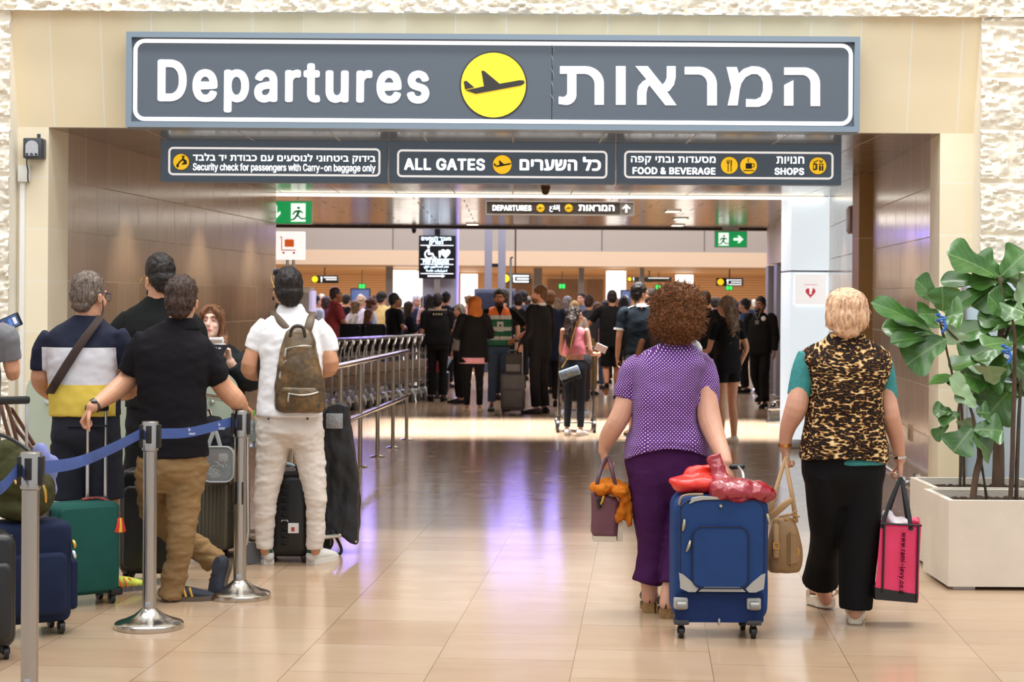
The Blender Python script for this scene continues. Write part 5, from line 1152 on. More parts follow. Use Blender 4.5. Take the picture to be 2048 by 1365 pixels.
# ================================================================ woman in purple polka dots
t, d = person('person in purple polka dot blouse with bushy brown hair, pulling blue suitcase', 1300, 1226)
bm = BM(); P, M = head_shapes(bm, W(1355, 628, d), .97, 0)
T(bm, d, [(1355, 650, 0, 25), (1354, 690, 0, 26), (1350, 712, 0.025, 24)]); RG(bm, d, [(890, 1275, 1400, .11), (780, 1285, 1380, .09), (725, 1295, 1400, .06)])
ARM(bm, d, [(1276, 730, 0, 25), (1256, 780, 0, 24), (1244, 825, -.01, 21), (1231, 850, -.01, 20), (1217, 874, .03, 18), (1209, 893, .05, 12.5), (1208, 902, .055, 11.5)])
hand(bm, W(1208, 904, d + .055), (.14, .15, -1), (.9, .35, 0), -1, .95, 1.0)
ARM(bm, d, [(1405, 735, 0, 26), (1414, 790, -.04, 25), (1418, 835, -.08, 24), (1431, 874, -.16, 20), (1446, 910, -.26, 15.5), (1452, 926, -.30, 13)])
hand(bm, W(1453, 928, d - .30), (.12, -.5, -1), (-.5, .6, -.3), 1, .95, .9)
T(bm, d, [(1312, 880, 0, 26), (1304, 1000, 0, 24), (1299, 1130, .01, 19), (1299, 1175, 0, 17), (1299, 1196, 0, 16)]); T(bm, d, [(1364, 880, 0, 26), (1370, 1000, -.02, 24), (1350, 1130, -.11, 16), (1337, 1180, -.14, 15), (1333, 1208, -.16, 15)])
h1, e1 = W(1299, 1206, d - .01), W(1297, 1180, d + .22); h1.z = e1.z = .045; e1.z = .02
h2, e2 = W(1332, 1215, d - .17), W(1334, 1190, d + .06); h2.z = .045; e2.z = .02
foot(bm, h1, e1); foot(bm, h2, e2)
wear(t, 'body', bm, SK_L, .0052)
M_cork = mat('cork_sole', (150, 118, 72), .8, var=.25, vscale=60); M_blacklea = mat('black_leather', (34, 28, 26), .4)
for h, e in ((h1, e1), (h2, e2)):
    dd = e - h; dn = dd.normalized(); sd = dn.cross(Vector((0, 0, 1))).normalized(); up = Vector((0, 0, 1)); bm = BM()
    pr = [(-.06, .55), (.03, .8), (.35, .72), (.65, 1.05), (.9, .9), (1.03, .45)]; o = [(a, k * .044) for a, k in pr] + [(a, -k * .044) for a, k in pr[::-1]]
    A = [bm.verts.new(Vector(((h + dd * a + sd * b_).x, (h + dd * a + sd * b_).y, 0))) for a, b_ in o]; B = [bm.verts.new(h + dd * a + sd * b_ + up * .004) for a, b_ in o]; n = len(o); bm.faces.new(A[::-1]); bm.faces.new(B)
    for k in range(n): bm.faces.new((A[k], A[(k + 1) % n], B[(k + 1) % n], B[k]))
    so = add(t, 'clog', bm, M_cork, world=True)
    bm = BM(); c = h + dd * .62
    tube(bm, [h + dd * .35 + up * .045, c + up * .035, h + dd * .95 + up * .016], [(.046, .034), (.05, .034), (.036, .02)], n=14, ref=up); add(so, 'upper', bm, M_blacklea, world=True)
    bm = BM(); tube(bm, [h + dd * .4 - sd * .042, h - dn * .028 + up * .018, h + dd * .4 + sd * .042], [(.004, .012)] * 3, n=8, ref=up); add(so, 'heel_strap', bm, M_blacklea, world=True)
bm = BM(); RG(bm, d, [(1010, 1280, 1396, .09), (960, 1257, 1420, .165), (925, 1250, 1421, .175), (890, 1254, 1416, .17), (868, 1262, 1406, .15)])
T(bm, d, [(1300, 940, 0, 46, 1.45), (1302, 1020, 0, 39, 1.35), (1305, 1090, 0, 29, 1.2), (1301, 1130, 0, 28, 1.1), (1294, 1166, 0, 31, 1.1)], cap=False, n=18)
T(bm, d, [(1376, 940, 0, 44, 1.45), (1374, 1030, -.03, 38, 1.3), (1360, 1100, -.08, 31, 1.1), (1346, 1172, -.13, 29, 1.1)], cap=False, n=18)
wear(t, 'trousers', bm, cloth('dark_purple_cloth', (66, 26, 74), .85), .009, [(.009, (6, 6, 3.5), 2), (.004, (14, 14, 20), 3)])
bm = BM(); RG(bm, d, [(922, 1247, 1421, .20), (885, 1251, 1416, .195), (845, 1262, 1397, .175), (800, 1264, 1394, .17), (755, 1266, 1404, .155), (725, 1270, 1418, .13), (707, 1284, 1408, .10), (694, 1308, 1392, .075), (684, 1324, 1384, .066)])
T(bm, d, [(1284, 722, 0, 22), (1266, 745, 0, 27), (1255, 772, 0, 26), (1247, 797, 0, 22)], cap=False); T(bm, d, [(1402, 724, 0, 24), (1411, 755, 0, 27), (1413, 790, -.02, 26), (1412, 818, -.04, 25)], cap=False)
wear(t, 'polka_dot_blouse', bm, M_dot, .008, [(.007, (6, 6, 12), 5), (.003, (18, 18, 18), 6)], uv_wrap(W(1335, 800, d).x - t.location.x, 0, 0, .26), hemline(W(1335, 922, d).z, .12, .075, W(1335, 900, d).x - t.location.x, .235))
bm = BM(); T(bm, d, [(1395, 706, -.06, 3), (1410, 715, -.05, 8), (1424, 735, -.02, 6)], rd=.6); add(t, 'shoulder_bow', bm, M_dot, world=True).data.uv_layers.new(name='wrap')
bm = BM(); T(bm, d, [(1376, 690, .02, 8), (1390, 688, .04, 8), (1398, 698, .03, 7)]); add(t, 'white_collar_edge', bm, M_white, world=True)
bm = BM()
for p, r in (((0, -.02, .045), (.138, .125, .118)), ((0, -.07, -.02), (.125, .085, .115)), ((-.06, -.03, -.03), (.08, .09, .1)), ((.06, -.03, -.03), (.08, .09, .1)), ((0, -.06, -.1), (.095, .06, .06))): ell(bm, P(*p), [x * .97 for x in r], M, 24)
M_curl = hairm('hair_auburn_curls', (116, 70, 34), .42, (1, 1, 1), 90, .6)
ho = wear(t, 'hair', bm, M_curl, .006, [(.014, (30, 30, 30), 8), (.012, (70, 70, 70), 9)])
bm = BM(); strands(bm, ho.data, 2600, .045, .0017, 21, down=.2, curl=.9, out=.75); add(t, 'frizzy_curls', bm, M_curl)

# ================================================================ man in black polo leaning on the barrier
t, d = person('person in black polo and khaki trousers leaning on the barrier post', 345, 1203)
bm = BM(); P, M = head_shapes(bm, W(364, 604, d), .99, R(-3))
T(bm, d, [(363, 625, 0, 23), (361, 645, 0, 24), (358, 670, 0.025, 24)]); RG(bm, d, [(900, 295, 395, .1), (780, 295, 392, .09), (690, 295, 395, .06)])
ARM(bm, d, [(288, 690, 0, 24), (270, 728, .02, 23), (258, 757, .04, 21), (226, 786, -.06, 19), (199, 805, -.16, 14), (184, 815, -.21, 12)])
hand(bm, W(184, 815, d - .21), (-.55, .1, -.8), (.75, .1, -.55), 1, 1.02, 1.15)
ARM(bm, d, [(400, 692, 0, 25), (424, 738, .05, 24), (447, 774, .10, 21), (470, 798, .12, 20), (480, 808, .18, 15), (484, 811, .2, 13)])
hand(bm, W(484, 812, d + .20), (-.25, .8, -.25), (0, .1, -1), -1, 1.0, .55)
T(bm, d, [(365, 890, 0, 24), (367, 1000, 0, 20), (356, 1110, -.02, 17), (345, 1165, 0, 15), (342, 1196, 0, 14)]); T(bm, d, [(320, 890, 0, 24), (309, 980, .10, 20), (318, 1036, .20, 18), (370, 1080, .29, 16), (425, 1118, .32, 14), (446, 1137, .3, 12)])
wear(t, 'body', bm, SK_M, .0055)
M_kh = cloth('khaki_trousers', (140, 112, 76), .9, var=.16, vscale=5)
bm = BM(); RG(bm, d, [(985, 290, 396, .08), (945, 277, 412, .14), (930, 275, 413, .15), (900, 279, 412, .14)])
T(bm, d, [(371, 930, 0, 46, 1.1), (369, 990, 0, 36, 1.1), (365, 1050, -.02, 29, 1.1), (358, 1110, -.02, 26, 1.1), (348, 1155, -.01, 25, 1.1), (341, 1196, 0, 24, 1.15)], cap=False, n=18)
T(bm, d, [(309, 930, 0, 38, 1.2), (307, 985, .10, 33, 1.1), (315, 1035, .20, 29, 1.0), (358, 1072, .28, 26, 1.0), (400, 1100, .32, 25, 1.0), (432, 1128, .32, 25, 1.0)], cap=False, n=18)
wear(t, 'trousers', bm, M_kh, .008, [(.010, (8, 8, 24), 2), (.006, (20, 20, 46), 3)])
M_sn = mat('navy_suede', (44, 48, 60), .8, bump=.3, bscale=200); M_ys = mat('ochre_stripe', (196, 148, 48), .6); M_gs = mat('grey_brown_sole', (96, 84, 70), .8)
def stripes(sh, heel, toe, side, m, up=Vector((0, 0, 1)), s=1.0):
    heel, toe = Vector(heel), Vector(toe); dd = toe - heel; dn = dd.normalized(); sd = side * dn.cross(up).normalized()
    for k, a in enumerate((.34, .46, .58)):
        bm = BM(); c = heel + dd * a; tube(bm, [c + sd * .045 * s + up * .028, c + sd * .041 * s + up * .05 - dn * .008, c + sd * .03 * s + up * .07 - dn * .015], [(.007, .003)] * 3, n=8, ref=sd); add(sh, 'stripe', bm, m, world=True)
h, e = W(324, 1206, d), W(383, 1204, d - .03); h.z = 0; e.z = 0; e = h + (e - h).normalized() * .27 + Vector((.02, .1, 0)); e = h + (e - h).normalized() * .27
sh = shoe(t, h, e, M_sn, 1.0, M_gs); stripes(sh, h, e, 1, M_ys)
hh_, tt_ = W(457, 1126, d + .22), W(431, 1206, d + .14)
sh = shoe(t, hh_, tt_, M_sn, 1.0, M_gs, laces=M_blkp)
up2 = ((tt_ - hh_).normalized().cross(Vector((0, 0, 1)))).normalized().cross((tt_ - hh_).normalized()); stripes(sh, hh_, tt_, 1, M_ys, up2)
M_polo = cloth('black_polo', (22, 20, 25), .85)
bm = BM(); RG(bm, d, [(914, 274, 416, .16), (850, 279, 414, .155), (785, 275, 412, .15), (730, 270, 420, .145), (697, 266, 421, .13), (675, 273, 408, .105), (657, 300, 398, .08), (641, 330, 394, .064)])
T(bm, d, [(296, 676, 0, 24), (280, 700, .01, 28), (266, 728, .02, 27), (257, 744, .03, 25)], cap=False); T(bm, d, [(394, 682, 0, 20), (410, 710, .02, 26), (424, 738, .05, 27), (436, 758, .08, 26)], cap=False)
wear(t, 'polo_shirt', bm, M_polo, .008, [(.007, (6, 6, 10), 7), (.004, (16, 16, 24), 8)])
bm = BM(); RG(bm, d, [(660, 322, 402, .078), (646, 328, 398, .07), (636, 333, 393, .062)]); wear(t, 'collar', bm, M_polo, .006)
band(t, 'watch', W(191, 811, d - .185), (-.75, -.5, -.5), .034, M_gunm, .01, .004); bm = BM(); q = W(188, 806, d - .215); lathe(bm, [(.017, 0), (.017, .006), (.012, .008)], q); add(t, 'watch_case', bm, M_blkp, world=True)
bm = BM(); hair_short(bm, P, M, .99, .013, thick=.012, low=-.05); ho = wear(t, 'hair', bm, hairm('hair_dark_brown_short', (70, 52, 44), .5, (1, 1, .3), 90), .0055, [(.005, (60, 60, 30), 2)])
bm = BM(); strands(bm, ho.data, 900, .02, .0013, 5, down=.7, curl=.3, out=.3); add(t, 'hair_tips', bm, MATS['hair_dark_brown_short'])
bm = BM(); ell(bm, P(0, -.075, .09), (.03, .02, .022), M, 12); add(t, 'thinning_spot', bm, SK_T, world=True)

# ================================================================ man in navy, white and yellow tee
t, d = person('person in navy, white and yellow tee with brown shoulder strap', 225, 1190)
bm = BM(); P, M = head_shapes(bm, W(180, 593, d), .99, R(-28), R(-4))
T(bm, d, [(178, 612, 0, 23), (176, 632, 0, 24), (172, 655, 0.025, 25)]); RG(bm, d, [(820, 120, 220, .1), (740, 120, 215, .09), (680, 115, 225, .06)])
ARM(bm, d, [(94, 690, 0, 24), (83, 730, .0, 21), (82, 762, .02, 20), (100, 784, .14, 17), (126, 796, .26, 14), (146, 800, .34, 12)]); hand(bm, W(147, 800, d + .35), (.6, .8, .0), (.6, 0, .8), -1, 1, .6)
ARM(bm, d, [(240, 690, 0, 22), (254, 728, .02, 20), (265, 765, .05, 19), (258, 784, .16, 16), (236, 790, .28, 13), (222, 792, .34, 12)]); hand(bm, W(221, 792, d + .35), (-.7, .7, .0), (0, 0, -1), 1, 1, .5)
T(bm, d, [(198, 820, 0, 26), (210, 930, 0, 26), (221, 1010, 0, 17), (223, 1045, -.01, 18), (219, 1085, 0, 13), (215, 1120, 0, 11), (216, 1165, .0, 11)]); T(bm, d, [(145, 820, 0, 26), (140, 930, 0, 26), (138, 1010, 0, 18), (137, 1050, -.01, 18), (137, 1090, 0, 13), (137, 1165, 0, 11)])
wear(t, 'body', bm, SK_M, .0055)
bm = BM(); RG(bm, d, [(910, 118, 230, .09), (885, 106, 240, .14), (865, 103, 240, .155), (822, 106, 236, .14)]); T(bm, d, [(140, 890, 0, 38, 1.2), (138, 950, 0, 36, 1.1), (136, 1000, 0, 34, 1.1)], cap=False, n=18); T(bm, d, [(206, 890, 0, 38, 1.2), (211, 950, 0, 36, 1.1), (214, 1000, 0, 34, 1.1)], cap=False, n=18)
wear(t, 'shorts', bm, cloth('charcoal_shorts', (44, 46, 56), .85, var=.15, vscale=6), .008, [(.007, (7, 7, 10), 2)])
for q in (150, 196):
    bm = BM(); a = W(q - 14, 852, d - .152); box(bm, a.x, a.x + .09, a.y - .012, a.y + .01, a.z - .006, a.z + .004, .003); add(t, 'pocket_welt', bm, MATS['charcoal_shorts'], world=True)
bm = BM(); RG(bm, d, [(832, 101, 239, .165), (795, 100, 238, .165), (750, 97, 234, .155), (710, 96, 238, .145), (685, 94, 242, .13), (664, 100, 238, .105), (646, 126, 216, .08), (631, 150, 204, .066)])
T(bm, d, [(106, 672, 0, 23), (92, 695, 0, 26), (84, 720, 0, 24), (82, 741, 0, 22)], cap=False); T(bm, d, [(230, 668, 0, 23), (243, 690, 0, 24), (249, 715, .02, 22), (252, 734, .03, 20)], cap=False)
wear(t, 'tee_shirt', bm, M_tri, .008, [(.006, (6, 6, 10), 11), (.003, (18, 18, 24), 12)], uv_wrap(0, 0))
M_neon = mat('neon_yellow_knit', (214, 226, 60), .7, var=.2, vscale=40); bm = BM(); T(bm, d, [(216, 1114, 0, 12), (216, 1140, 0, 12.5), (216, 1166, 0, 13)], cap=False); add(t, 'sock', bm, M_neon, world=True); bm = BM(); T(bm, d, [(137, 1114, 0, 12), (137, 1166, 0, 13)], cap=False); add(t, 'sock', bm, M_neon, world=True)
M_nsh = mat('neon_running_shoe', (208, 222, 84), .6, var=.3, vscale=30)
h = FL(207, 1186); e = h + Vector((.62, .45, 0)).normalized() * .255; sh = shoe(t, h, e, M_nsh, 1.03, mat('mottled_sole', (120, 116, 120), .7, var=.4, vscale=60), accent=mat('orange_trim', (240, 120, 60), .6), laces=MATS['orange_trim']); stripes(sh, h, e, 1, MATS['orange_trim'])
h = FL(132, 1186); e = h + Vector((-.2, .6, 0)).normalized() * .285; shoe(t, h, e, M_nsh, 1.03, MATS['mottled_sole'])
bm = BM(); hair_short(bm, P, M, .99, .008, thick=.006, low=-.05); ho = wear(t, 'hair', bm, hairm('hair_salt_pepper', (118, 104, 94), .5, (1, 1, .3), 110), .0055, [(.004, (60, 60, 30), 2)])
bm = BM(); strands(bm, ho.data, 900, .018, .0012, 6, down=.6, curl=.3, out=.3); add(t, 'hair_tips', bm, MATS['hair_salt_pepper'])
bm = BM(); tube(bm, [P(.085, -.02, .02), P(.08, .06, .02), P(.07, .095, .018)], [.0025] * 3, n=6); border_ = disc_pts(0, 0, .022, 16)
tube(bm, [P(.01 + .028 + x, .105 - abs(x) * .3, z) for x, z in border_] + [P(.038 + .022, .105, 0)], [.002] * 17, n=6, sub=1); tube(bm, [P(-.038 + x, .105, z) for x, z in border_] + [P(-.016, .105, 0)], [.002] * 17, n=6, sub=1); tube(bm, [P(-.016, .11, .004), P(.016, .11, .004)], [.002] * 2, n=6, sub=1)
add(t, 'spectacles', bm, mat('navy_frames', (36, 40, 80), .3), world=True)
bm = BM(); T(bm, d, [(205, 600, -.02, 1.2), (206, 622, -.02, 1.2), (200, 642, -.04, 1.2)], n=6); add(t, 'earphone_wire', bm, M_blkp, world=True)
bm = BM(); T(bm, d, [(201, 634, -.06, 8, .25), (186, 655, -.125, 8, .25), (160, 690, -.165, 8.5, .25), (132, 733, -.175, 9, .25), (108, 772, -.165, 9, .25), (97, 790, -.05, 9, .3)], ref=(0, 1, 0)); add(t, 'shoulder_strap', bm, mat('brown_webbing', (60, 44, 40), .8, bump=.3, bscale=300), world=True)

# ================================================================ tall man in black tee
t, d = person('person in plain black tee with gold spectacles, behind the striped tee', 250, 1130)
bm = BM(); P, M = head_shapes(bm, W(318, 560, d), 1.02, R(38), R(-6))
T(bm, d, [(319, 578, 0, 22), (318, 596, 0, 23), (314, 618, 0.025, 23)]); RG(bm, d, [(800, 265, 365, .1), (720, 268, 362, .09), (640, 270, 365, .06)])
ARM(bm, d, [(240, 650, 0, 22), (228, 710, .05, 20), (236, 760, .12, 18), (270, 770, .3, 14)]); hand(bm, W(272, 770, d + .3), (.6, .8, 0), (0, 0, -1), -1, 1, .5)
ARM(bm, d, [(388, 650, 0, 22), (394, 710, .05, 20), (385, 760, .14, 17), (350, 768, .3, 13)]); hand(bm, W(348, 768, d + .3), (-.6, .8, 0), (0, 0, -1), 1, 1, .5)
T(bm, d, [(290, 790, 0, 20), (272, 950, 0, 17), (258, 1060, 0, 13), (256, 1100, 0, 11)]); T(bm, d, [(335, 790, 0, 20), (346, 950, 0, 17), (356, 1060, 0, 13), (358, 1100, 0, 11)])
wear(t, 'body', bm, SK_M, .006)
bm = BM(); RG(bm, d, [(880, 255, 365, .13), (840, 252, 368, .14), (790, 258, 362, .13)]); T(bm, d, [(282, 860, 0, 30, 1.2), (270, 950, 0, 24, 1.1), (262, 1030, 0, 20), (257, 1092, 0, 18)], cap=False); T(bm, d, [(338, 860, 0, 30, 1.2), (348, 950, 0, 24, 1.1), (354, 1030, 0, 20), (358, 1092, 0, 18)], cap=False)
wear(t, 'trousers', bm, cloth('black_slacks', (26, 26, 30), .8), .009, (.007, (8, 8, 16), 3))
bm = BM(); RG(bm, d, [(815, 250, 370, .15), (750, 254, 366, .145), (690, 246, 374, .14), (650, 242, 386, .125), (625, 250, 380, .1), (606, 280, 352, .075), (592, 298, 338, .062)])
T(bm, d, [(262, 636, 0, 22), (242, 662, 0, 25), (232, 690, .02, 24), (228, 708, .04, 23)], cap=False); T(bm, d, [(368, 636, 0, 22), (388, 660, 0, 25), (394, 690, .02, 24), (395, 708, .04, 22)], cap=False)
wear(t, 'tee_shirt', bm, cloth('black_tee', (24, 26, 26), .9), .009, (.007, (7, 7, 10), 9))
M_wstripe = mat('white_stripe', (232, 232, 230), .6)
h = FL(245, 1128); e = h + Vector((-.1, .28, 0)); sh = shoe(t, h, e, M_blacklea, 1.05, M_sole, accent=M_wstripe); h = FL(360, 1128); shoe(t, h, h + Vector((.1, .28, 0)), M_blacklea, 1.05, M_sole, accent=M_wstripe)
bm = BM(); hair_short(bm, P, M, 1.02, .022, thick=.014, low=-.045); wear(t, 'hair', bm, HR_BLK, .0055, [(.006, (50, 50, 40), 2)])
bm = BM(); ell(bm, P(0, .03, -.075), (.066, .066, .052), M, 14); wear(t, 'beard', bm, HR_BLK, .006, (.004, (90, 90, 60)))
bm = BM(); tube(bm, [P(-.088, -.02, .02), P(-.08, .06, .022), P(-.066, .105, .018)], [.002] * 3, n=6)
for cx in (-.038, .038): tube(bm, [P(cx + x, .11, z) for x, z in disc_pts(0, 0, .024, 16)] + [P(cx + .024, .11, 0)], [.0016] * 17, n=6, sub=1)
tube(bm, [P(-.014, .115, .004), P(.014, .115, .004)], [.0016] * 2, n=6, sub=1); add(t, 'spectacles', bm, M_gold, world=True)

# ================================================================ man in white polo
t, d = person('person in white polo and pale trousers wearing the brown backpack', 580, 1130)
bm = BM(); P, M = head_shapes(bm, W(575, 587, d), 1.0, R(22))
T(bm, d, [(577, 605, 0, 20), (578, 620, 0, 21), (580, 640, 0.025, 21)]); RG(bm, d, [(820, 535, 630, .1), (730, 540, 630, .09), (650, 535, 630, .06)])
ARM(bm, d, [(520, 660, 0, 19), (507, 700, -.01, 19), (498, 738, 0, 17), (514, 748, .14, 15), (530, 742, .28, 11)]); hand(bm, W(532, 742, d + .29), (.5, .85, .1), (0, 0, 1), -1, 1, .6)
ARM(bm, d, [(642, 660, 0, 19), (655, 700, -.01, 19), (662, 732, 0, 17), (646, 742, .14, 15), (626, 738, .28, 11)]); hand(bm, W(624, 738, d + .29), (-.5, .85, .1), (0, 0, 1), 1, 1, .6)
T(bm, d, [(555, 810, 0, 22), (541, 930, 0, 20), (531, 1040, -.01, 13), (530, 1102, 0, 10)]); T(bm, d, [(606, 810, 0, 22), (622, 930, 0, 20), (632, 1040, -.01, 13), (631, 1102, 0, 10)])
wear(t, 'body', bm, skin((204, 150, 116)), .0055)
M_wt = cloth('stone_white_denim', (218, 208, 198), .9, var=.05)
bm = BM(); RG(bm, d, [(895, 528, 634, .08), (870, 513, 647, .15), (855, 512, 647, .155), (825, 517, 643, .145)])
T(bm, d, [(549, 870, 0, 36, 1.25), (542, 925, 0, 31, 1.15), (533, 985, -.02, 24, 1.1), (530, 1030, -.01, 21, 1.1), (530, 1070, 0, 19, 1.1), (530, 1099, 0, 18, 1.1)], cap=False, n=18)
T(bm, d, [(611, 870, 0, 36, 1.25), (622, 925, 0, 29, 1.15), (630, 985, -.02, 23, 1.1), (632, 1030, -.01, 20, 1.1), (631, 1070, 0, 19, 1.1), (630, 1099, 0, 17, 1.1)], cap=False, n=18)
wear(t, 'trousers', bm, M_wt, .008, [(.007, (8, 8, 22), 4), (.0045, (20, 20, 44), 5)])
for x0 in (537, 615):
    bm = BM(); a = W(x0, 838, d - .158); ell(bm, a, (.008, .006, .008)); add(t, 'pocket_button', bm, M_gunm, world=True)
bm = BM(); RG(bm, d, [(832, 514, 646, .165), (790, 516, 645, .16), (735, 520, 648, .15), (695, 518, 648, .14), (660, 522, 642, .125), (640, 532, 634, .1), (626, 552, 612, .074), (614, 558, 606, .062)])
T(bm, d, [(536, 648, 0, 19), (520, 668, 0, 22), (511, 688, 0, 21), (506, 700, 0, 20)], cap=False); T(bm, d, [(630, 648, 0, 19), (645, 668, 0, 22), (656, 692, 0, 20), (660, 705, 0, 18)], cap=False)
M_wpolo = cloth('white_polo', (240, 240, 242), .9, var=.02); wear(t, 'polo_shirt', bm, M_wpolo, .008, [(.007, (6, 6, 11), 13), (.003, (18, 18, 30), 14)])
bm = BM(); RG(bm, d, [(628, 551, 610, .072), (617, 554, 608, .068), (608, 559, 604, .06)]); wear(t, 'collar', bm, M_wpolo, .006)
M_green = mat('green_suede', (28, 96, 78), .8); M_wl_ = mat('white_leather', (228, 228, 222), .45)
h = FL(538, 1129); e = h + Vector((-.42, .9, 0)).normalized() * .27; shoe(t, h, e, M_wl_, 1.08, M_sole, accent=M_green); h = FL(621, 1129); e = h + Vector((.46, .88, 0)).normalized() * .27; shoe(t, h, e, M_wl_, 1.08, M_sole, accent=M_green)
bm = BM(); hair_short(bm, P, M, 1.0, .024, thick=.014, low=-.045); ho = wear(t, 'hair', bm, HR_BLK, .0055, [(.006, (50, 50, 30), 3)])
bm = BM(); ell(bm, P(0, .03, -.08), (.067, .064, .05), M, 14); wear(t, 'beard', bm, HR_BLK, .006, (.004, (90, 90, 60)))
sg = thing('sunglasses', 'gold rimmed sunglasses pushed up on the dark hair of white polo man', 'sunglasses', W(555, 560, d - .02))
bm = BM(); tube(bm, [P(-.086, -.03, .03), P(-.09, .03, .08), P(-.082, .07, .112)], [.0022] * 3, n=6); tube(bm, [P(.086, -.03, .03), P(.09, .03, .08), P(.082, .07, .112)], [.0022] * 3, n=6); tube(bm, [P(-.08, .07, .112), P(0, .085, .115), P(.08, .07, .112)], [.002] * 3, n=6); add(sg, 'frame', bm, M_gold, world=True)
for cx in (-.042, .042): bm = BM(); ell(bm, P(cx, .075, .125), (.03, .006, .026), M, 12); add(sg, 'lens', bm, mat('dark_lens', (30, 30, 46), .08), world=True)
bm = BM(); ell(bm, P(-.09, -.01, -.03), (.006, .008, .014), M); add(t, 'earbud', bm, M_blkp, world=True)

# ================================================================ girl reading her phone
t, d = person('person with long auburn hair in black jacket reading a phone, passport in hand', 440, 1078)
hs = .93; hc = W(424, 648, d); bm = BM(); P, M = head_shapes(bm, hc, hs, R(176), R(14))
T(bm, d, [(425, 670, .0, 15), (428, 690, .03, 16), (432, 710, .04, 26)]); RG(bm, d, [(850, 395, 480, .1), (780, 400, 478, .09), (720, 400, 475, .06)])
ARM(bm, d, [(394, 720, .0, 17), (392, 770, -.08, 15), (405, 770, -.24, 13), (420, 735, -.3, 10), (424, 722, -.31, 9)]); hand(bm, W(424, 722, d - .31), (.25, -.05, 1), (.9, .1, 0), 1, .88, .9)
ARM(bm, d, [(482, 715, .0, 17), (500, 760, -.08, 15), (480, 752, -.24, 12), (464, 730, -.3, 9.5), (461, 724, -.31, 9)]); hand(bm, W(460, 723, d - .31), (-.1, -.05, 1), (-.8, -.3, 0), -1, .88, .9)
T(bm, d, [(425, 840, 0, 16), (416, 980, 0, 14), (415, 1062, 0, 9)]); T(bm, d, [(455, 840, 0, 16), (463, 980, 0, 14), (463, 1062, 0, 9)])
wear(t, 'body', bm, SK_P, .005, sm=3)
face_parts(t, P, M, hs, mat('pink_lips', (206, 116, 116), .4), hairm('brow_auburn', (120, 80, 60)), closed=True)
bm = BM(); RG(bm, d, [(900, 395, 485, .12), (860, 394, 486, .13), (800, 400, 480, .11)]); T(bm, d, [(417, 880, 0, 26, 1.2), (416, 980, 0, 20), (415, 1062, 0, 16)], cap=False); T(bm, d, [(463, 880, 0, 26, 1.2), (463, 980, 0, 20), (463, 1062, 0, 16)], cap=False); wear(t, 'trousers', bm, M_black, .009, (.006, (8, 8, 18), 3))
bm = BM(); RG(bm, d, [(880, 390, 492, .14), (800, 394, 490, .13), (745, 388, 494, .13), (715, 386, 492, .115), (698, 398, 474, .09), (686, 408, 456, .065)])
T(bm, d, [(398, 712, 0, 19), (390, 748, -.04, 19), (394, 775, -.13, 18), (410, 765, -.24, 15), (420, 740, -.29, 12)], cap=False); T(bm, d, [(478, 712, 0, 19), (497, 738, -.04, 20), (503, 764, -.12, 20), (484, 757, -.26, 18), (465, 733, -.31, 14)], cap=False)
M_jk = cloth('black_puffer', (26, 32, 34), .6); wear(t, 'jacket', bm, M_jk, .008, [(.009, (7, 7, 14), 2)])
bm = BM(); T(bm, d, [(404, 664, -.06, 3), (409, 682, -.10, 6), (426, 694, -.13, 6), (442, 684, -.10, 6), (444, 675, -.06, 2.5)]); add(t, 'white_collar', bm, M_white, world=True)
shoe(t, FL(415, 1075), FL(412, 1089) + Vector((0, -.05, 0)), M_blacklea, .95); shoe(t, FL(463, 1075), FL(466, 1089) + Vector((0, -.05, 0)), M_blacklea, .95)
bm = BM(); M_aub = hairm('hair_auburn_long', (128, 86, 58), .55, (1, 1, .06), 90, .4)
for p, r in (((0, -.02, .058), (.088, .1, .082)), ((0, -.06, -.02), (.088, .065, .1))): ell(bm, P(*p), [x * hs for x in r], M, 20)
ell(bm, P(0, .03, .108), (.066 * hs, .045 * hs, .03 * hs), M, 16)
for q in (-1, 1):
    tube(bm, [P(q * .02, .07, .105), P(q * .06, .085, .06), P(q * .084, .05, .01), P(q * .09, .03, -.06), P(q * .094, .02, -.14)], [.018 * hs, .022 * hs, .024 * hs, .024 * hs, .018 * hs])
tube(bm, [P(-.08, .0, -.05), P(-.1, .02, -.15), P(-.105, .04, -.24)], [(.03, .04), (.034, .03), (.014, .01)], n=12); tube(bm, [P(0, -.05, -.05), P(0, -.08, -.2)], [(.09, .05), (.07, .04)], n=14)
wear(t, 'hair', bm, M_aub, .005, [(.004, (50, 50, 8), 2)])
ph = thing('phone', 'pale phone held up by the girl in black jacket', 'phone', W(432, 692, d - .37)); bm = BM(); a = W(418, 710, d - .37); c = W(447, 675, d - .37); box(bm, a.x, c.x, a.y - .006, a.y + .006, a.z, c.z, .003); add(ph, 'case', bm, mat('phone_white', (226, 222, 220), .3), world=True)
bm = BM(); box(bm, a.x + .006, c.x - .006, a.y - .0075, a.y - .0055, a.z + .004, c.z - .016, .001); add(ph, 'back_panel', bm, mat('phone_taupe', (150, 136, 124), .3), world=True)
pp = thing('passport', 'dark blue passport with printed sticker held beside the pale phone', 'passport', W(460, 697, d - .4)); bm = BM(); poly(bm, [(W(*q, d).x, W(*q, d).z) for q in ((447, 708), (447, 686), (476, 688), (464, 709))], d - .385, d - .375); add(pp, 'cover', bm, mat('passport_navy', (34, 36, 48), .5), world=True)
bm = BM(); poly(bm, [(W(*q, d).x, W(*q, d).z) for q in ((448, 685), (469, 683.5), (470, 686.5), (448, 688))], d - .384, d - .376); add(pp, 'pages', bm, M_white, world=True)
bm = BM(); poly(bm, [(W(*q, d).x, W(*q, d).z) for q in ((448, 701), (448, 691), (453, 691), (453, 701))], d - .388, d - .385); add(pp, 'sticker', bm, mat('sticker_grey', (190, 190, 192), .5), world=True)
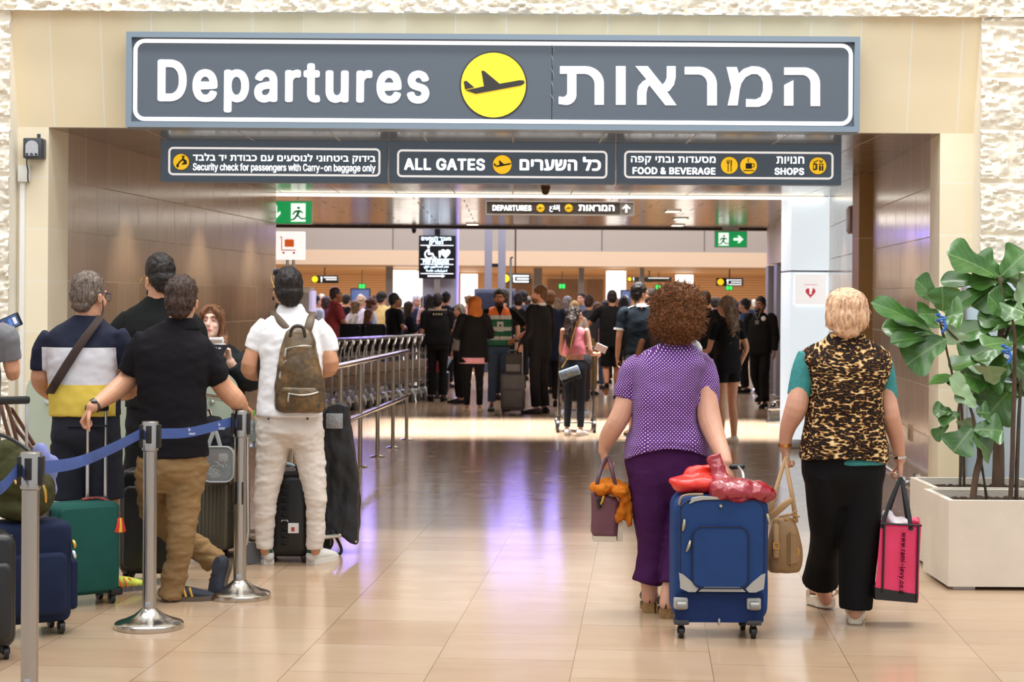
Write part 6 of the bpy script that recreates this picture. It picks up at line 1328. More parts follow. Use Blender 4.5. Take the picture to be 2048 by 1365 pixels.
bm = BM(); poly(bm, [(W(*q, d).x, W(*q, d).z) for q in ((456, 695), (456, 692), (462, 692), (461, 695.5))], d - .388, d - .385); add(pp, 'emblem', bm, MATS['sticker_grey'], world=True)

# ================================================================ someone at the left edge holding a phone
t = figure('person at left photo edge, only hand raised with phone', W(-62, 900, 8.9) * Vector((1, 1, 0)) if False else Vector((W(-66, 900, 8.9).x, 8.9, 0)), 0, 1.72, top=dict(m=cloth('grey_tee', (120, 120, 124))), bottom=dict(m=M_ddenim), arms={'r': ((.22, .05, 1.22), (.15, .33, 1.33), (-.12, .5, .85), (-.9, .2, .1), 1.0)}, vox=.008)
ph = thing('phone', 'phone with lit screen held up at left edge by stone wall', 'phone', W(15, 648, 9.23)); Mx = Matrix.Translation(Vector()) @ Matrix.Rotation(R(-24), 4, 'Y')
bm = BM(); box(bm, -.075, .075, -.005, .005, -.036, .036, .006, Mx); add(ph, 'case', bm, M_blkp); bm = BM(); box(bm, -.068, .062, -.0065, -.0045, -.031, .031, 0, Mx); add(ph, 'screen', bm, mat('phone_screen', (70, 90, 130), .2, emit=.5, var=.6, vscale=30))
for x in (-.03, .01, .035): bm = BM(); box(bm, x, x + .018, -.0075, -.006, -.018, .018, 0, Mx); add(ph, 'screen_tile', bm, mat('screen_tile_%d' % int(x * 100 + 9), ((200, 120, 110), (90, 130, 200), (220, 220, 226))[int((x + .04) / .03) % 3], .3, emit=.5))
# ================================================================ barrier posts, luggage and bags
M_steel = mat('brushed_steel_post', (176, 172, 166), .24, 1.0, bump=.12, bscale=160, bstretch=(1, 1, .02))
M_steel2 = mat('polished_steel_base', (186, 182, 176), .18, 1.0)
M_belt = mat('blue_webbing', (58, 84, 150), .75, bump=.25, bscale=400, var=.06, vscale=8); M_cas = mat('black_cassette', (26, 26, 28), .4)
def belt(parent, pts, h=.05, mi=None):
    bm = BM(); P = crom([tuple(p) for p in pts], 10); A, B = [], []
    for p in P: A.append((p[0], p[1], p[2] + h / 2)); B.append((p[0], p[1], p[2] - h / 2))
    n = len(P); V = [[bm.verts.new((q[0], q[1] + o, q[2])) for q in L] for o in (-.0012, .0012) for L in (A, B)]
    for k in range(n - 1):
        bm.faces.new((V[0][k], V[0][k + 1], V[1][k + 1], V[1][k])); bm.faces.new((V[2][k + 1], V[2][k], V[3][k], V[3][k + 1])); bm.faces.new((V[0][k + 1], V[0][k], V[2][k], V[2][k + 1])); bm.faces.new((V[1][k], V[1][k + 1], V[3][k + 1], V[3][k]))
    return add(parent, 'belt', bm, M_belt, world=True)
def stanchion(px, ptop, label):
    # the top is 1.00 m above the floor
    d = 1.0; z = W(px, ptop, 1).z - CAMH; d = (1.0 - CAMH) / z; p = W(px, ptop, d)
    t = thing('barrier_post', label, 'barrier post', (p.x, d, 0))
    bm = BM(); lathe(bm, [(.165, 0), (.167, .004), (.165, .024), (.158, .03), (.12, .042), (.075, .062), (.045, .085), (.036, .095), (.0, .097)][:-1] + [(.03, .097)], n=48); add(t, 'base', bm, M_steel2)
    bm = BM(); lathe(bm, [(.0335, .09), (.0335, .86)], n=32); add(t, 'pole', bm, M_steel)
    bm = BM(); lathe(bm, [(.034, .855), (.04, .86), (.04, .995), (.037, 1.0)], n=32); add(t, 'head', bm, M_steel)
    for a in (0, math.pi):
        bm = BM(); box(bm, .028, .05, -.022, .022, .872, .985, .004, Matrix.Rotation(a, 4, 'Z')); add(t, 'belt_cassette', bm, M_cas)
    bm = BM(); box(bm, -.014, .014, -.042, -.036, .895, .98, .002); add(t, 'front_slot', bm, M_cas)
    bm = BM(); box(bm, -.012, .012, -.0345, -.031, .105, .13, .001); add(t, 'label_tag', bm, mat('grey_tag', (170, 172, 176), .4))
    return t
s1 = stanchion(62, 905, 'nearest steel barrier post, its base below the frame'); s2 = stanchion(301, 843, 'steel barrier post in front of the khaki trousers'); s3 = stanchion(482, 821, 'steel barrier post under the hand of the black polo man')
bm = BM(); box(bm, -.03, -.022, -.04, -.02, .5, .62, .003); box(bm, .012, .02, -.036, -.026, .5, .62, .003); add(s3, 'slot_covers', bm, M_cas)
def hp(s, dx, z=.94): return Vector((s.location.x + dx, s.location.y, z))
a, b_ = hp(s1, .045), hp(s2, -.045); belt(s2, [a, a.lerp(b_, .3) - Vector((0, 0, .028)), a.lerp(b_, .65) - Vector((0, 0, .022)), b_])
a, b_ = hp(s2, .045), hp(s3, -.045); bl = belt(s3, [a, a.lerp(b_, .35) - Vector((0, 0, .018)), a.lerp(b_, .7) - Vector((0, 0, .012)), b_])
for f_, nm in ((.38, 'a'), (.80, 'b')):
    c = a.lerp(b_, f_) - Vector((0, .004, .014)); bm = BM()
    for q in ([(0, .016), (.005, .006), (.012, .004), (.005, .0), (.003, -.006), (0, -.003), (-.004, -.007), (-.004, 0), (-.011, .003), (-.004, .006)],): poly(bm, [(c.x + x * .9, c.z + .006 + z * .9) for x, z in q], c.y - .003, c.y)
    for x0, x1, z0 in ((-.036, -.006, -.008), (.0, .034, -.008), (-.03, .03, -.014)): box(bm, c.x + x0, c.x + x1, c.y - .003, c.y, c.z + z0 - .002, c.z + z0 + .0015)
    add(bl, 'printed_emblem', bm, mat('belt_print', (206, 212, 228), .6), world=True)
p0 = hp(s1, -.045); e0 = Vector((W(-60, 985, 6.2).x, 6.35, W(-60, 985, 6.35).z)); belt(s1, [p0, p0.lerp(e0, .5) - Vector((0, 0, .03)), e0])

def wheel(parent, c, r=.028, w_=.022, m=M_blkp, fork=True, ax=(1, 0, 0), world=False):
    c = Vector(c); ax = Vector(ax).normalized(); bm = BM(); cyl(bm, c - ax * w_ / 2, c + ax * w_ / 2, r, n=20); bmesh.ops.bevel(bm, geom=[e for e in bm.edges if e.calc_face_angle(0) > 1], offset=.003, segments=1, affect='EDGES')
    wh = add(parent, 'wheel', bm, m, world=world)
    if fork:
        bm = BM()
        for s_ in (-1, 1): tube(bm, [c + ax * s_ * (w_ / 2 + .004), c + ax * s_ * (w_ / 2 + .004) + Vector((0, 0, r * .7)), c + Vector((0, 0, r * 1.5))], [(.004, .011)] * 3, n=8)
        cyl(bm, c - ax * (w_ / 2 + .007), c + ax * (w_ / 2 + .007), .006, n=10); cyl(bm, c + Vector((0, 0, r * 1.2)), c + Vector((0, 0, r * 1.75)), .02, .026, n=14); add(wh, 'fork', bm, MATS['wheel_grey'], world=world)
    return wh
mat('wheel_grey', (60, 60, 64), .4)
def shell_box(bm, w_, dp, h, z0, rc=.05, re=.02, taper=0.0, M=None, n=6):
    """rounded case body: rounded rectangle seen from the front, softened edges"""
    out = rrect(-w_ / 2, w_ / 2, z0, z0 + h, rc, n); cx, cz = 0, z0 + h / 2; V = []
    for y, k in ((-dp / 2, re), (-dp / 2 + re * .3, re * .35), (-dp / 2 + re, 0), (dp / 2 - re, 0), (dp / 2 - re * .3, re * .35), (dp / 2, re)):
        ring = []
        for x, z in out:
            sx_ = (w_ / 2 - k) / (w_ / 2); sz_ = (h / 2 - k) / (h / 2)
            q = Vector((x * sx_, y, cz + (z - cz) * sz_)); ring.append(bm.verts.new(M @ q if M is not None else q))
        V.append(ring)
    n = len(out)
    for i in range(5):
        for k in range(n): bm.faces.new((V[i][k], V[i][(k + 1) % n], V[i + 1][(k + 1) % n], V[i + 1][k]))
    bm.faces.new(V[0][::-1]); bm.faces.new(V[-1])
def rope(bm, pts, r, closed=False, n=6): tube(bm, pts, [r] * len(pts), n=n, sub=3)
def telescopic(parent, x, y, z0, z1, w_=.13, m=None, tilt=None, grip=M_blkp):
    m = m or mat('aluminium_tube', (196, 196, 198), .3, .9)
    for s_ in (-1, 1):
        zm = z0 + (z1 - z0) * .52
        bm = BM(); box(bm, x + s_ * w_ / 2 - .009, x + s_ * w_ / 2 + .009, y - .007, y + .007, z0 - .1, zm, .004, tilt); box(bm, x + s_ * w_ / 2 - .007, x + s_ * w_ / 2 + .007, y - .0055, y + .0055, zm, z1, .003, tilt); add(parent, 'handle_tube', bm, m)
    bm = BM(); box(bm, x - w_ / 2 - .015, x + w_ / 2 + .015, y - .016, y + .016, z1 - .012, z1 + .026, .012, tilt); add(parent, 'handle_grip', bm, grip)

# ---- big blue suitcase being pulled
dC = 8.42; c0 = W(1435, 1268, dC); t = thing('suitcase', 'large royal blue soft suitcase with grey corners, pulled by the polka dot woman', 'suitcase', (c0.x, dC, 0))
kx = 1 / sc(dC - .14); Z = lambda py: W(1435, py, dC - .14).z; X = lambda px: (px - 1435) * kx
M_sb = cloth('royal_blue_nylon', (36, 66, 118), .6, var=.08, bump=.35, bscale=500); M_sg = mat('grey_rubber', (168, 166, 160), .55); M_sdk = cloth('deep_blue_nylon', (26, 46, 92), .65); M_pip = mat('navy_piping', (20, 30, 60), .5); M_zip = mat('zip_metal', (176, 168, 150), .35, .8)
w_ = 192 * kx; z0, z1 = Z(1248), Z(992)
Mt = Matrix.Identity(4)
bm = BM(); shell_box(bm, w_, .26, z1 - z0, z0, .07, .03); add(t, 'body', bm, M_sb, voxel=.01, sm=6, folds=(.002, (6, 6, 6)))
def panel(name, x0, x1, za, zb, r, y0, y1, m, parent=t): bm = BM(); poly(bm, rrect(x0, x1, za, zb, r), y0, y1); bmesh.ops.bevel(bm, geom=[e for e in bm.edges if e.calc_face_angle(0) > 1], offset=.004, segments=2, affect='EDGES'); return add(parent, name, bm, m)
fp = panel('front_pocket', X(1349), X(1521), Z(1180), Z(1000), .055, -.165, -.125, M_sb)
ip = panel('inner_pocket', X(1375), X(1487), Z(1172), Z(1052), .045, -.176, -.16, M_sb)
panel('lower_panel', X(1343), X(1520), Z(1246), Z(1187), .012, -.138, -.11, M_sdk)
for nm, par, x0, x1, za, zb, r, y in (('piping', fp, 1351, 1519, 1180, 1000, .055, -.166), ('piping', ip, 1376, 1486, 1175, 1053, .045, -.177)):
    bm = BM(); P = rrect(X(x0), X(x1), Z(za), Z(zb), r); rope(bm, [(a_, y, b_) for a_, b_ in P] + [(P[0][0], y, P[0][1])], .0035); add(par, nm, bm, M_pip)
bm = BM(); L_ = [(X(1349), Z(1145)), (X(1352), Z(1176)), (X(1368), Z(1183)), (X(1382), Z(1183)), (X(1388), Z(1176)), (X(1375), Z(1163)), (X(1357), Z(1148))]; poly(bm, L_, -.174, -.15); add(t, 'corner_guard', bm, M_sg)
bm = BM(); poly(bm, [(X(2870 - 1349 * 1) - X(1435) * 0 if False else -a_ + X(1870) * 0 , b_) for a_, b_ in L_], -.174, -.15); add(t, 'corner_guard', bm, M_sg)
bm = BM(); poly(bm, [(X(1388), Z(1182)), (X(1482), Z(1182)), (X(1470), Z(1172)), (X(1450), Z(1168)), (X(1420), Z(1168)), (X(1400), Z(1172))], -.174, -.15); add(t, 'grey_trim', bm, M_sg)
bm = BM(); poly(bm, [(X(1368), Z(1008)), (X(1374), Z(996)), (X(1390), Z(992.5)), (X(1430), Z(993)), (X(1430), Z(998)), (X(1396), Z(999)), (X(1380), Z(1002))], -.172, -.15); add(t, 'top_trim', bm, M_sg)
bm = BM(); rope(bm, [(X(1350), -.135, Z(1010)), (X(1354), -.135, Z(996)), (X(1368), -.135, Z(991)), (X(1396), -.135, Z(990))], .006); add(t, 'tan_edging', bm, mat('tan_edge', (150, 130, 104), .6))
for (xa, ya, xb, yb) in ((1359, 1040, 1356, 1060), (1371, 1082, 1364, 1101), (1524, 1028, 1529, 1046), (1430, 1009, 1432, 1014)):
    bm = BM(); tube(bm, [(X(xa), -.17, Z(ya)), (X((xa + xb) / 2), -.178, Z((ya + yb) / 2)), (X(xb), -.172, Z(yb))], [.006, .008, .005], n=8); add(t, 'zip_pull', bm, M_zip)
for px in (1354, 1500):
    bm = BM(); box(bm, X(px - 14), X(px + 14), -.158, -.12, Z(1219), Z(1196), .008); c = add(t, 'caster_guard', bm, M_sg); bm = BM(); lathe(bm, [(.022, -.02), (.022, .02)], (X(px), -.168, Z(1210)), 16, 'X'); add(c, 'stair_wheel', bm, mat('silver_caster', (150, 148, 144), .35, .5))
for px in (1356, 1501):
    bm = BM(); box(bm, X(px - 15), X(px + 15), -.15, -.07, Z(1251), Z(1241), .006); add(t, 'foot_block', bm, MATS['wheel_grey']); wheel(t, (X(px), -.11, .028))
for px in (1365, 1492): wheel(t, (X(px), .11, .026))
bm = BM(); box(bm, X(1429), X(1433), -.15, -.11, Z(1252), Z(1238), .003); add(t, 'zip_end', bm, M_sg)
for px in (1527.5,):
    for py in (1078, 1190): bm = BM(); ell(bm, (X(px) , -.05, Z(py)), (.014, .02, .02)); add(t, 'side_stud', bm, M_sg)
a_ = W(1456, 934, 8.66) - t.location
for s_ in (-1, 1):
    bm = BM(); tube(bm, [(a_.x + s_ * .06, .09, z1 - .02), (a_.x + s_ * .06, .12, a_.z - .03), (a_.x + s_ * .05, a_.y, a_.z)], [.009] * 3, n=10); add(t, 'handle_tube', bm, MATS['aluminium_tube'] if 'aluminium_tube' in MATS else mat('aluminium_tube', (196, 196, 198), .3, .9))
bm = BM(); tube(bm, [(a_.x - .07, a_.y, a_.z), (a_.x + .07, a_.y, a_.z)], [.014] * 2, n=12, ref=(0, 0, 1)); add(t, 'handle_grip', bm, M_blkp)

# ---- red plastic bags on top
def bag_blob(t, name, L, m, d, vox=.007, folds=None, extra=None, post=None):
    bm = BM()
    for q in L: ell(bm, W(q[0], q[1], d + q[2]), (q[3] / sc(d), q[5] if len(q) > 5 else q[3] / sc(d) * .8, q[4] / sc(d)), Matrix.Rotation(R(q[6] if len(q) > 6 else 0), 3, 'Y'), 20)
    if extra: extra(bm)
    return add(t, name, bm, m, world=True, voxel=vox, sm=5, folds=folds, post=post)
M_red = mat('red_plastic', (226, 48, 34), .34, coat=.2, bump=.3, bscale=16); M_mar = mat('maroon_plastic', (150, 24, 40), .2, coat=.6, bump=.7, bscale=22)
t = thing('plastic_bag', 'flat bright red plastic bag lying on the blue suitcase', 'bag', W(1390, 990, 8.42))
bag_blob(t, 'sack', [(1375, 967, 0, 34, 19, .1), (1405, 965, 0, 40, 22, .11), (1350, 962, 0, 14, 8, .06)], M_red, 8.42, vox=.005, post=crinkle(.012, 8, 2), folds=[(.008, (9, 9, 14), 3)], extra=lambda bm: tube(bm, [W(1385, 952, 8.42), W(1415, 940, 8.44), W(1425, 932, 8.44)], [(.05, .05), (.03, .03), (.014, .014)], n=12))
t = thing('plastic_bag', 'shiny maroon plastic bag with twisted neck lying on the blue suitcase', 'bag', W(1480, 1005, 8.36))
bag_blob(t, 'sack', [(1470, 982, 0, 52, 27, .12), (1510, 985, 0, 38, 22, .1, 8), (1436, 980, 0, 24, 27, .1), (1538, 990, 0, 12, 12, .06)], M_mar, 8.34, folds=[(.008, (8, 8, 18), 5)], extra=lambda bm: tube(bm, [W(1450, 965, 8.36), W(1438, 945, 8.38), W(1434, 930, 8.40), W(1427, 916, 8.40)], [(.05, .04), (.034, .03), (.036, .03), (.034, .012)], n=14), post=crinkle(.017, 11, 5), vox=.005)

# ---- plum handbag with an orange cloth
d = 8.95; t = thing('handbag', 'plum leather handbag hanging from the polka dot woman\'s left hand', 'handbag', W(1216, 1084, d + .02)); dB = d + .05
M_plum = mat('plum_leather', (104, 62, 72), .4, bump=.15, bscale=250); M_dpl = mat('dark_plum_strap', (84, 50, 62), .45)
def quadbag(bm, P, dn, df):
    """P: front outline points (px,py) ; thickness from depth dn to df"""
    A = [bm.verts.new(W(a, b_, dn)) for a, b_ in P]; B = [bm.verts.new(W(a, b_, dn) + Vector((0, df - dn, 0))) for a, b_ in P]; n = len(P)
    bm.faces.new(A[::-1]); bm.faces.new(B)
    for k in range(n): bm.faces.new((A[k], A[(k + 1) % n], B[(k + 1) % n], B[k]))
bm = BM(); quadbag(bm, [(1184, 1076), (1234, 1080), (1240, 1000), (1184, 985)], dB - .07, dB + .07); bmesh.ops.bevel(bm, geom=list(bm.edges), offset=.012, segments=3, affect='EDGES'); add(t, 'body', bm, M_plum, world=True, voxel=.007, sm=4, folds=(.004, (10, 10, 10)))
bm = BM(); quadbag(bm, [(1186, 1084), (1232, 1085), (1233, 1074), (1186, 1073)], dB - .068, dB + .066); add(t, 'base', bm, mat('cream_base', (206, 192, 172), .5), world=True)
bm = BM(); quadbag(bm, [(1234, 1084), (1246, 1084), (1247, 1048), (1237, 1040)], dB - .05, dB + .05); add(t, 'cream_side', bm, MATS['cream_base'], world=True)
for y_ in (-.075, .06):
    bm = BM(); T(bm, dB + y_, [(1190, 990, 0, 4, .5), (1197, 955, 0, 4, .5), (1208, 925, -y_ * .9, 4, .5), (1217, 918, -y_ * .9, 4, .5), (1224, 940, 0, 4, .5), (1234, 990, 0, 4, .5)], ref=(0, 1, 0)); add(t, 'strap', bm, M_dpl, world=True)
bm = BM(); T(bm, dB - .085, [(1202, 1008, 0, 3), (1206, 1000, 0, 4), (1207, 994, 0, 3)]); add(t, 'clasp', bm, M_gold, world=True)
bm = BM(); T(bm, dB - .082, [(1196, 1000, 0, 4), (1199, 1014, 0, 4)]); add(t, 'clasp_tab', bm, M_blkp, world=True)
M_osc = cloth('orange_scarf', (198, 112, 28), .8, var=.14); t = thing('scarf', 'burnt orange cloth stuffed over the top of the plum handbag', 'scarf', W(1225, 1000, dB))
bag_blob(t, 'cloth', [(1203, 977, -.02, 22, 15, .09), (1222, 970, .0, 22, 13, .09), (1238, 980, -.03, 20, 14, .1), (1250, 996, -.03, 12, 18, .06), (1254, 1016, -.05, 11, 20, .03), (1243, 1024, -.06, 12, 24, .03, 14), (1192, 974, 0, 9, 9, .06), (1257, 1038, -.05, 6, 14, .02)], M_osc, dB, vox=.005, post=crinkle(.022, 14, 7), folds=[(.006, (12, 12, 12), 2)])

# ---- tan handbag
d = 8.62; dB = 8.58; t = thing('handbag', 'tan leather bucket handbag hanging from the leopard vest woman\'s left hand', 'handbag', W(1566, 1144, dB)); M_tan = mat('tan_leather', (148, 114, 74), .5, bump=.2, bscale=200, var=.08); M_tan2 = mat('tan_strap', (164, 128, 86), .5)
bm = BM(); rings(bm, [(W(p_, q_, dB).x, dB, W(p_, q_, dB).z, r_ / sc(dB), ry_) for p_, q_, r_, ry_ in ((1567, 1145, 26, .05), (1567, 1138, 33, .075), (1568, 1110, 36, .085), (1568, 1075, 31, .08), (1568, 1048, 24, .065), (1568, 1036, 20, .05))], power=2.6); bag = add(t, 'body', bm, M_tan, world=True, voxel=.007, sm=4, folds=[(.007, (16, 16, 6), 3)])
for x_ in (1545, 1590):
    for y_ in (-.04, .04): 
        bm = BM(); T(bm, dB + y_, [(x_ - (8 if x_ < 1568 else -2), 1045, 0, 5, .4), (x_ + (4 if x_ < 1568 else -6), 990, 0, 4.5, .4), (1570 + (x_ - 1568) * .12, 930, -y_ * .8 + .05, 4, .5), (1573, 916, -y_ + .06, 4, .5)]); add(t, 'strap', bm, M_tan2, world=True)
bm = BM(); T(bm, dB - .07, [(1540, 1035, 0, 6, .4), (1556, 1022, -.01, 7, .4), (1572, 1008, -.01, 7, .4), (1584, 1000, 0, 5, .4)]); add(t, 'shoulder_strap', bm, M_tan2, world=True)
for x_, y_ in ((1552, 1092), (1592, 1104)): bm = BM(); a = W(x_, y_, dB - .085); border(bm, a.x - .014, a.x + .014, a.z - .016, a.z + .016, .004, .004, a.y - .006, a.y); add(t, 'buckle', bm, M_gold, world=True)
bm = BM(); T(bm, dB - .08, [(1552, 1050, .02, 6, .4), (1552, 1080, 0, 6, .4), (1552, 1115, 0, 6, .4)]); add(t, 'front_strap', bm, M_tan2, world=True)
bm = BM(); quadbag(bm, [(1577, 1135), (1600, 1128), (1597, 1072), (1577, 1066)], dB - .1, dB - .04); bmesh.ops.bevel(bm, geom=list(bm.edges), offset=.01, segments=2, affect='EDGES'); add(t, 'side_pocket', bm, M_tan, world=True)
for x_ in (1556, 1572, 1588): bm = BM(); ell(bm, W(x_, 1040, dB - .055), (.006, .006, .006)); add(t, 'rivet', bm, M_gold, world=True)
bm = BM(); T(bm, dB - .06, [(1560, 1034, 0, 2), (1580, 1030, 0, 3), (1598, 1034, 0, 2)], n=6); T(bm, dB - .06, [(1580, 1030, 0, 2), (1594, 1022, -.01, 1.5)], n=6); add(t, 'tie_cord', bm, M_tan2, world=True)

# ---- pink shopping bag
dB = 8.66; t = thing('shopping_bag', 'shiny hot pink shopping bag with black edging and web address', 'bag', W(1797, 1205, dB)); M_pink = mat('pink_woven_plastic', (226, 40, 96), .22, coat=.5, bump=.5, bscale=30, bstretch=(1, 1, .4)); M_pk2 = mat('pink_side', (200, 30, 84), .3, coat=.4, bump=.5, bscale=30)
F = [(1750, 1186), (1836, 1206), (1843, 1050), (1762, 1046)]
bm = BM(); A = [bm.verts.new(W(a, b_, dB - .1)) for a, b_ in F]; B = [bm.verts.new(W(a, b_, dB + .12)) for a, b_ in ((1752, 1180), (1834, 1194), (1838, 1035), (1760, 1034))]
bm.faces.new(A[::-1]); bm.faces.new(B); bm.faces.new((A[0], A[1], B[1], B[0]))
for k in (1, 3): bm.faces.new((A[k], A[(k + 1) % 4], B[(k + 1) % 4], B[k]))
bmesh.ops.subdivide_edges(bm, edges=bm.edges, cuts=10, use_grid_fill=True)
sb = add(t, 'body', bm, M_pink, world=True, folds=(.006, (9, 9, 9), 4)); sm_ = sb.modifiers.new('thickness', 'SOLIDIFY'); sm_.thickness = .003; sm_.offset = -1
bm = BM(); quadbag(bm, [(1750, 1200), (1834, 1207), (1837, 1190), (1750, 1176)], dB - .105, dB + .115); add(t, 'black_base', bm, M_blkp, world=True)
for (xa, ya, xb, yb) in ((1769, 1048, 1765, 1184), (1837, 1052, 1833, 1200), (1762, 1048, 1842, 1052)): bm = BM(); T(bm, dB - .108, [(xa, ya, 0, 2.2), ((xa + xb) / 2, (ya + yb) / 2, -.004, 2.2), (xb, yb, 0, 2.2)], n=8); add(t, 'black_edging', bm, M_blkp, world=True)
for y_, x0, x1 in ((-.105, 1764, 1822), (.115, 1768, 1818)):
    bm = BM(); T(bm, dB + y_, [(x0, 1056, 0, 4, .3), (x0 + 14, 1010, -y_ * .4, 4, .3), (1797, 966, -y_ * .9 + .02, 4, .3), (1802, 958, -y_ + .03, 4, .3), (1806, 972, -y_ * .9 + .02, 4.5, .3), (x1 - 6, 1018, -y_ * .4, 4.5, .3), (x1, 1060, 0, 4.5, .3)]); add(t, 'handle', bm, mat('black_webbing', (22, 22, 24), .7), world=True)
# address printed down the front
a = W(1807, 1066, dB - .116); b_ = W(1802, 1188, dB - .116); L0 = (a - b_).length; Mx = Matrix.Translation(a - t.location) @ Matrix.Rotation(R(90 + 2.2), 4, 'Y')
lettering(t, 'www.rami-levy.co.il', mat('black_print', (26, 20, 24), .5), 0, L0, -.014, .016, 0, bold=.012, M=Mx, name='printed_address')
t = thing('parcel', 'white wrapped parcel showing in the top of the pink shopping bag', 'parcel', W(1790, 1045, dB)); bag_blob(t, 'wrap', [(1790, 1046, 0, 18, 12, .07), (1806, 1044, .02, 14, 9, .07), (1776, 1036, .03, 12, 16, .06)], mat('white_plastic_film', (240, 228, 232), .3, coat=.3), dB, folds=(.008, (16, 16, 16)))

# ---- brown leather backpack
dB = 10.36; t = thing('backpack', 'worn brown leather backpack on the man in white polo', 'backpack', W(600, 826, dB))
m, nt, b = nodes('distressed_brown_leather'); tc = nt.nodes.new('ShaderNodeTexCoord'); n = nt.nodes.new('ShaderNodeTexNoise'); n.inputs['Scale'].default_value = 9; n.inputs['Detail'].default_value = 8; n.inputs['Roughness'].default_value = .7; nt.links.new(tc.outputs['Object'], n.inputs[0])
nt.links.new(ramp(nt, n.outputs['Fac'], [(.3, (50, 44, 32)), (.5, (92, 72, 44)), (.68, (140, 106, 66)), (.85, (176, 138, 90))]), b.inputs['Base Color']); b.inputs['Roughness'].default_value = .38; bp = nt.nodes.new('ShaderNodeBump'); bp.inputs['Strength'].default_value = .4; bp.inputs['Distance'].default_value = .008; nt.links.new(n.outputs['Fac'], bp.inputs['Height']); nt.links.new(bp.outputs[0], b.inputs['Normal']); M_bp = m
bm = BM(); rings(bm, [(W(p_, q_, dB).x, dB + o_, W(p_, q_, dB).z, r_ / sc(dB), ry_) for p_, q_, r_, ry_, o_ in ((600, 826, 40, .05, 0), (600, 818, 49, .075, 0), (600, 790, 51, .085, 0), (598, 745, 45, .085, 0), (597, 705, 37, .075, .01), (597, 680, 32, .06, .02), (597, 662, 24, .04, .03), (597, 655, 14, .025, .04))], power=2.9); bag = add(t, 'body', bm, M_bp, world=True, voxel=.007, sm=4, folds=[(.006, (12, 12, 14), 3)])
bm = BM(); rings(bm, [(W(p_, q_, dB).x, dB - .075, W(p_, q_, dB).z, r_ / sc(dB), ry_) for p_, q_, r_, ry_ in ((602, 822, 34, .02), (602, 812, 41, .036), (602, 785, 40, .04), (601, 774, 34, .03))], power=3.0); pk = add(t, 'front_pocket', bm, M_bp, world=True, voxel=.006, sm=4, folds=(.004, (14, 14, 14)))
M_zp = mat('silver_zip', (190, 186, 176), .3, .9)
for par, P in ((bag, [(571, 699, -.062), (590, 694, -.085), (610, 692, -.085), (622, 693, -.065)]), (pk, [(577, 788, -.112), (600, 791, -.124), (622, 789, -.12), (636, 785, -.1)]), (bag, [(561, 742, -.06), (566, 728, -.064), (573, 722, -.066)])):
    bm = BM(); T(bm, dB, [(a, b_, o_, 2) for a, b_, o_ in P], n=8); add(par, 'zip', bm, M_zp, world=True); a, b_, o_ = P[0]; bm = BM(); T(bm, dB, [(a + 1, b_, o_ - .004, 2), (a - 1, b_ + 12, o_ - .006, 3), (a - 1, b_ + 16, o_ - .006, 2)], n=8); add(par, 'zip_pull', bm, M_zp, world=True)
bm = BM(); c = W(637, 812, dB - .095); lathe(bm, [(.012, -.004), (.012, .004)], c, 16, 'Y'); add(t, 'stud', bm, M_gunm, world=True)
M_sp = mat('brown_strap', (96, 80, 62), .5, bump=.2, bscale=150)
bm = BM(); T(bm, dB, [(581, 668, .02, 8, .35), (570, 655, .02, 8.5, .35), (556, 640, .05, 8.5, .4), (546, 630, .12, 8, .5), (543, 634, .26, 8, .5), (536, 690, .33, 7, .4)]); add(t, 'strap', bm, M_sp, world=True)
bm = BM(); T(bm, dB, [(612, 668, .02, 8, .35), (617, 655, .02, 8.5, .35), (621, 640, .05, 8.5, .4), (624, 630, .12, 8, .5), (625, 634, .26, 8, .5), (632, 690, .33, 7, .4)]); add(t, 'strap', bm, M_sp, world=True)
bm = BM(); T(bm, dB - .0, [(580, 672, -.03, 3), (584, 658, -.04, 3.5), (594, 652, -.04, 3.5), (606, 656, -.04, 3.5), (610, 672, -.03, 3)]); add(t, 'grab_handle', bm, mat('dark_brown_leather', (58, 48, 42), .4), world=True)
bm = BM(); T(bm, dB, [(545, 800, .06, 3, .5), (537, 770, .1, 3, .5), (530, 730, .16, 3, .5), (521, 705, .22, 3, .5)]); T(bm, dB, [(521, 712, .10, 4, .4), (519, 740, .10, 4, .4), (520, 765, .1, 3, .4)]); add(t, 'webbing_strap', bm, M_blkp, world=True)

# ---- luggage by the white polo man
d = 10.75; c0 = W(578, 1122, d); t = thing('suitcase', 'black hard suitcase with studded ribs between the white polo man\'s legs', 'suitcase', (c0.x, d, 0)); M_bs = mat('black_shell', (24, 24, 26), .35); kx = 1 / sc(d - .1); Z = lambda py: W(578, py, d - .1).z
bm = BM(); shell_box(bm, .30, .42, Z(945) - Z(1110), Z(1110), .05, .04); add(t, 'body', bm, M_bs)
for k in range(9):
    z = Z(970 + k * 14); bm = BM()
    v = [bm.verts.new(q) for q in ((-.03, -.205, z - .018), (.03, -.205, z - .018), (.03, -.205, z + .018), (-.03, -.205, z + .018))]; a = bm.verts.new((0, -.228, z)); 
    for i in range(4): bm.faces.new((v[i], v[(i + 1) % 4], a))
    bm.faces.new(v[::-1]); add(t, 'stud', bm, mat('black_stud', (38, 38, 40), .25), smooth=False)
bm = BM(); box(bm, .02, .085, -.218, -.209, Z(1062), Z(1042), .002); add(t, 'baggage_tag', bm, M_white); bm = BM(); box(bm, .04, .06, -.221, -.217, Z(1058), Z(1050)); add(t, 'tag_print', bm, mat('tag_red', (190, 60, 60), .6)); bm = BM(); box(bm, -.02, .02, -.216, -.208, Z(1040), Z(1036), .001); add(t, 'maker_plate', bm, mat('plate_white', (200, 200, 200), .4))
for x_ in (-.11, .11):
    for y_ in (-.16, .16): wheel(t, (x_, y_, .027), m=M_blkp)
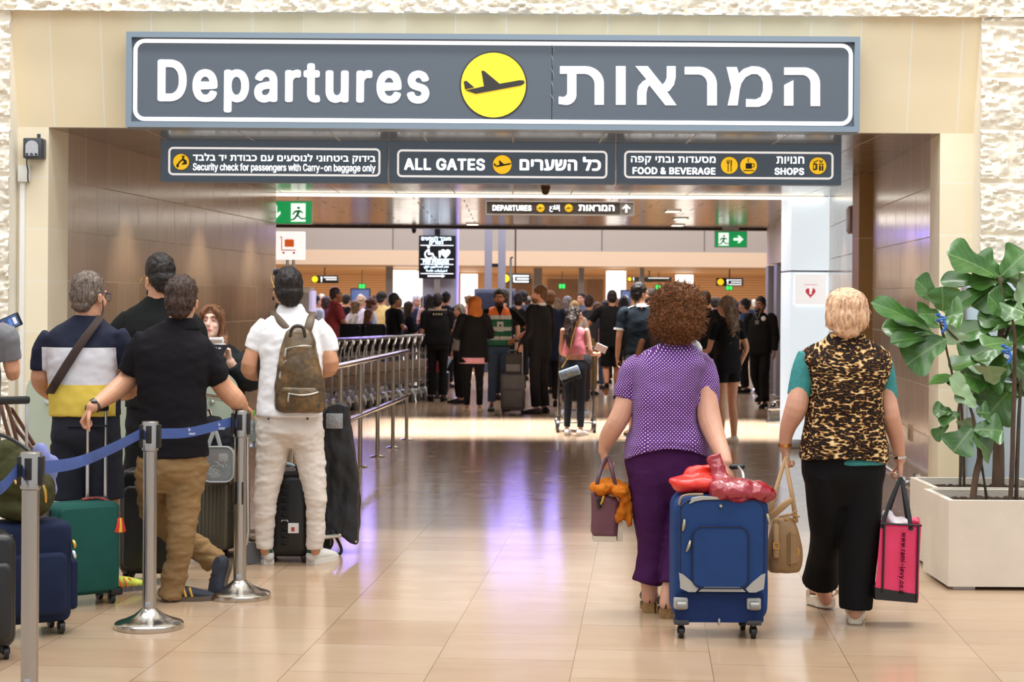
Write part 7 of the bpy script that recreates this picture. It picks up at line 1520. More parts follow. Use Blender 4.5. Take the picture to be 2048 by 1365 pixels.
bm = BM(); tube(bm, [(-.05, 0, Z(945) - .01), (-.04, 0, Z(936)), (.04, 0, Z(936)), (.05, 0, Z(945) - .01)], [.01] * 4, n=8); add(t, 'carry_handle', bm, M_blkp); bm = BM(); tube(bm, [(-.03, -.02, Z(936)), (-.02, -.05, Z(930)), (.03, -.05, Z(934))], [.006, .014, .01]); add(t, 'name_tag', bm, mat('pale_blue_tag', (190, 214, 226), .4))
dG = 11.0; c0 = W(690, 1110, dG); t = thing('garment_bag', 'tall black folded travel bag standing right of the white polo man', 'bag', (c0.x, dG, 0)); M_gb = mat('black_nylon', (26, 27, 29), .45, bump=.4, bscale=18, bstretch=(1, 1, .4))
bm = BM(); L_ = [(652, 1075), (648, 900), (644, 830), (660, 812), (680, 803), (697, 812), (700, 850), (708, 905), (716, 960), (719, 1000), (716, 1088), (700, 1080), (672, 1062), (655, 1078)]
A = [(W(a, b_, dG).x, W(a, b_, dG).z) for a, b_ in L_]; poly(bm, A, dG - .09, dG + .09); add(t, 'body', bm, M_gb, world=True, voxel=.009, sm=8, folds=[(.014, (6, 6, 4), 3), (.006, (16, 16, 10), 4)])
bm = BM(); a = W(668, 842, dG - .115); box(bm, a.x - .05, a.x + .055, a.y - .003, a.y + .02, a.z - .05, a.z + .045, .004, ); add(t, 'clear_window', bm, mat('silver_film', (150, 152, 154), .2, .4, bump=.6, bscale=40), world=True)
bm = BM(); T(bm, dG - .1, [(663, 1062, 0, 3, .3), (675, 1080, -.02, 3, .3), (683, 1100, -.02, 3, .3), (678, 1110, -.02, 3, .3), (668, 1108, -.02, 3, .3)]); add(t, 'strap', bm, MATS['black_webbing'], world=True)
bm = BM(); quadbag(bm, [(650, 1092), (660, 1092), (660, 1060), (650, 1060)], dG - .02, dG + .05); add(t, 'corner_foot', bm, M_blkp, world=True); bm = BM(); lathe(bm, [(.006, -.003), (.006, .003)], W(712, 1084, dG - .1), 12, 'Y'); add(t, 'eyelet', bm, M_chrome, world=True)

# ---- green suitcase held by the black polo man
d = 9.12; t = thing('suitcase', 'dark green cabin suitcase with raised handle and ribbon tag', 'suitcase', (W(160, 1200, d).x, d, 0), R(36)); M_gr = cloth('bottle_green_fabric', (32, 82, 74), .8, var=.06); z0 = .055; h = W(160, 1004, d).z - z0
bm = BM(); shell_box(bm, .36, .225, h, z0, .035, .03); body = add(t, 'body', bm, M_gr, voxel=.008, sm=5, folds=(.002, (7, 7, 7)))
bm = BM(); shell_box(bm, .32, .03, h * .93, z0 + .02, .03, .01, M=Matrix.Translation((0, -.115, 0))); add(t, 'front_panel', bm, M_gr)
bm = BM(); P = rrect(-.17, .17, z0 + .02, z0 + h - .01, .035); rope(bm, [(a, .06, b_) for a, b_ in P], .003); add(t, 'piping', bm, mat('dark_green_piping', (20, 52, 48), .6))
for x_ in (-.14, .14):
    for y_ in (-.08, .08): wheel(t, (x_, y_, .026))
for x_ in (-.155, .155): bm = BM(); box(bm, x_ - .035, x_ + .035, -.118, -.06, z0 - .012, z0 + .03, .012); add(t, 'corner_guard', bm, M_blkp)
bm = BM(); box(bm, -.19, -.178, -.05, .05, z0 + h * .78, z0 + h * .95, .006); sh_ = add(t, 'side_handle', bm, M_blkp)
zt = W(188, 822, d).z; telescopic(t, .115, .07, z0 + h, zt, .1)
bm = BM(); box(bm, .045, .175, .045, .1, z0 + h - .006, z0 + h + .012, .008); add(t, 'handle_socket', bm, MATS['wheel_grey'])
bm = BM(); rope(bm, [(.02, .03, z0 + h + .006), (.09, .02, z0 + h + .012), (.15, -.02, z0 + h - .005), (.165, -.1, z0 + h - .05), (.16, -.125, z0 + h - .09)], .007, n=8); rb = add(t, 'ribbon', bm, mat('striped_ribbon', (150, 60, 60), .7, var=.8, vscale=60)); 
for k, (x_, c_) in enumerate(((.155, (214, 60, 40)), (.165, (232, 196, 60)), (.172, (200, 50, 40)))): bm = BM(); tube(bm, [(x_, -.13, z0 + h - .085), (x_ + .004 * (k - 1), -.135, z0 + h - .12), (x_ + .012 * (k - 1), -.132, z0 + h - .155)], [(.007, .003), (.01, .003), (.012, .003)], n=8); add(rb, 'tassel', bm, mat('tassel_%d' % k, c_, .7))

# ---- suitcases at the far left
d = 8.3; t = thing('suitcase', 'navy blue soft suitcase behind the nearest barrier post', 'suitcase', (W(40, 1290, d).x, d, 0), R(30)); M_nv = cloth('navy_nylon', (26, 36, 62), .75); z0 = .06; h = W(50, 1042, d).z - z0
bm = BM(); shell_box(bm, .43, .26, h, z0, .04, .03); add(t, 'body', bm, M_nv, voxel=.009, sm=5)
bm = BM(); shell_box(bm, .36, .06, h * .62, z0 + .04, .035, .02, M=Matrix.Translation((0, -.14, 0))); add(t, 'front_pocket', bm, M_nv)
bm = BM(); shell_box(bm, .05, .18, h * .5, z0 + .05, .02, .015, M=Matrix.Translation((.225, -.01, 0))); add(t, 'side_pocket', bm, M_nv)
for x_ in (-.17, .17):
    for y_ in (-.09, .09): wheel(t, (x_, y_, .03), r=.03)
for dz in (0, .05): bm = BM(); tube(bm, [(.215, -.125, z0 + h * .8 - dz), (.22, -.135, z0 + h * .76 - dz), (.22, -.13, z0 + h * .74 - dz)], [.008, .01, .007], n=8); add(t, 'zip_lock', bm, M_gold if dz == 0 else M_chrome)
zt = W(20, 806, d).z; telescopic(t, -.02, .1, z0 + h, zt, .14)
d = 7.75; t = thing('suitcase', 'black suitcase cut off by the left photo edge', 'suitcase', (W(-45, 1305, d).x, d, 0), R(24)); z0 = .055; h = W(0, 1066, d).z - z0
bm = BM(); shell_box(bm, .30, .24, h, z0, .05, .03); add(t, 'body', bm, M_bs); bm = BM(); shell_box(bm, .26, .05, h * .7, z0 + .03, .04, .02, M=Matrix.Translation((.0, -.13, 0))); add(t, 'front_pocket', bm, M_gb)
bm = BM(); rope(bm, [(.152, -.02, z0 + .05), (.154, -.02, z0 + h * .6), (.14, -.02, z0 + h - .02)], .006); add(t, 'piping', bm, MATS['wheel_grey'])
for x_ in (-.11, .11):
    for y_ in (-.08, .08): wheel(t, (x_, y_, .027))
# olive rucksack on the navy suitcase, brown straps, lilac cloth
d = 8.28; t = thing('rucksack', 'olive green rucksack lying on top of the navy suitcase', 'rucksack', W(45, 1040, d)); M_ol = cloth('olive_canvas', (62, 62, 36), .85, var=.2)
bag_blob(t, 'body', [(35, 960, 0, 52, 62, .15), (75, 985, -.02, 32, 46, .13), (15, 915, .02, 34, 40, .12), (40, 1015, 0, 56, 28, .14)], M_ol, d, folds=[(.014, (9, 9, 9), 4), (.006, (22, 22, 22), 5)])
bm = BM(); T(bm, d - .14, [(85, 965, 0, 2), (91, 985, -.01, 3), (92, 1005, -.005, 2)], n=8); T(bm, d - .15, [(30, 962, -.01, 2), (34, 968, -.01, 4), (40, 962, -.01, 2)], n=8); add(t, 'zip_pull', bm, M_gold, world=True)
bm = BM(); T(bm, d - .08, [(0, 870, .02, 4), (25, 880, -.02, 4), (60, 905, -.06, 4), (85, 940, -.06, 4)]); add(t, 'seam_piping', bm, M_blkp, world=True)
t = thing('tote_bag', 'bag with two brown leather straps rising at the left edge', 'bag', W(20, 935, d + .22)); M_bst = mat('brown_leather_strap', (96, 58, 40), .45)
bm = BM(); T(bm, d + .15, [(30, 905, 0, 4, .4), (14, 860, .0, 4, .4), (3, 812, .02, 4, .4), (10, 803, .06, 4, .4), (28, 850, .06, 4, .4), (55, 885, .05, 4, .4), (66, 900, 0, 4, .4)]); add(t, 'strap', bm, M_bst, world=True); bm = BM(); T(bm, d + .2, [(40, 905, 0, 4, .4), (30, 868, .0, 4, .4), (18, 815, .02, 4, .4), (40, 845, .06, 4, .4), (68, 890, .05, 4, .4)]); add(t, 'strap', bm, M_bst, world=True)
bag_blob(t, 'body', [(35, 935, 0, 40, 36, .08)], mat('dark_brown_bag', (60, 46, 40), .5), d + .2, folds=(.006, (12, 12, 12)))
t = thing('cloth', 'lilac blue cloth draped behind the nearest barrier post', 'cloth', W(92, 1000, d + .12)); bag_blob(t, 'drape', [(82, 920, 0, 22, 34, .04), (95, 950, 0, 20, 42, .035, 18), (100, 975, 0, 16, 20, .03)], cloth('lilac_cotton', (128, 136, 186), .9), d + .14, folds=(.010, (14, 14, 8)))
# black suitcase of the man in the plain tee, behind khaki legs
d = 9.75; t = thing('suitcase', 'black cabin suitcase standing behind the khaki trousers', 'suitcase', (W(300, 1183, d).x, d + .1, 0)); z0 = .055; h = W(300, 905, d).z - z0
bm = BM(); shell_box(bm, .36, .22, h - .1, z0, .05, .03); add(t, 'body', bm, M_bs); bm = BM(); shell_box(bm, .3, .04, (h - .1) * .8, z0 + .03, .04, .015, M=Matrix.Translation((0, -.12, 0))); add(t, 'front_panel', bm, M_gb)
for x_ in (-.14, .14):
    for y_ in (-.08, .08): wheel(t, (x_, y_, .027))
# taupe ribbed trunk and the clear bag on it
d = 10.82; t = thing('suitcase', 'taupe ribbed hard suitcase behind the barrier post and clear bag', 'suitcase', (W(434, 1112, d).x, d, 0), R(-18)); M_tp = mat('taupe_shell', (110, 104, 88), .35, .3); z0 = .05; h = W(434, 958, d).z - z0
bm = BM(); shell_box(bm, .26, .24, h, z0, .04, .02)
add(t, 'body', bm, M_tp)
for k in range(9):
    x_ = -.1 + k * .025; bm = BM(); box(bm, x_ - .004, x_ + .004, -.126, -.116, z0 + .03, z0 + h - .03, .003); add(t, 'rib', bm, M_tp)
for x_ in (-.1, .1):
    for y_ in (-.08, .08): wheel(t, (x_, y_, .025))
zt = z0 + h + .02; bm = BM(); tube(bm, [(-.05, 0, z0 + h - .01), (-.04, 0, zt + .01), (.04, 0, zt + .01), (.05, 0, z0 + h - .01)], [.009] * 4, n=8); add(t, 'carry_handle', bm, M_blkp)
d = 10.3; t = thing('clear_bag', 'clear plastic zip bag of cables hanging by the barrier post', 'bag', W(437, 965, d)); M_clr = mat('clear_vinyl', (214, 220, 222), .08, trans=.75)
bm = BM(); L_ = rrect(W(407, 962, d).x, W(469, 962, d).x, W(437, 963, d).z, W(437, 893, d).z, .05); poly(bm, L_, d - .045, d + .045); add(t, 'pouch', bm, M_clr, world=True, voxel=.007, sm=5)
bm = BM(); rope(bm, [(a, d - .047, b_) for a, b_ in L_] + [(L_[0][0], d - .047, L_[0][1])], .005); add(t, 'grey_binding', bm, mat('grey_vinyl', (160, 164, 164), .4), world=True)
bm = BM(); rnd = random.Random(4)
for k in range(9): c = W(438 + rnd.uniform(-14, 14), 938 + rnd.uniform(-8, 12), d); rr = rnd.uniform(.02, .05); tube(bm, [c + Vector((math.cos(a) * rr, rnd.uniform(-.012, .012), math.sin(a) * rr * .8)) for a in [i * .9 for i in range(7)]], [.003] * 7, n=5, sub=2)
add(t, 'white_cable', bm, M_white, world=True)
for k, (px, py, c_) in enumerate(((424, 925, (70, 66, 66)), (448, 915, (210, 206, 200)), (452, 940, (60, 110, 100)), (432, 915, (120, 76, 66)), (438, 930, (58, 54, 54)))): c = W(px, py, d + .01); bm = BM(); box(bm, c.x - .03, c.x + .025, c.y - .02, c.y + .02, c.z - .025, c.z + .022, .008); add(t, 'content', bm, mat('content_%d' % k, c_, .5), world=True)
bm = BM(); T(bm, d, [(415, 896, 0, 4, .3), (424, 872, 0, 4, .3), (430, 860, 0, 4, .3), (441, 895, 0, 4, .3)]); add(t, 'handle_strap', bm, MATS['grey_vinyl'], world=True); bm = BM(); c = W(430, 862, d); tube(bm, [(c.x + .02 * math.cos(a), c.y, c.z + .02 + .022 * math.sin(a)) for a in [i * .8 for i in range(9)]], [.003] * 9, n=6); add(t, 'steel_ring', bm, M_chrome, world=True)
d = 10.5; t = thing('jacket', 'dark bundle of clothes on the taupe suitcase behind the clear bag', 'jacket', W(440, 905, d)); bag_blob(t, 'cloth', [(440, 875, .1, 44, 34, .12), (425, 850, .1, 24, 16, .08), (470, 880, .1, 26, 30, .1), (440, 925, .12, 36, 34, .1)], cloth('dark_slate_cloth', (40, 42, 48), .8), d, folds=[(.014, (10, 10, 10)), (.006, (26, 26, 26))])
# pale green rounded partition
d = 11.12; t = thing('partition_panel', 'pale green rounded partition panel behind the waiting queue', 'partition', (W(262, 1050, d).x, d, 0)); x0, x1 = W(52, 900, d).x - t.location.x, W(477, 900, d).x - t.location.x; zt = W(260, 741, d).z
bm = BM(); poly(bm, rrect(x0, x1, .12, zt, .15, 10), -.018, .018); add(t, 'panel', bm, mat('pale_green_panel', (178, 190, 172), .35))
for px in (98, 425): q = W(px, 802, d); bm = BM(); lathe(bm, [(.016, -.034), (.018, -.03), (.018, -.018)], (q.x - t.location.x, 0, q.z), 16, 'Y'); add(t, 'bolt', bm, M_chrome)
for x_ in (x0 + .25, x1 - .25): bm = BM(); box(bm, x_ - .03, x_ + .03, -.15, .15, 0, .02, .004); box(bm, x_ - .025, x_ + .025, -.03, .03, .0, .2, .004); add(t, 'foot', bm, M_steel2)
# bottle on a trolley, behind the third post
d = 10.9; t = thing('water_bottle', 'clear plastic bottle with green cap behind the barrier post', 'bottle', W(505, 895, d)); q = t.location
bm = BM(); lathe(bm, [(.028, 0), (.032, .01), (.032, .12), (.03, .13), (.032, .14), (.026, .165), (.013, .185), (.013, .2)], n=20); add(t, 'body', bm, mat('bottle_plastic', (220, 232, 232), .08, trans=.8)); bm = BM(); lathe(bm, [(.015, .2), (.015, .222), (.012, .224)], n=16); add(t, 'cap', bm, mat('green_cap', (90, 214, 70), .4)); bm = BM(); lathe(bm, [(.0328, .04), (.0328, .09)], n=20); add(t, 'label', bm, mat('bottle_label', (150, 160, 150), .5))
# ================================================================ people in the lobby
def at(px, d): return Vector((W(px, 600, d).x, d, 0))
def lobby(label, px, d, ytop, yaw, hy=0, **k):
    return figure(label, at(px, d), R(yaw), 1.75 * W(px, ytop, d).z / 1.762, R(hy), **k)
def pose(l=None, r=None):
    P = {'down': lambda q: ((q * .25, -.02, 1.14), (q * .255, .06, .90), (0, .15, -1), (-q, 0, 0), .4),
         'fold': lambda q: ((q * .27, .03, 1.16), (q * .02, .21, 1.16 + q * .02), (-q, .1, 0), (0, -1, 0), .3),
         'hold': lambda q: ((q * .25, .0, 1.13), (q * .13, .26, 1.18), (-q * .3, 1, .3), (-q, 0, .3), .7),
         'phone': lambda q: ((q * .24, .05, 1.14), (q * .1, .24, 1.30), (-q * .2, .5, 1), (-q * .6, -.6, 0), .9),
         'hip': lambda q: ((q * .45, -.06, 1.17), (q * .23, .10, 1.04), (-q * .9, .2, -.4), (-q * .2, -1, 0), .3),
         'push': lambda q: ((q * .25, .1, 1.16), (q * .2, .38, 1.02), (0, 1, -.2), (0, -.2, -1), .8)}
    o = {}
    if l: o['l'] = P[l](-1) if isinstance(l, str) else l
    if r: o['r'] = P[r](1) if isinstance(r, str) else r
    return o
C = cloth
M_bj = C('black_jacket', (20, 19, 22)); M_suit = C('charcoal_suit', (22, 22, 24), .8)
t = lobby('person in rust orange headscarf and black jacket, seen from behind', 948, 24.2, 591, 6, 25, female=True, build=1.12, top=dict(m=M_bj, sleeve=1.9, hem=.76, fit=1.2, name='jacket', srad=.07), bottom=dict(m=C('black_leggings', (24, 24, 26)), len=1.9, knee=.06, cuff=.045), shoes=(mat('cream_trainer', (216, 200, 168), .6), M_sole), hair=('hijab', C('rust_scarf', (160, 92, 40), .7)), arms=pose('fold', 'fold'), skin_m=SK_M)
bm = BM(); rings(bm, [(0, 0, .70, .2, .145), (0, 0, .78, .2, .145)]); add(t, 'pink_shirt_tail', bm, C('pink_cotton', (232, 168, 184)))
# worker in orange and green vest
t = lobby('person in orange and green safety vest with badge, smiling at the camera', 998, 24.9, 579, 187, -6, top=dict(m=M_black, sleeve=.7, collar=M_black), bottom=dict(m=M_denim, len=1.9, cuff=.06), shoes=(M_blacklea, M_dsole), skin_m=SK_T, hair=('short', HR_BLK), beard=hairm('stubble', (70, 54, 46)), arms=pose('hip', 'down'), vox=.010)
m, nt, b = nodes('safety_vest'); tc = nt.nodes.new('ShaderNodeTexCoord'); sp = nt.nodes.new('ShaderNodeSeparateXYZ'); nt.links.new(tc.outputs['Object'], sp.inputs[0]); mr = nt.nodes.new('ShaderNodeMapRange'); mr.inputs[1].default_value = .9; mr.inputs[2].default_value = 1.55; nt.links.new(sp.outputs[2], mr.inputs[0])
rp = nt.nodes.new('ShaderNodeValToRGB'); rp.color_ramp.interpolation = 'CONSTANT'; e = rp.color_ramp.elements
ST = [(0, (22, 108, 78)), (.17, (232, 236, 234)), (.25, (22, 108, 78)), (.37, (232, 236, 234)), (.45, (22, 108, 78)), (.62, (232, 236, 234)), (.71, (244, 120, 48))]
while len(e) < len(ST): e.new(.5)
for k, (p_, c_) in enumerate(ST): e[k].position = p_; e[k].color = lin(c_)
nt.links.new(mr.outputs[0], rp.inputs[0]); nt.links.new(rp.outputs[0], b.inputs['Base Color']); b.inputs['Roughness'].default_value = .5
bm = BM(); k = 1.02; rings(bm, [(0, 0, .93, .185, .128), (0, 0, 1.08, .185, .128), (0, 0, 1.28, .182, .13), (0, 0, 1.38, .178, .118), (0, -.006, 1.455, .14, .088), (0, -.01, 1.485, .085, .075)]); vs = add(t, 'safety_vest', bm, m, voxel=.009, folds=(.004, (8, 8, 12)))
bm = BM(); box(bm, -.05, .04, .128, .138, 1.13, 1.27, .004); bd = add(t, 'badge', bm, M_white); bm = BM(); box(bm, -.02, .01, .138, .14, 1.2, 1.23); add(bd, 'emblem', bm, M_navy)
bm = BM(); poly(bm, [(-.055, 1.49), (.055, 1.49), (0, 1.34)], .1, .128); add(t, 'open_neck', bm, M_black); bm = BM(); cyl(bm, (-.205, .09, 1.055), (-.225, .095, 1.06), .026, n=14); add(t, 'watch', bm, M_chrome)
bm = BM(); rnd = random.Random(3); tube(bm, [(0, .13, .98), (0, .134, 1.2), (0, .13, 1.36)], [(.003, .003)] * 3); add(t, 'zip', bm, M_blkp)
# man in suit with trolley bags
t = lobby('person in dark suit and white collar, bearded, looking left with two stacked bags', 1080, 24.3, 571, 52, 30, top=dict(m=M_suit, sleeve=1.93, hem=.78, fit=1.14, srad=.072, name='suit_jacket', collar=M_white), bottom=dict(m=M_suit, len=1.97, cuff=.07, knee=.075), shoes=(M_blacklea, M_dsole), hair=('short', hairm('hair_ginger_brown', (96, 62, 40))), beard=hairm('beard_ginger', (140, 92, 62)), skin_m=SK_L, arms={'l': ((-.26, -.03, 1.13), (-.23, .13, .95), (.1, .5, -.8), (0, -.4, -1), .9)})
dS2 = 24.25; p = at(1027, dS2); t = thing('suitcase', 'grey soft suitcase beside the man in dark suit', 'suitcase', p); M_gs2 = C('grey_softcase', (86, 86, 90)); h = .51
bm = BM(); shell_box(bm, .34, .24, h, .05, .05, .03); add(t, 'body', bm, M_gs2); bm = BM(); shell_box(bm, .29, .05, h * .5, .09, .04, .02, M=Matrix.Translation((0, -.13, 0))); add(t, 'front_pocket', bm, M_gs2)
for x_ in (-.13, .13): wheel(t, (x_, -.09, .026)); wheel(t, (x_, .09, .026))
telescopic(t, .08, .13, .05 + h, W(1040, 684, dS2).z, .1)
t = thing('carry_bag', 'small dark grey bag strapped on top of the grey suitcase', 'bag', (p.x + .0, dS2 - .02, .565)); bm = BM(); shell_box(bm, .24, .18, .27, .0, .04, .03); add(t, 'body', bm, C('dark_grey_bag', (58, 58, 60))); bm = BM(); rope(bm, [(-.08, 0, .265), (-.05, 0, .31), (.05, 0, .31), (.08, 0, .265)], .009); add(t, 'handle', bm, M_blkp); bm = BM(); box(bm, -.1, .1, -.098, -.088, .03, .13, .006); add(t, 'front_pocket', bm, C('mid_grey_bag', (96, 96, 98)))
# woman with long curls and stroller
t = lobby('person with long dark curls in pink top and black jeans, holding a paper', 1150, 20.5, 612, -18, -62, female=True, build=.98, top=dict(m=mat('pink_satin', (222, 128, 140), .35), sleeve=0, hem=1.10, neck=1.47, name='halter_top'), bottom=dict(m=C('black_jeans', (36, 40, 48)), len=1.93, thigh=.085, knee=.058, cuff=.045, waist=1.03), shoes=(mat('white_slide', (236, 232, 226), .5), M_sole), skin_m=SK_L, hair=('wavy', hairm('hair_dark_curls', (58, 44, 38), .5, (1, 1, .3), 50), .42, 260), arms={'r': ((.23, .0, 1.12), (.26, .27, 1.10), (.1, 1, .05), (-1, 0, 0), .6), 'l': ((-.22, .1, 1.12), (-.1, .34, 1.04), (.3, 1, -.2), (0, 0, -1), .8)}, vox=.009)
pp = thing('paper', 'white sheet of paper in the hand of the long-curled woman', 'paper', W(1202, 697, 20.72)); bm = BM(); box(bm, -.07, .07, -.004, .004, -.045, .045, 0, Matrix.Rotation(R(24), 4, 'Y') @ Matrix.Rotation(R(20), 4, 'X')); add(pp, 'sheet', bm, M_white)
hb = thing('handbag', 'pale blue snakeskin shoulder bag with black edge at the hip of stroller woman', 'handbag', W(1141, 752, 20.2)); Mx = Matrix.Rotation(R(-20), 4, 'Y'); bm = BM(); box(bm, -.12, .12, -.035, .035, -.02, .09, .015, Mx); add(hb, 'flap', bm, mat('snakeskin_blue', (168, 186, 204), .4, var=.3, vscale=50)); bm = BM(); box(bm, -.12, .12, -.034, .036, -.06, -.015, .01, Mx); add(hb, 'base', bm, M_blkp); bm = BM(); rope(bm, [(-.1, 0, .1), (-.02, .05, .25), (.04, .16, .5), (.08, .2, .62)], .008); add(hb, 'strap', bm, M_gold); bm = BM(); box(bm, -.02, .02, -.04, -.034, -.005, .02, .004, Mx); add(hb, 'clasp', bm, M_gold)
p = at(1153, 21.15); t = thing('stroller', 'black folding stroller in front of the long-curled woman', 'stroller', p); M_blf = C('black_stroller_fabric', (26, 26, 30))
for s_ in (-1, 1):
    bm = BM(); rope(bm, [(s_ * .2, -.15, .12), (s_ * .21, -.05, .45), (s_ * .2, -.14, .95), (s_ * .19, -.2, 1.02)], .012); add(t, 'side_frame', bm, M_gunm); bm = BM(); rope(bm, [(s_ * .2, .32, .12), (s_ * .21, .02, .42), (s_ * .21, -.02, .5)], .012); add(t, 'front_frame', bm, M_gunm)
    for y_ in (-.17, .34): wheel(t, (s_ * .22, y_, .075), .075, .03)
bm = BM(); rope(bm, [(-.2, -.2, 1.02), (0, -.21, 1.03), (.2, -.2, 1.02)], .016); add(t, 'push_bar', bm, M_blkp); bm = BM(); box(bm, -.17, .17, -.05, .25, .36, .42, .02); box(bm, -.17, .17, -.1, -.04, .38, .85, .02); add(t, 'seat', bm, M_blf, voxel=.012); bm = BM(); ell(bm, (0, .05, .82), (.2, .22, .18)); add(t, 'canopy', bm, M_blf); bm = BM(); box(bm, -.17, .17, -.1, .25, .16, .26, .03); add(t, 'basket', bm, mat('grey_mesh_basket', (130, 132, 140), .6)); bm = BM(); cyl(bm, (-.2, -.17, .12), (.2, -.17, .12), .01); add(t, 'axle', bm, M_gunm)
# others walking and standing
lobby('person in black tee and black shorts walking away, one heel raised', 1224, 28, 580, 4, top=dict(m=M_black, sleeve=.75, fit=1.12, hem=.84), bottom=dict(m=M_black, len=.92, name='shorts', hemr=.1), skin_m=SK_T, hair=('buzz', HR_BLK), arms={'l': ((-.37, .06, 1.2), (-.52, .24, 1.02), (-.3, .6, -.5), (1, 0, 0), .5)}, legs={'l': ((-.09, .03, .5), (-.11, -.25, .26), (-.11, -.12, -.28)), 'r': ((.09, .06, .5), (.1, .05, .09), (.1, .2))}, build=1.08)
t = lobby('person in dark teal tee with white trim, head turned right', 1281, 20.5, 566, 6, -68, top=dict(m=C('dark_teal_tee', (28, 36, 44)), sleeve=.7, fit=1.05, collar=M_white), bottom=dict(m=C('grey_blue_shorts', (92, 104, 126)), len=.95, name='shorts', hemr=.095), skin_m=SK_M, hair=('short', HR_BLK), beard=HR_BLK, arms=pose('down', 'fold'), shoes=(mat('tan_sandal', (176, 130, 96), .6), M_dsole))
for q in (-1, 1): band(t, 'white_cuff', Vector((t.location.x, t.location.y, 0)) + rotz(R(6)) @ Vector((q * .247, -.012, 1.23)) * (t.location.z + 1.02), (q * .1, 0, -1), .058, M_white, .012, .006).matrix_parent_inverse = Matrix.Rotation(-R(6), 4, 'Z')
for q in (-1, 1): bm = BM(); tube(bm, [(q * .07, -.03, 1.53), (q * .13, -.02, 1.51), (q * .2, -.01, 1.48)], [(.02, .006)] * 3, n=8, ref=(0, 0, 1)); add(t, 'shoulder_piping', bm, M_white)
lobby('person with long dark hair and orange strapped dark top, behind the purple blouse', 1316, 16.2, 622, 0, 10, female=True, top=dict(m=C('dark_plum_top', (34, 28, 40)), sleeve=0, hem=.9), bottom=dict(m=M_denim), hair=('long', HR_DBR, .3), skin_m=SK_D, arms=pose('hold', 'hold'))
lobby('person with dark hair in black shirt right of the bushy-haired woman', 1409, 26, 583, 18, 20, top=dict(m=M_bj, sleeve=1.9, fit=1.08), bottom=dict(m=M_black), hair=('short', HR_DBR), skin_m=SK_M)
t = lobby('person with long wavy ash hair in black tee and tight shorts, looking left', 1455, 19.5, 592, 30, 42, female=True, build=1.06, top=dict(m=M_black, sleeve=.62, hem=.9), bottom=dict(m=M_black, len=.42, name='shorts', hemr=.086, thigh=.095), shoes=(mat('white_slide', (236, 232, 226), .5), M_sole), skin_m=SK_M, hair=('wavy', hairm('hair_ash_brown', (122, 98, 78), .5, (1, 1, .25), 50), .30, 220), arms={'l': ((-.24, .04, 1.12), (-.22, .3, 1.05), (-.1, 1, -.2), (1, 0, 0), .5), 'r': ((.27, -.03, 1.14), (.27, .1, .93), (0, .3, -1), (-1, 0, 0), .5)}, vox=.010)
t = lobby('person in black hoodie with white round badge, walking towards the camera', 1521, 26, 594, 152, -8, top=dict(m=M_black, sleeve=1.93, fit=1.14, srad=.075, hem=.86, name='hoodie'), bottom=dict(m=M_black, len=1.97, cuff=.075, knee=.082), skin_m=SK_D, hair=('short', HR_BLK), beard=HR_BLK, legs={'l': ((-.09, .06, .5), (-.1, .05, .09), (-.1, .2)), 'r': ((.09, -.02, .52), (.1, -.32, .2), (.1, -.18, -.16))})
bm = BM(); lathe(bm, [(.035, .14), (.035, .148), (.03, .15)], (-.1, 0, 1.33), 18, 'Y'); add(t, 'white_badge', bm, M_white); bm = BM(); tube(bm, [(-.06, .1, 1.5), (0, .142, 1.32), (.06, .1, 1.5)], [(.006, .003)] * 3); box(bm, -.03, .03, .135, .145, 1.24, 1.3, .004); add(t, 'lanyard', bm, mat('lanyard_grey', (110, 104, 100), .6))
lobby('person with dark hair in blue top behind the hooded man', 1490, 30, 598, 70, 0, top=dict(m=C('mid_blue_top', (66, 96, 138))), bottom=dict(m=M_black), hair=('short', HR_BLK), vox=.015)
lobby('person with curly dark hair and bare shoulders behind the ash-haired woman', 1479, 31, 603, 40, 0, female=True, top=dict(m=C('peach_top', (224, 170, 146)), sleeve=0), bottom=dict(m=M_black), hair=('bob', HR_BLK), vox=.015)
# left group behind the carts
lobby('person in red polo with round belly, facing right', 670, 29, 574, -72, 0, build=1.3, belly=.07, top=dict(m=C('brick_red_polo', (170, 72, 76)), sleeve=.72, hem=.86, collar=C('brick_red_polo', (170, 72, 76))), bottom=dict(m=M_navy), hair=('buzz', hairm('hair_cropped', (70, 58, 52))), skin_m=SK_T, arms=pose('push', 'push'), vox=.012)
t = lobby('person in black staff tee with pale lettering on its back', 876, 27, 588, 0, -12, build=1.16, top=dict(m=C('black_staff_tee', (26, 26, 28)), sleeve=.8, fit=1.1), bottom=dict(m=M_black, cuff=.075), hair=('short', HR_BLK), skin_m=SK_M, arms=pose('hold', 'hold'), vox=.012)
bm = BM()
for z_, n_, w_ in ((1.42, 9, .26), (1.35, 4, .12)):
    for k in range(n_): x_ = -w_ / 2 + w_ * k / (n_ - 1); box(bm, x_ - .011, x_ + .011, -.125, -.1, z_ - .014, z_ + .014)
add(t, 'back_print', bm, mat('print_cream', (190, 176, 150), .7))['kind'] = 'stuff'
lobby('person in black tee with folded arms, facing right past the carts', 788, 29, 587, -58, -8, top=dict(m=M_black, sleeve=.75, fit=1.08), bottom=dict(m=M_black), hair=('short', HR_BLK), skin_m=SK_D, arms=pose('fold', 'fold'), vox=.012)
lobby('person with long dark hair in black, reading behind the carts', 817, 31, 602, -70, 0, female=True, top=dict(m=M_bj, sleeve=1.9), bottom=dict(m=M_black), hair=('long', HR_DBR, .25), skin_m=SK_L, arms=pose('phone', 'phone'), vox=.013)
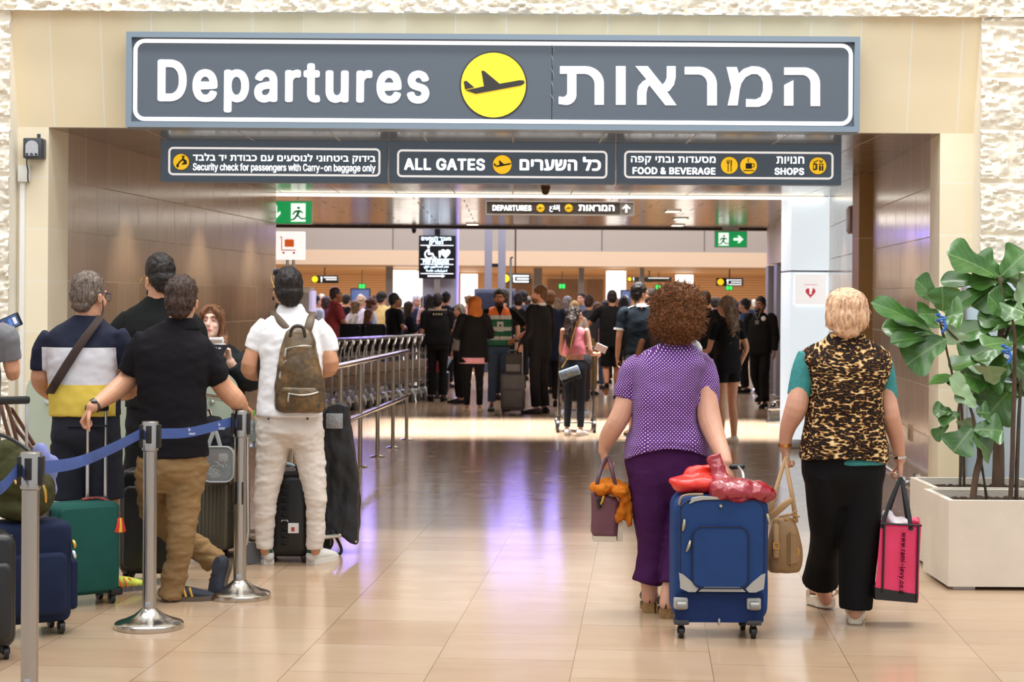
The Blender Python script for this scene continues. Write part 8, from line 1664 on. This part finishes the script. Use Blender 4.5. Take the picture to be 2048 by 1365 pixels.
lobby('person with white hair in navy jacket over pale blue shirt', 833, 33, 591, 205, 10, top=dict(m=M_navy, sleeve=1.9, fit=1.1, name='jacket', collar=C('pale_blue_shirt', (150, 176, 206))), bottom=dict(m=M_navy), hair=('short', HR_WHT), skin_m=SK_L, vox=.013)
lobby('person with frizzy blonde hair before the blue notice board', 723, 33, 592, -30, -30, female=True, top=dict(m=M_white, sleeve=.7), bottom=dict(m=M_denim), hair=('bushy', hairm('hair_frizzy_blonde', (206, 178, 130))), skin_m=SK_L, vox=.013)
lobby('person with brown bushy hair in pale blue top, facing right', 743, 31, 597, -82, -6, top=dict(m=C('pale_blue_top', (170, 196, 214)), sleeve=.9), bottom=dict(m=M_denim), hair=('bushy', hairm('hair_bushy_brown', (104, 66, 46))), skin_m=SK_L, vox=.013)
lobby('person with straight light brown hair in mauve top, lowest of the left group', 737, 29.6, 618, -66, -8, female=True, top=dict(m=C('mauve_top', (150, 104, 150)), sleeve=1.9), bottom=dict(m=M_black), hair=('long', HR_BRN, .25), skin_m=SK_P, arms=pose('phone', 'phone'), vox=.013)
lobby('person in pale yellow shirt with dark hair, behind the brown bushy hair', 764, 34, 585, -12, -30, top=dict(m=C('pale_yellow_shirt', (240, 212, 140)), sleeve=.8), bottom=dict(m=M_denim), hair=('bushy', HR_BLK), skin_m=SK_M, vox=.014)
lobby('person with streaked blonde hair in cream top leaning right by the red polo', 692, 31, 600, -60, 0, female=True, lean=.35, top=dict(m=C('cream_top', (216, 208, 194)), sleeve=1.6), bottom=dict(m=M_black), hair=('long', hairm('hair_streaked', (150, 118, 80)), .25), skin_m=SK_M, vox=.013)
lobby('person in white and blue shirt at the left end of the queue', 631, 32, 590, -50, 0, top=dict(m=C('white_blue_shirt', (196, 204, 226)), sleeve=.8), bottom=dict(m=M_denim), hair=('short', HR_BLK), skin_m=SK_M, vox=.014)
lobby('person in maroon top half hidden left of the red polo', 652, 33, 592, -40, 0, female=True, top=dict(m=C('maroon_top', (96, 44, 54)), sleeve=.8), bottom=dict(m=M_black), hair=('bob', HR_DBR), skin_m=SK_M, vox=.014)
lobby('person with dark hair right behind the head of the red polo', 693, 35, 589, -20, 0, top=dict(m=M_bj, sleeve=.8), bottom=dict(m=M_black), hair=('short', HR_BLK), vox=.015)
# middle group
lobby('person with grey long hair just left of the rust headscarf', 920, 26.5, 607, 110, 20, female=True, top=dict(m=C('greige_cardigan', (150, 142, 136)), sleeve=1.9), bottom=dict(m=M_black), hair=('long', HR_GRY, .25), skin_m=SK_L, vox=.013)
lobby('person with dark hair right behind the staff tee', 892, 31, 583, -20, 0, top=dict(m=M_navy, sleeve=.8), bottom=dict(m=M_black), hair=('short', HR_BLK), vox=.014)
lobby('person with long dark hair in white and red top left of the staff tee', 858, 31.5, 587, 30, 0, female=True, top=dict(m=C('white_red_top', (232, 190, 186)), sleeve=.7), bottom=dict(m=M_black), hair=('long', HR_BLK, .25), vox=.014)
lobby('person with dark hair in black close behind the safety vest', 1006, 27.5, 580, 20, 0, top=dict(m=M_black, sleeve=.8), bottom=dict(m=M_black), hair=('short', HR_DBR), vox=.013)
lobby('person in black tee between the safety vest and the dark suit', 1036, 29, 588, 8, 0, build=1.1, top=dict(m=M_black, sleeve=.8, fit=1.1), bottom=dict(m=M_black), hair=('short', HR_BLK), vox=.013)
lobby('person with dark cap of hair behind the white pole light', 1044, 34, 582, 30, 0, top=dict(m=C('slate_top', (70, 76, 90)), sleeve=.8), bottom=dict(m=M_black), hair=('bushy', HR_BLK), vox=.015)
lobby('person in navy coat right behind the dark suit', 1101, 26, 582, -4, 0, build=1.08, top=dict(m=C('deep_navy_coat', (26, 32, 54)), sleeve=1.9, fit=1.15, hem=.7, name='coat'), bottom=dict(m=M_black), hair=('short', HR_BRN), vox=.013)
lobby('person with grey blonde short hair in lilac top', 1113, 29.5, 596, -10, 0, female=True, top=dict(m=C('lilac_print_top', (186, 168, 178)), sleeve=1.5), bottom=dict(m=M_black), hair=('bob', hairm('hair_grey_blonde', (150, 134, 112))), vox=.013)
lobby('person with white grey hair further back by the dark alcove', 1135, 33, 592, 40, 0, female=True, top=dict(m=C('grey_lilac_top', (150, 146, 156)), sleeve=1.5), bottom=dict(m=M_black), hair=('bob', HR_GRY), vox=.015)
lobby('person with blonde hair in a bun and beige top behind the long curls', 1149, 27, 602, 10, 0, female=True, top=dict(m=C('beige_print_top', (198, 180, 168)), sleeve=1.5), bottom=dict(m=M_black), hair=('bun', HR_BLD), vox=.013)
lobby('person with black hair and collar far behind the long curls', 1163, 35, 585, 150, 0, top=dict(m=C('slate_blue_shirt', (86, 96, 116)), sleeve=.8), bottom=dict(m=M_black), hair=('short', HR_BLK), skin_m=SK_L, vox=.015)
lobby('person with dark hair in grey top directly right of the long curls', 1178, 29, 591, -14, 0, top=dict(m=C('charcoal_top', (60, 60, 66)), sleeve=.8), bottom=dict(m=M_khaki), hair=('short', HR_DBR), vox=.013)
lobby('person with pale face looking this way, left of the black tee walker', 1195, 31, 604, 184, 6, female=True, top=dict(m=C('dusty_pink_top', (190, 140, 140)), sleeve=.8), bottom=dict(m=M_denim), hair=('long', HR_BRN, .2), skin_m=SK_L, vox=.014)
lobby('person with black hair half hidden behind the black tee walker', 1212, 33, 600, 20, 0, female=True, top=dict(m=M_black, sleeve=.8), bottom=dict(m=M_black), hair=('bob', HR_BLK), vox=.015)
lobby('person with long black hair between the walker and the teal tee', 1247, 32, 591, -10, 0, female=True, top=dict(m=M_navy, sleeve=.8), bottom=dict(m=M_black), hair=('long', HR_BLK, .25), vox=.015)
lobby('person in grey cap right behind the teal tee man', 1305, 27, 578, 10, 0, top=dict(m=C('dark_grey_tee', (56, 60, 66)), sleeve=.8), bottom=dict(m=M_black), hair=('hat', HR_DBR, C('grey_cap', (104, 108, 114))), vox=.013)
lobby('person with dark hair between the black shirt and the ash hair', 1428, 34, 596, 10, 0, top=dict(m=M_black, sleeve=.8), bottom=dict(m=M_black), hair=('short', HR_BLK), vox=.015)
# far rows of the queue
rnd = random.Random(11)
HAIRS = [('black-haired', HR_BLK), ('dark brown-haired', HR_DBR), ('grey-haired', HR_GRY), ('brown-haired', HR_BRN), ('blond', HR_BLD), ('white-haired', HR_WHT)]
TOPS = [('black', (30, 30, 32)), ('navy', (36, 42, 66)), ('white', (222, 222, 220)), ('grey', (120, 120, 124)), ('olive', (92, 92, 64)), ('pale blue', (160, 184, 206)), ('wine red', (116, 46, 56)), ('beige', (196, 176, 150)), ('teal', (48, 104, 108)), ('rose', (206, 150, 150))]
PLACES = [(640, 'below the left counter sign'), (680, 'left of the blue notice board'), (752, 'right of the blue notice board'), (800, 'before the broad glowing pillar'), (845, 'beside the grey sign column'), (925, 'right of the grey sign column'), (965, 'left of the twin-post column'), (1060, 'behind the dark suit'), (1085, 'behind the navy coat'), (1128, 'under the green number by the alcove'), (1185, 'before the dark wood alcove'), (1232, 'before the glowing pillar near the walker'), (1265, 'by the blue board near the teal tee'), (1335, 'under the long dark counter sign'), (1385, 'before the glowing pillar at right'), (1440, 'under the right end counter sign'), (1500, 'by the right end of the lobby opening')]
used = set()
for px, pl in PLACES:
    for j in range(2):
        while True:
            h, tp = rnd.choice(HAIRS), rnd.choice(TOPS)
            if (px, h[0], tp[0]) not in used: break
        used.add((px, h[0], tp[0])); fem = rnd.random() < .5; d_ = 37 + 5.5 * j + rnd.uniform(0, 3.5)
        lobby('%s person in %s top far back, %s' % (h[0], tp[0], pl), px + rnd.uniform(-14, 14) + j * 9, d_, 595 + rnd.uniform(-5, 6) + (px - 1024) * .006, rnd.choice((0, 10, -20, 60, -70, 160)), 0, female=fem, face=False, top=dict(m=C('top_' + tp[0].replace(' ', '_'), tp[1]), sleeve=rnd.choice((.8, 1.8))), bottom=dict(m=rnd.choice((M_black, M_denim, M_navy))), hair=(rnd.choice(('bob', 'long', 'bun')) if fem else 'short', h[1]), skin_m=rnd.choice((SK_L, SK_M, SK_D)), shoes=None, vox=.02, group='people far back in the departures crowd')

# ================================================================ carts, rail and machines
M_cart = mat('chromed_cart_tube', (206, 204, 198), .16, 1.0); M_cardboard = mat('cart_panel', (176, 156, 134), .5, var=.15, vscale=4)
dv = Vector((-1.04, -3.2, 0)).normalized(); ra = math.atan2(-dv.x, dv.y)
def cart(label):
    t = thing('luggage_cart', label, 'luggage cart', (0, 0, 0), ra, 'nested luggage carts along the rail')
    bm = BM()
    for s_ in (-1, 1): tube(bm, [(s_ * .25, .62, .13), (s_ * .27, .05, .12), (s_ * .27, .0, .2), (s_ * .27, -.01, .82), (s_ * .27, -.06, .90)], [.013] * 5, n=8, sub=2)
    tube(bm, [(-.25, .62, .13), (0, .68, .13), (.25, .62, .13)], [.013] * 3, n=8); add(t, 'frame', bm, M_cart)
    bm = BM()
    for z in (.3, .5, .72): tube(bm, [(-.27, -.004, z), (.27, -.004, z)], [.008] * 2, n=6)
    for x in (-.14, 0, .14): tube(bm, [(x, .0, .14), (x, .0, .8)], [.006] * 2, n=6)
    add(t, 'back_grid', bm, M_cart)
    bm = BM(); tube(bm, [(-.27, -.06, .9), (-.27, -.13, .98), (-.2, -.15, .995), (.2, -.15, .995), (.27, -.13, .98), (.27, -.06, .9)], [.017] * 6, n=10, ref=(0, .3, 1)); add(t, 'handle', bm, M_cart)
    bm = BM(); box(bm, -.15, .15, .012, .022, .34, .62, .004); add(t, 'panel', bm, M_cardboard)
    bm = BM(); box(bm, -.24, .24, .03, .6, .115, .13, .004); add(t, 'deck', bm, M_cart)
    for s_ in (-1, 1):
        wh = wheel(t, (s_ * .27, .02, .065), .065, .035, mat('grey_rubber_wheel', (92, 94, 98), .6), fork=False)
        bm = BM(); tube(bm, [(s_ * .27, .02, .19), (s_ * .275, -.03, .13), (s_ * .275, -.05, .07)], [(.022, .04), (.024, .045), (.018, .02)], n=10); add(wh, 'guard', bm, mat('pale_wheel_guard', (206, 218, 226), .35))
    wheel(t, (0, .64, .055), .055, .03, fork=False); return t
ORD = ['last', 'second', 'third', 'fourth', 'fifth', 'sixth', 'seventh', 'eighth', 'ninth', 'tenth', 'eleventh', 'twelfth', 'thirteenth', 'fourteenth', 'fifteenth', 'sixteenth', 'seventeenth', 'eighteenth', 'nineteenth', 'twentieth']
c0 = Vector((at(857, 28.2).x, 28.2, 0)); first = None
for k in range(20):
    lab = 'steel luggage cart, %s of the nested row counted from the red machine' % (ORD[k] if k else 'first')
    p = c0 + dv * (.275 * k)
    if first is None: first = cart(lab); first.location = p
    else: copy_thing(first, p, label=lab)
qc = copy_thing(first, Vector((W(462, 900, 10.72).x, 10.72, 0)), R(-58), label='steel luggage cart in the queue behind the third barrier post'); del qc['group']
for c_ in list(qc.children):
    for g_ in list(c_.children): bpy.data.objects.remove(g_)
t = thing('barrier_rail', 'steel handrail on posts in front of the nested luggage carts', 'rail', FL(720, 935)); o = t.location; M_rail = mat('polished_rail', (196, 190, 180), .14, 1.0)
fx = [FL(813, 880), FL(787, 897), FL(753, 915), FL(720, 935)]; st = (fx[3] - fx[0]) / 3
P_ = [fx[0] + st * k for k in range(7)]
for z in (1.0, .49): bm = BM(); tube(bm, [p - o + Vector((0, 0, z)) for p in P_], [.026] * 7, n=12, sub=1); add(t, 'handrail' if z > .9 else 'lower_rail', bm, M_rail)
for p in P_:
    bm = BM(); cyl(bm, p - o, p - o + Vector((0, 0, .985)), .021, n=14); po = add(t, 'post', bm, M_rail); bm = BM(); lathe(bm, [(.075, 0), (.075, .008), (.03, .02)], p - o, 20); add(po, 'foot', bm, M_rail)
p = at(874, 28.0); t = thing('service_machine', 'small dark red machine with tilted notice panel beside the carts', 'machine', p); bm = BM(); box(bm, -.2, .1, -.2, .3, .38, .62, .05); add(t, 'hood', bm, mat('dark_red_paint', (128, 34, 44), .35)); bm = BM(); box(bm, -.16, .2, -.2, .3, .1, .42, .03); add(t, 'chassis', bm, M_blkp)
bm = BM(); box(bm, -.1, .12, -.012, .012, -.1, .1, .006, Matrix.Translation((.08, -.16, .62)) @ Matrix.Rotation(R(28), 4, 'Y')); np_ = add(t, 'notice_panel', bm, mat('pale_notice', (196, 178, 206), .4)); bm = BM(); box(bm, .12, .15, -.014, .014, -.13, .13, .004, Matrix.Translation((.08, -.16, .62)) @ Matrix.Rotation(R(28), 4, 'Y')); add(np_, 'edge', bm, mat('pale_blue_edge', (150, 180, 206), .4))
for x_ in (-.13, .14): wheel(t, (x_, -.2, .11), .11, .05, fork=False)
wheel(t, (0, .25, .09), .09, .05, fork=False)
# dark wheelchair-like chairs and blue belts in the queue
for px, py, lab in ((706, 643, 'black padded chair back left of the mauve top'), (746, 648, 'black padded chair back right of the mauve top')):
    p = at(px, 28.45); t = thing('wheelchair', lab, 'wheelchair', p); bm = BM(); box(bm, -.21, .21, -.03, .03, .55, 1.17, .04); add(t, 'backrest', bm, C('black_vinyl', (28, 28, 30))); bm = BM(); box(bm, -.21, .21, .03, .45, .46, .52, .02); add(t, 'seat', bm, MATS['black_vinyl'])
    for s_ in (-1, 1): wheel(t, (s_ * .26, .1, .3), .3, .03, fork=False); wheel(t, (s_ * .2, .48, .08), .08, .03, fork=False); bm = BM(); rope(bm, [(s_ * .21, -.08, 1.12), (s_ * .21, -.02, 1.08), (s_ * .22, 0, .5), (s_ * .22, .1, .3)], .014); add(t, 'frame', bm, M_gunm)
def belt_pair(pa, pb, d, lab):
    a, b_ = at(pa, d), at(pb, d); t = thing('queue_barrier', lab, 'queue barrier', a)
    for q in (a, b_): bm = BM(); cyl(bm, q - a, q - a + Vector((0, 0, .98)), .03, n=14); po = add(t, 'post', bm, M_gunm); bm = BM(); lathe(bm, [(.16, 0), (.16, .02), (.04, .05)], q - a, 20); add(po, 'base', bm, M_gunm)
    bm = BM(); box(bm, 0, b_.x - a.x, -.002, .002, .9, .96); add(t, 'belt', bm, mat('queue_belt_blue', (40, 54, 130), .7))
belt_pair(640, 690, 29.5, 'blue belt barrier before the red polo'); belt_pair(800, 838, 30, 'blue belt barrier behind the last carts')
# slim white pole light in the crowd
p = at(1021, 30); t = thing('white_pole', 'slim white pole with hooked top rising from the crowd', 'pole', p); zt = W(1021, 520, 30).z; bm = BM(); cyl(bm, (0, 0, .02), (0, 0, zt), .022, n=12); add(t, 'shaft', bm, mat('white_pole_paint', (214, 226, 232), .4)); bm = BM(); rope(bm, [(0, 0, zt - .01), (.0, 0, zt + .03), (.03, 0, zt + .04)], .014); add(t, 'hook', bm, M_gunm); bm = BM(); lathe(bm, [(.15, 0), (.15, .02), (.03, .03)]); add(t, 'foot', bm, M_gunm)
# blue-grey kiosk tops in the queue
p = at(990, 38); t = thing('check_in_kiosk', 'dark blue kiosk top behind the smiling safety vest', 'kiosk', p); zt = W(990, 578, 38).z; bm = BM(); box(bm, -.45, .45, -.2, .2, 0, zt, .03); add(t, 'cabinet', bm, mat('kiosk_blue', (70, 80, 110), .4)); bm = BM(); box(bm, -.4, .4, -.215, -.2, zt - .5, zt - .08, .01); add(t, 'screen', bm, mat('kiosk_screen', (40, 46, 66), .2))
# ================================================================ planters and fiddle-leaf figs, glass panel
M_planter = mat('cast_stone', (224, 214, 198), .7, var=.05, vscale=5, bump=.15, bscale=80); M_soil = mat('potting_soil', (62, 46, 34), .95, var=.4, vscale=50, bump=1.0, bscale=60)
def planter(x0, x1, y0, y1, h, label):
    t = thing('planter', label, 'planter', ((x0 + x1) / 2, (y0 + y1) / 2, 0)); w_, dp = (x1 - x0) / 2, (y1 - y0) / 2; bm = BM(); th = .035
    O = [(-w_, -dp), (w_, -dp), (w_, dp), (-w_, dp)]; I = [(-w_ + th, -dp + th), (w_ - th, -dp + th), (w_ - th, dp - th), (-w_ + th, dp - th)]
    R4 = [[bm.verts.new((a, b_, z)) for a, b_ in Q] for Q, z in ((O, .02), (O, h), (I, h), (I, h - .12))]
    for i in range(3):
        for k in range(4): bm.faces.new((R4[i][k], R4[i][(k + 1) % 4], R4[i + 1][(k + 1) % 4], R4[i + 1][k]))
    bm.faces.new(R4[0][::-1]); bm.faces.new(R4[3]); bmesh.ops.bevel(bm, geom=[e for e in bm.edges if e.calc_face_angle(0) > 1], offset=.006, segments=2, affect='EDGES'); add(t, 'box', bm, M_planter)
    bm = BM(); bmesh.ops.create_grid(bm, x_segments=40, y_segments=40, size=1.0)
    for v in bm.verts: q = Vector((v.co.x * (w_ - th), v.co.y * (dp - th), 0)); v.co = Vector((q.x, q.y, h - .045 + .018 * noise.noise(q * 30) + .01 * noise.noise(q * 70)))
    add(t, 'soil', bm, M_soil)
    for sx_ in (-1, 1):
        for sy_ in (-1, 1): bm = BM(); cx, cy = sx_ * (w_ - .1), sy_ * (dp - .1); box(bm, cx - .06, cx + .06, cy - .06, cy + .06, 0, .022); add(t, 'foot', bm, M_wht)
    return t
xf = W(1897, 1090, 9.73).x; xb = W(1867, 1060, 10.38).x
planter(xf, xf + .66, 9.73, 10.33, .5, 'front square cream stone planter holding a fiddle-leaf fig'); planter(xb, xb + .7, 10.38, 11.0, .5, 'rear square cream stone planter partly hidden by the front one')
def leafm(name, c1, c2):
    m, nt, b = nodes(name); uv = nt.nodes.new('ShaderNodeUVMap'); uv.uv_map = 'leaf'; sp = nt.nodes.new('ShaderNodeSeparateXYZ'); nt.links.new(uv.outputs[0], sp.inputs[0])
    ay = mnode(nt, 'ABSOLUTE', sp.outputs[1]); s_ = mnode(nt, 'SUBTRACT', mnode(nt, 'MULTIPLY', sp.outputs[0], 6.0), mnode(nt, 'MULTIPLY', ay, 3.2)); fr = mnode(nt, 'ABSOLUTE', mnode(nt, 'SUBTRACT', mnode(nt, 'FRACT', s_), .5))
    vein = mnode(nt, 'MAXIMUM', mnode(nt, 'LESS_THAN', fr, .03), mnode(nt, 'LESS_THAN', ay, .035))
    tc = nt.nodes.new('ShaderNodeTexCoord'); n = nt.nodes.new('ShaderNodeTexNoise'); n.inputs['Scale'].default_value = 6; nt.links.new(tc.outputs['Object'], n.inputs[0])
    base = ramp(nt, n.outputs['Fac'], [(.3, c1), (.7, c2)]); geo = nt.nodes.new('ShaderNodeNewGeometry')
    top_ = mixc(nt, mnode(nt, 'MULTIPLY', vein, .22), base, lin((170, 196, 120))); und = mixc(nt, mnode(nt, 'MULTIPLY', vein, .25), lin((142, 170, 126)), lin((186, 204, 160)))
    nt.links.new(mixc(nt, geo.outputs['Backfacing'], top_, und), b.inputs['Base Color']); b.inputs['Roughness'].default_value = .32; b.inputs['Coat Weight'].default_value = .15
    bp = nt.nodes.new('ShaderNodeBump'); bp.inputs['Strength'].default_value = .5; bp.inputs['Distance'].default_value = .004; bp.invert = True; nt.links.new(vein, bp.inputs['Height']); nt.links.new(bp.outputs[0], b.inputs['Normal'])
    b.inputs['Subsurface Weight'].default_value = .0; return m
M_lf = [leafm('fig_leaf_dark', (46, 86, 34), (68, 114, 44)), leafm('fig_leaf_mid', (80, 138, 40), (110, 166, 56)), leafm('fig_leaf_bright', (122, 180, 48), (158, 206, 74))]
PROF = [(0, .05), (.06, .2), (.16, .34), (.3, .40), (.45, .45), (.6, .62), (.75, .80), (.87, .76), (.95, .5), (1.0, .06)]
def leaf(bm, uvl, base, tip, wid, up, mi, rnd, droop=.12):
    base, tip = Vector(base), Vector(tip); ax = tip - base; ln = ax.length; u = ax.normalized(); up = Vector(up); sd = u.cross(up).normalized(); nn = sd.cross(u).normalized(); rows = []; NV = 9; ph = rnd.uniform(0, 6)
    for i, (a, wv) in enumerate(crom(PROF, 2)):
        row = []
        for j in range(NV):
            s_ = (j / (NV - 1)) * 2 - 1; y = s_ * wv * wid / .8
            z = -droop * ln * (a - .3) ** 2 * 1.5 + abs(s_) * wid * .22 * wv + .05 * wid * math.sin(a * 15 + ph + s_ * 2) * abs(s_)
            row.append((bm.verts.new(base + u * a * ln + sd * y + nn * z), (a, s_ * wv)))
        rows.append(row)
    for i in range(len(rows) - 1):
        for j in range(NV - 1):
            q = (rows[i][j], rows[i][j + 1], rows[i + 1][j + 1], rows[i + 1][j]); f = bm.faces.new([x[0] for x in q]); f.material_index = mi
            for lp, x in zip(f.loops, q): lp[uvl].uv = x[1]
M_bark = mat('fig_bark', (98, 78, 62), .9, var=.3, vscale=20, bump=.6, bscale=60, bstretch=(1, 1, .3)); M_tw = mat('fig_twig', (74, 62, 46), .8, var=.3, vscale=20)
def fig(label, px, d, stems, leaves, nrand, seed, box_):
    t = thing('fiddle_leaf_fig', label, 'plant', (W(px, 900, d).x, d, .455)); rnd = random.Random(seed)
    for k, S_ in enumerate(stems):
        bm = BM(); tube(bm, [W(a, b_, d + c) for a, b_, c, r in S_], [r for *_, r in S_], n=10); add(t, 'trunk' if S_[0][3] > .012 else 'stem', bm, M_bark if S_[0][3] > .012 else M_tw, world=True, folds=(.003, (20, 20, 12)))
    bm = BM(); uvl = bm.loops.layers.uv.new('leaf'); cr_ = lambda p: (1700 + p[0] / 1.75, 460 + p[1] / 1.75)
    pk = BM()
    for (b0, t0, w_, mi, o) in leaves:
        a, b_ = cr_(b0); c, e = cr_(t0); B_ = W(a, b_, d + o); T_ = W(c, e, d + o + rnd.uniform(-.12, .06)); leaf(bm, uvl, B_, T_, w_ / 1.75 / sc(d), (rnd.uniform(-.3, .3), -1.0, .75), mi, rnd)
    for k in range(nrand):
        x_ = rnd.uniform(box_[0], box_[1]); y_ = rnd.uniform(box_[2], box_[3]); a = rnd.uniform(-.2, math.pi + .2); ln = rnd.uniform(.16, .29); B_ = W(x_, y_, d + rnd.uniform(.0, .3)); T_ = B_ + Vector((math.cos(a) * ln, rnd.uniform(-.16, .16), math.sin(a) * ln * .6 - .05)); leaf(bm, uvl, B_, T_, ln * .36, (rnd.uniform(-.3, .3), -.5, 1), rnd.choice((0, 0, 1, 1, 2)), rnd)
    pk.free(); add(t, 'foliage', bm, M_lf, world=True); bpy.data.objects
    return t
A_ = [((285, 350), (85, 245), 46, 2, 0), ((295, 365), (115, 335), 42, 1, .02), ((300, 372), (148, 385), 34, 1, .03), ((320, 340), (150, 290), 44, 1, .08), ((335, 382), (195, 468), 84, 1, -.05), ((318, 275), (240, 172), 56, 2, .0), ((325, 285), (325, 200), 62, 1, -.03), ((320, 300), (245, 290), 50, 0, 0), ((330, 310), (395, 290), 70, 0, .05), ((345, 330), (370, 400), 50, 0, .05), ((360, 640), (290, 628), 36, 0, 0), ((385, 645), (308, 665), 36, 0, -.02), ((345, 682), (290, 730), 28, 1, 0), ((435, 615), (358, 515), 50, 1, 0), ((440, 620), (375, 560), 44, 0, -.05), ((432, 690), (362, 775), 66, 1, 0), ((432, 700), (538, 700), 64, 1, -.03), ((430, 720), (500, 785), 62, 1, -.06), ((440, 640), (490, 640), 46, 0, .02), ((430, 660), (400, 700), 40, 0, .03)]
fig('fiddle-leaf fig with forked trunk in the front stone planter', 1990, 10.03, [[(1944, 1012, 0, .020), (1952, 950, 0, .019), (1960, 915, 0, .018), (1954, 870, 0, .013), (1945, 830, 0, .009)], [(1975, 1012, .05, .009), (1968, 960, .03, .008), (1958, 900, 0, .008)], [(2020, 1012, .1, .015), (2024, 940, .1, .014), (2027, 820, .1, .013), (2030, 690, .05, .011), (2025, 640, 0, .009)], [(2032, 1012, .1, .012), (2036, 880, .1, .012), (2042, 760, .1, .010)], [(1905, 752, .05, .006), (1893, 700, .03, .007), (1884, 660, 0, .008), (1878, 640, 0, .007)], [(1925, 690, .05, .006), (1905, 670, .02, .006), (1885, 650, 0, .006)], [(1945, 830, 0, .008), (1930, 790, .02, .007), (1905, 752, .05, .006)]], A_, 9, 3, (1935, 2070, 640, 860))
B2 = [((510, 160), (350, 75), 80, 2, 0), ((525, 165), (440, 95), 64, 1, .02), ((520, 182), (318, 170), 40, 2, .02), ((530, 160), (615, 78), 70, 0, 0), ((505, 190), (362, 260), 34, 1, .03), ((560, 170), (420, 185), 40, 0, .05), ((520, 200), (430, 265), 60, 0, .06), ((545, 308), (492, 228), 64, 2, -.05), ((560, 322), (605, 278), 50, 2, -.05), ((555, 325), (380, 360), 46, 1, -.04), ((570, 330), (450, 300), 50, 0, 0), ((552, 388), (392, 455), 84, 1, -.06), ((565, 400), (640, 340), 70, 1, -.06), ((560, 462), (468, 520), 92, 0, -.04), ((570, 470), (650, 540), 84, 0, -.03), ((575, 545), (480, 650), 96, 1, -.06), ((500, 540), (405, 500), 84, 0, .03), ((480, 500), (420, 590), 70, 0, .06), ((580, 250), (640, 190), 64, 0, .0), ((585, 240), (510, 200), 50, 0, .05), ((590, 300), (660, 250), 60, 1, .0), ((450, 600), (430, 520), 50, 1, .08), ((500, 420), (440, 350), 64, 0, .1), ((600, 400), (560, 320), 70, 1, .05), ((600, 200), (540, 120), 60, 0, .1), ((600, 520), (660, 440), 74, 0, .05)]
fig('tall fiddle-leaf fig with broad glossy leaves in the rear stone planter', 2000, 10.6, [[(1996, 982, .1, .040), (1997, 900, .1, .036), (1993, 820, .1, .034), (2000, 700, .05, .024), (2005, 600, 0, .014), (1998, 555, 0, .009)], [(1920, 980, 0, .009), (1921, 900, 0, .009), (1917, 820, 0, .008), (1930, 740, 0, .007)], [(1928, 980, .04, .009), (1927, 880, .04, .009), (1922, 780, .04, .008), (1940, 720, .0, .006)], [(2000, 700, .05, .012), (2020, 650, 0, .01), (2016, 640, 0, .008)]], B2, 30, 8, (1935, 2100, 530, 780))
for px, py, d_, lab in ((1882, 640, 9.9, 'blue plastic tie on the upper left fig branch'), (2012, 702, 9.9, 'blue plastic tie on the main fig stems')):
    p = W(px, py, d_); t = thing('plant_tie', lab, 'plant tie', p); bm = BM(); tube(bm, [(.022 * math.cos(a * .8), .02 * math.sin(a * .8), .004 * a - .02) for a in range(14)], [(.006, .009)] * 14, n=8, sub=2); add(t, 'loop', bm, mat('blue_tape', (38, 96, 176), .5)); bm = BM(); tube(bm, [(.01, -.02, 0), (.02, -.03, -.04), (.0, -.03, -.07)], [(.008, .003)] * 3, n=8); add(t, 'loose_end', bm, MATS['blue_tape'])
x0 = W(1921, 800, 11.25).x; zt = W(1990, 558, 11.25).z; t = thing('glass_screen', 'blue-grey glass screen with steel edge behind the figs', 'screen', (x0, 11.25, 0)); bm = BM(); box(bm, .03, .9, -.012, .012, .04, zt, .003); add(t, 'pane', bm, mat('blue_grey_glass', (188, 206, 218), .1, spec=.8)); 
for x_ in (0, .9): bm = BM(); box(bm, x_, x_ + .03, -.03, .03, .0, zt + .02, .005); add(t, 'edge_post', bm, MATS['brushed_steel'])
bm = BM(); box(bm, 0, .93, -.06, .06, 0, .04, .005); add(t, 'base', bm, MATS['brushed_steel'])
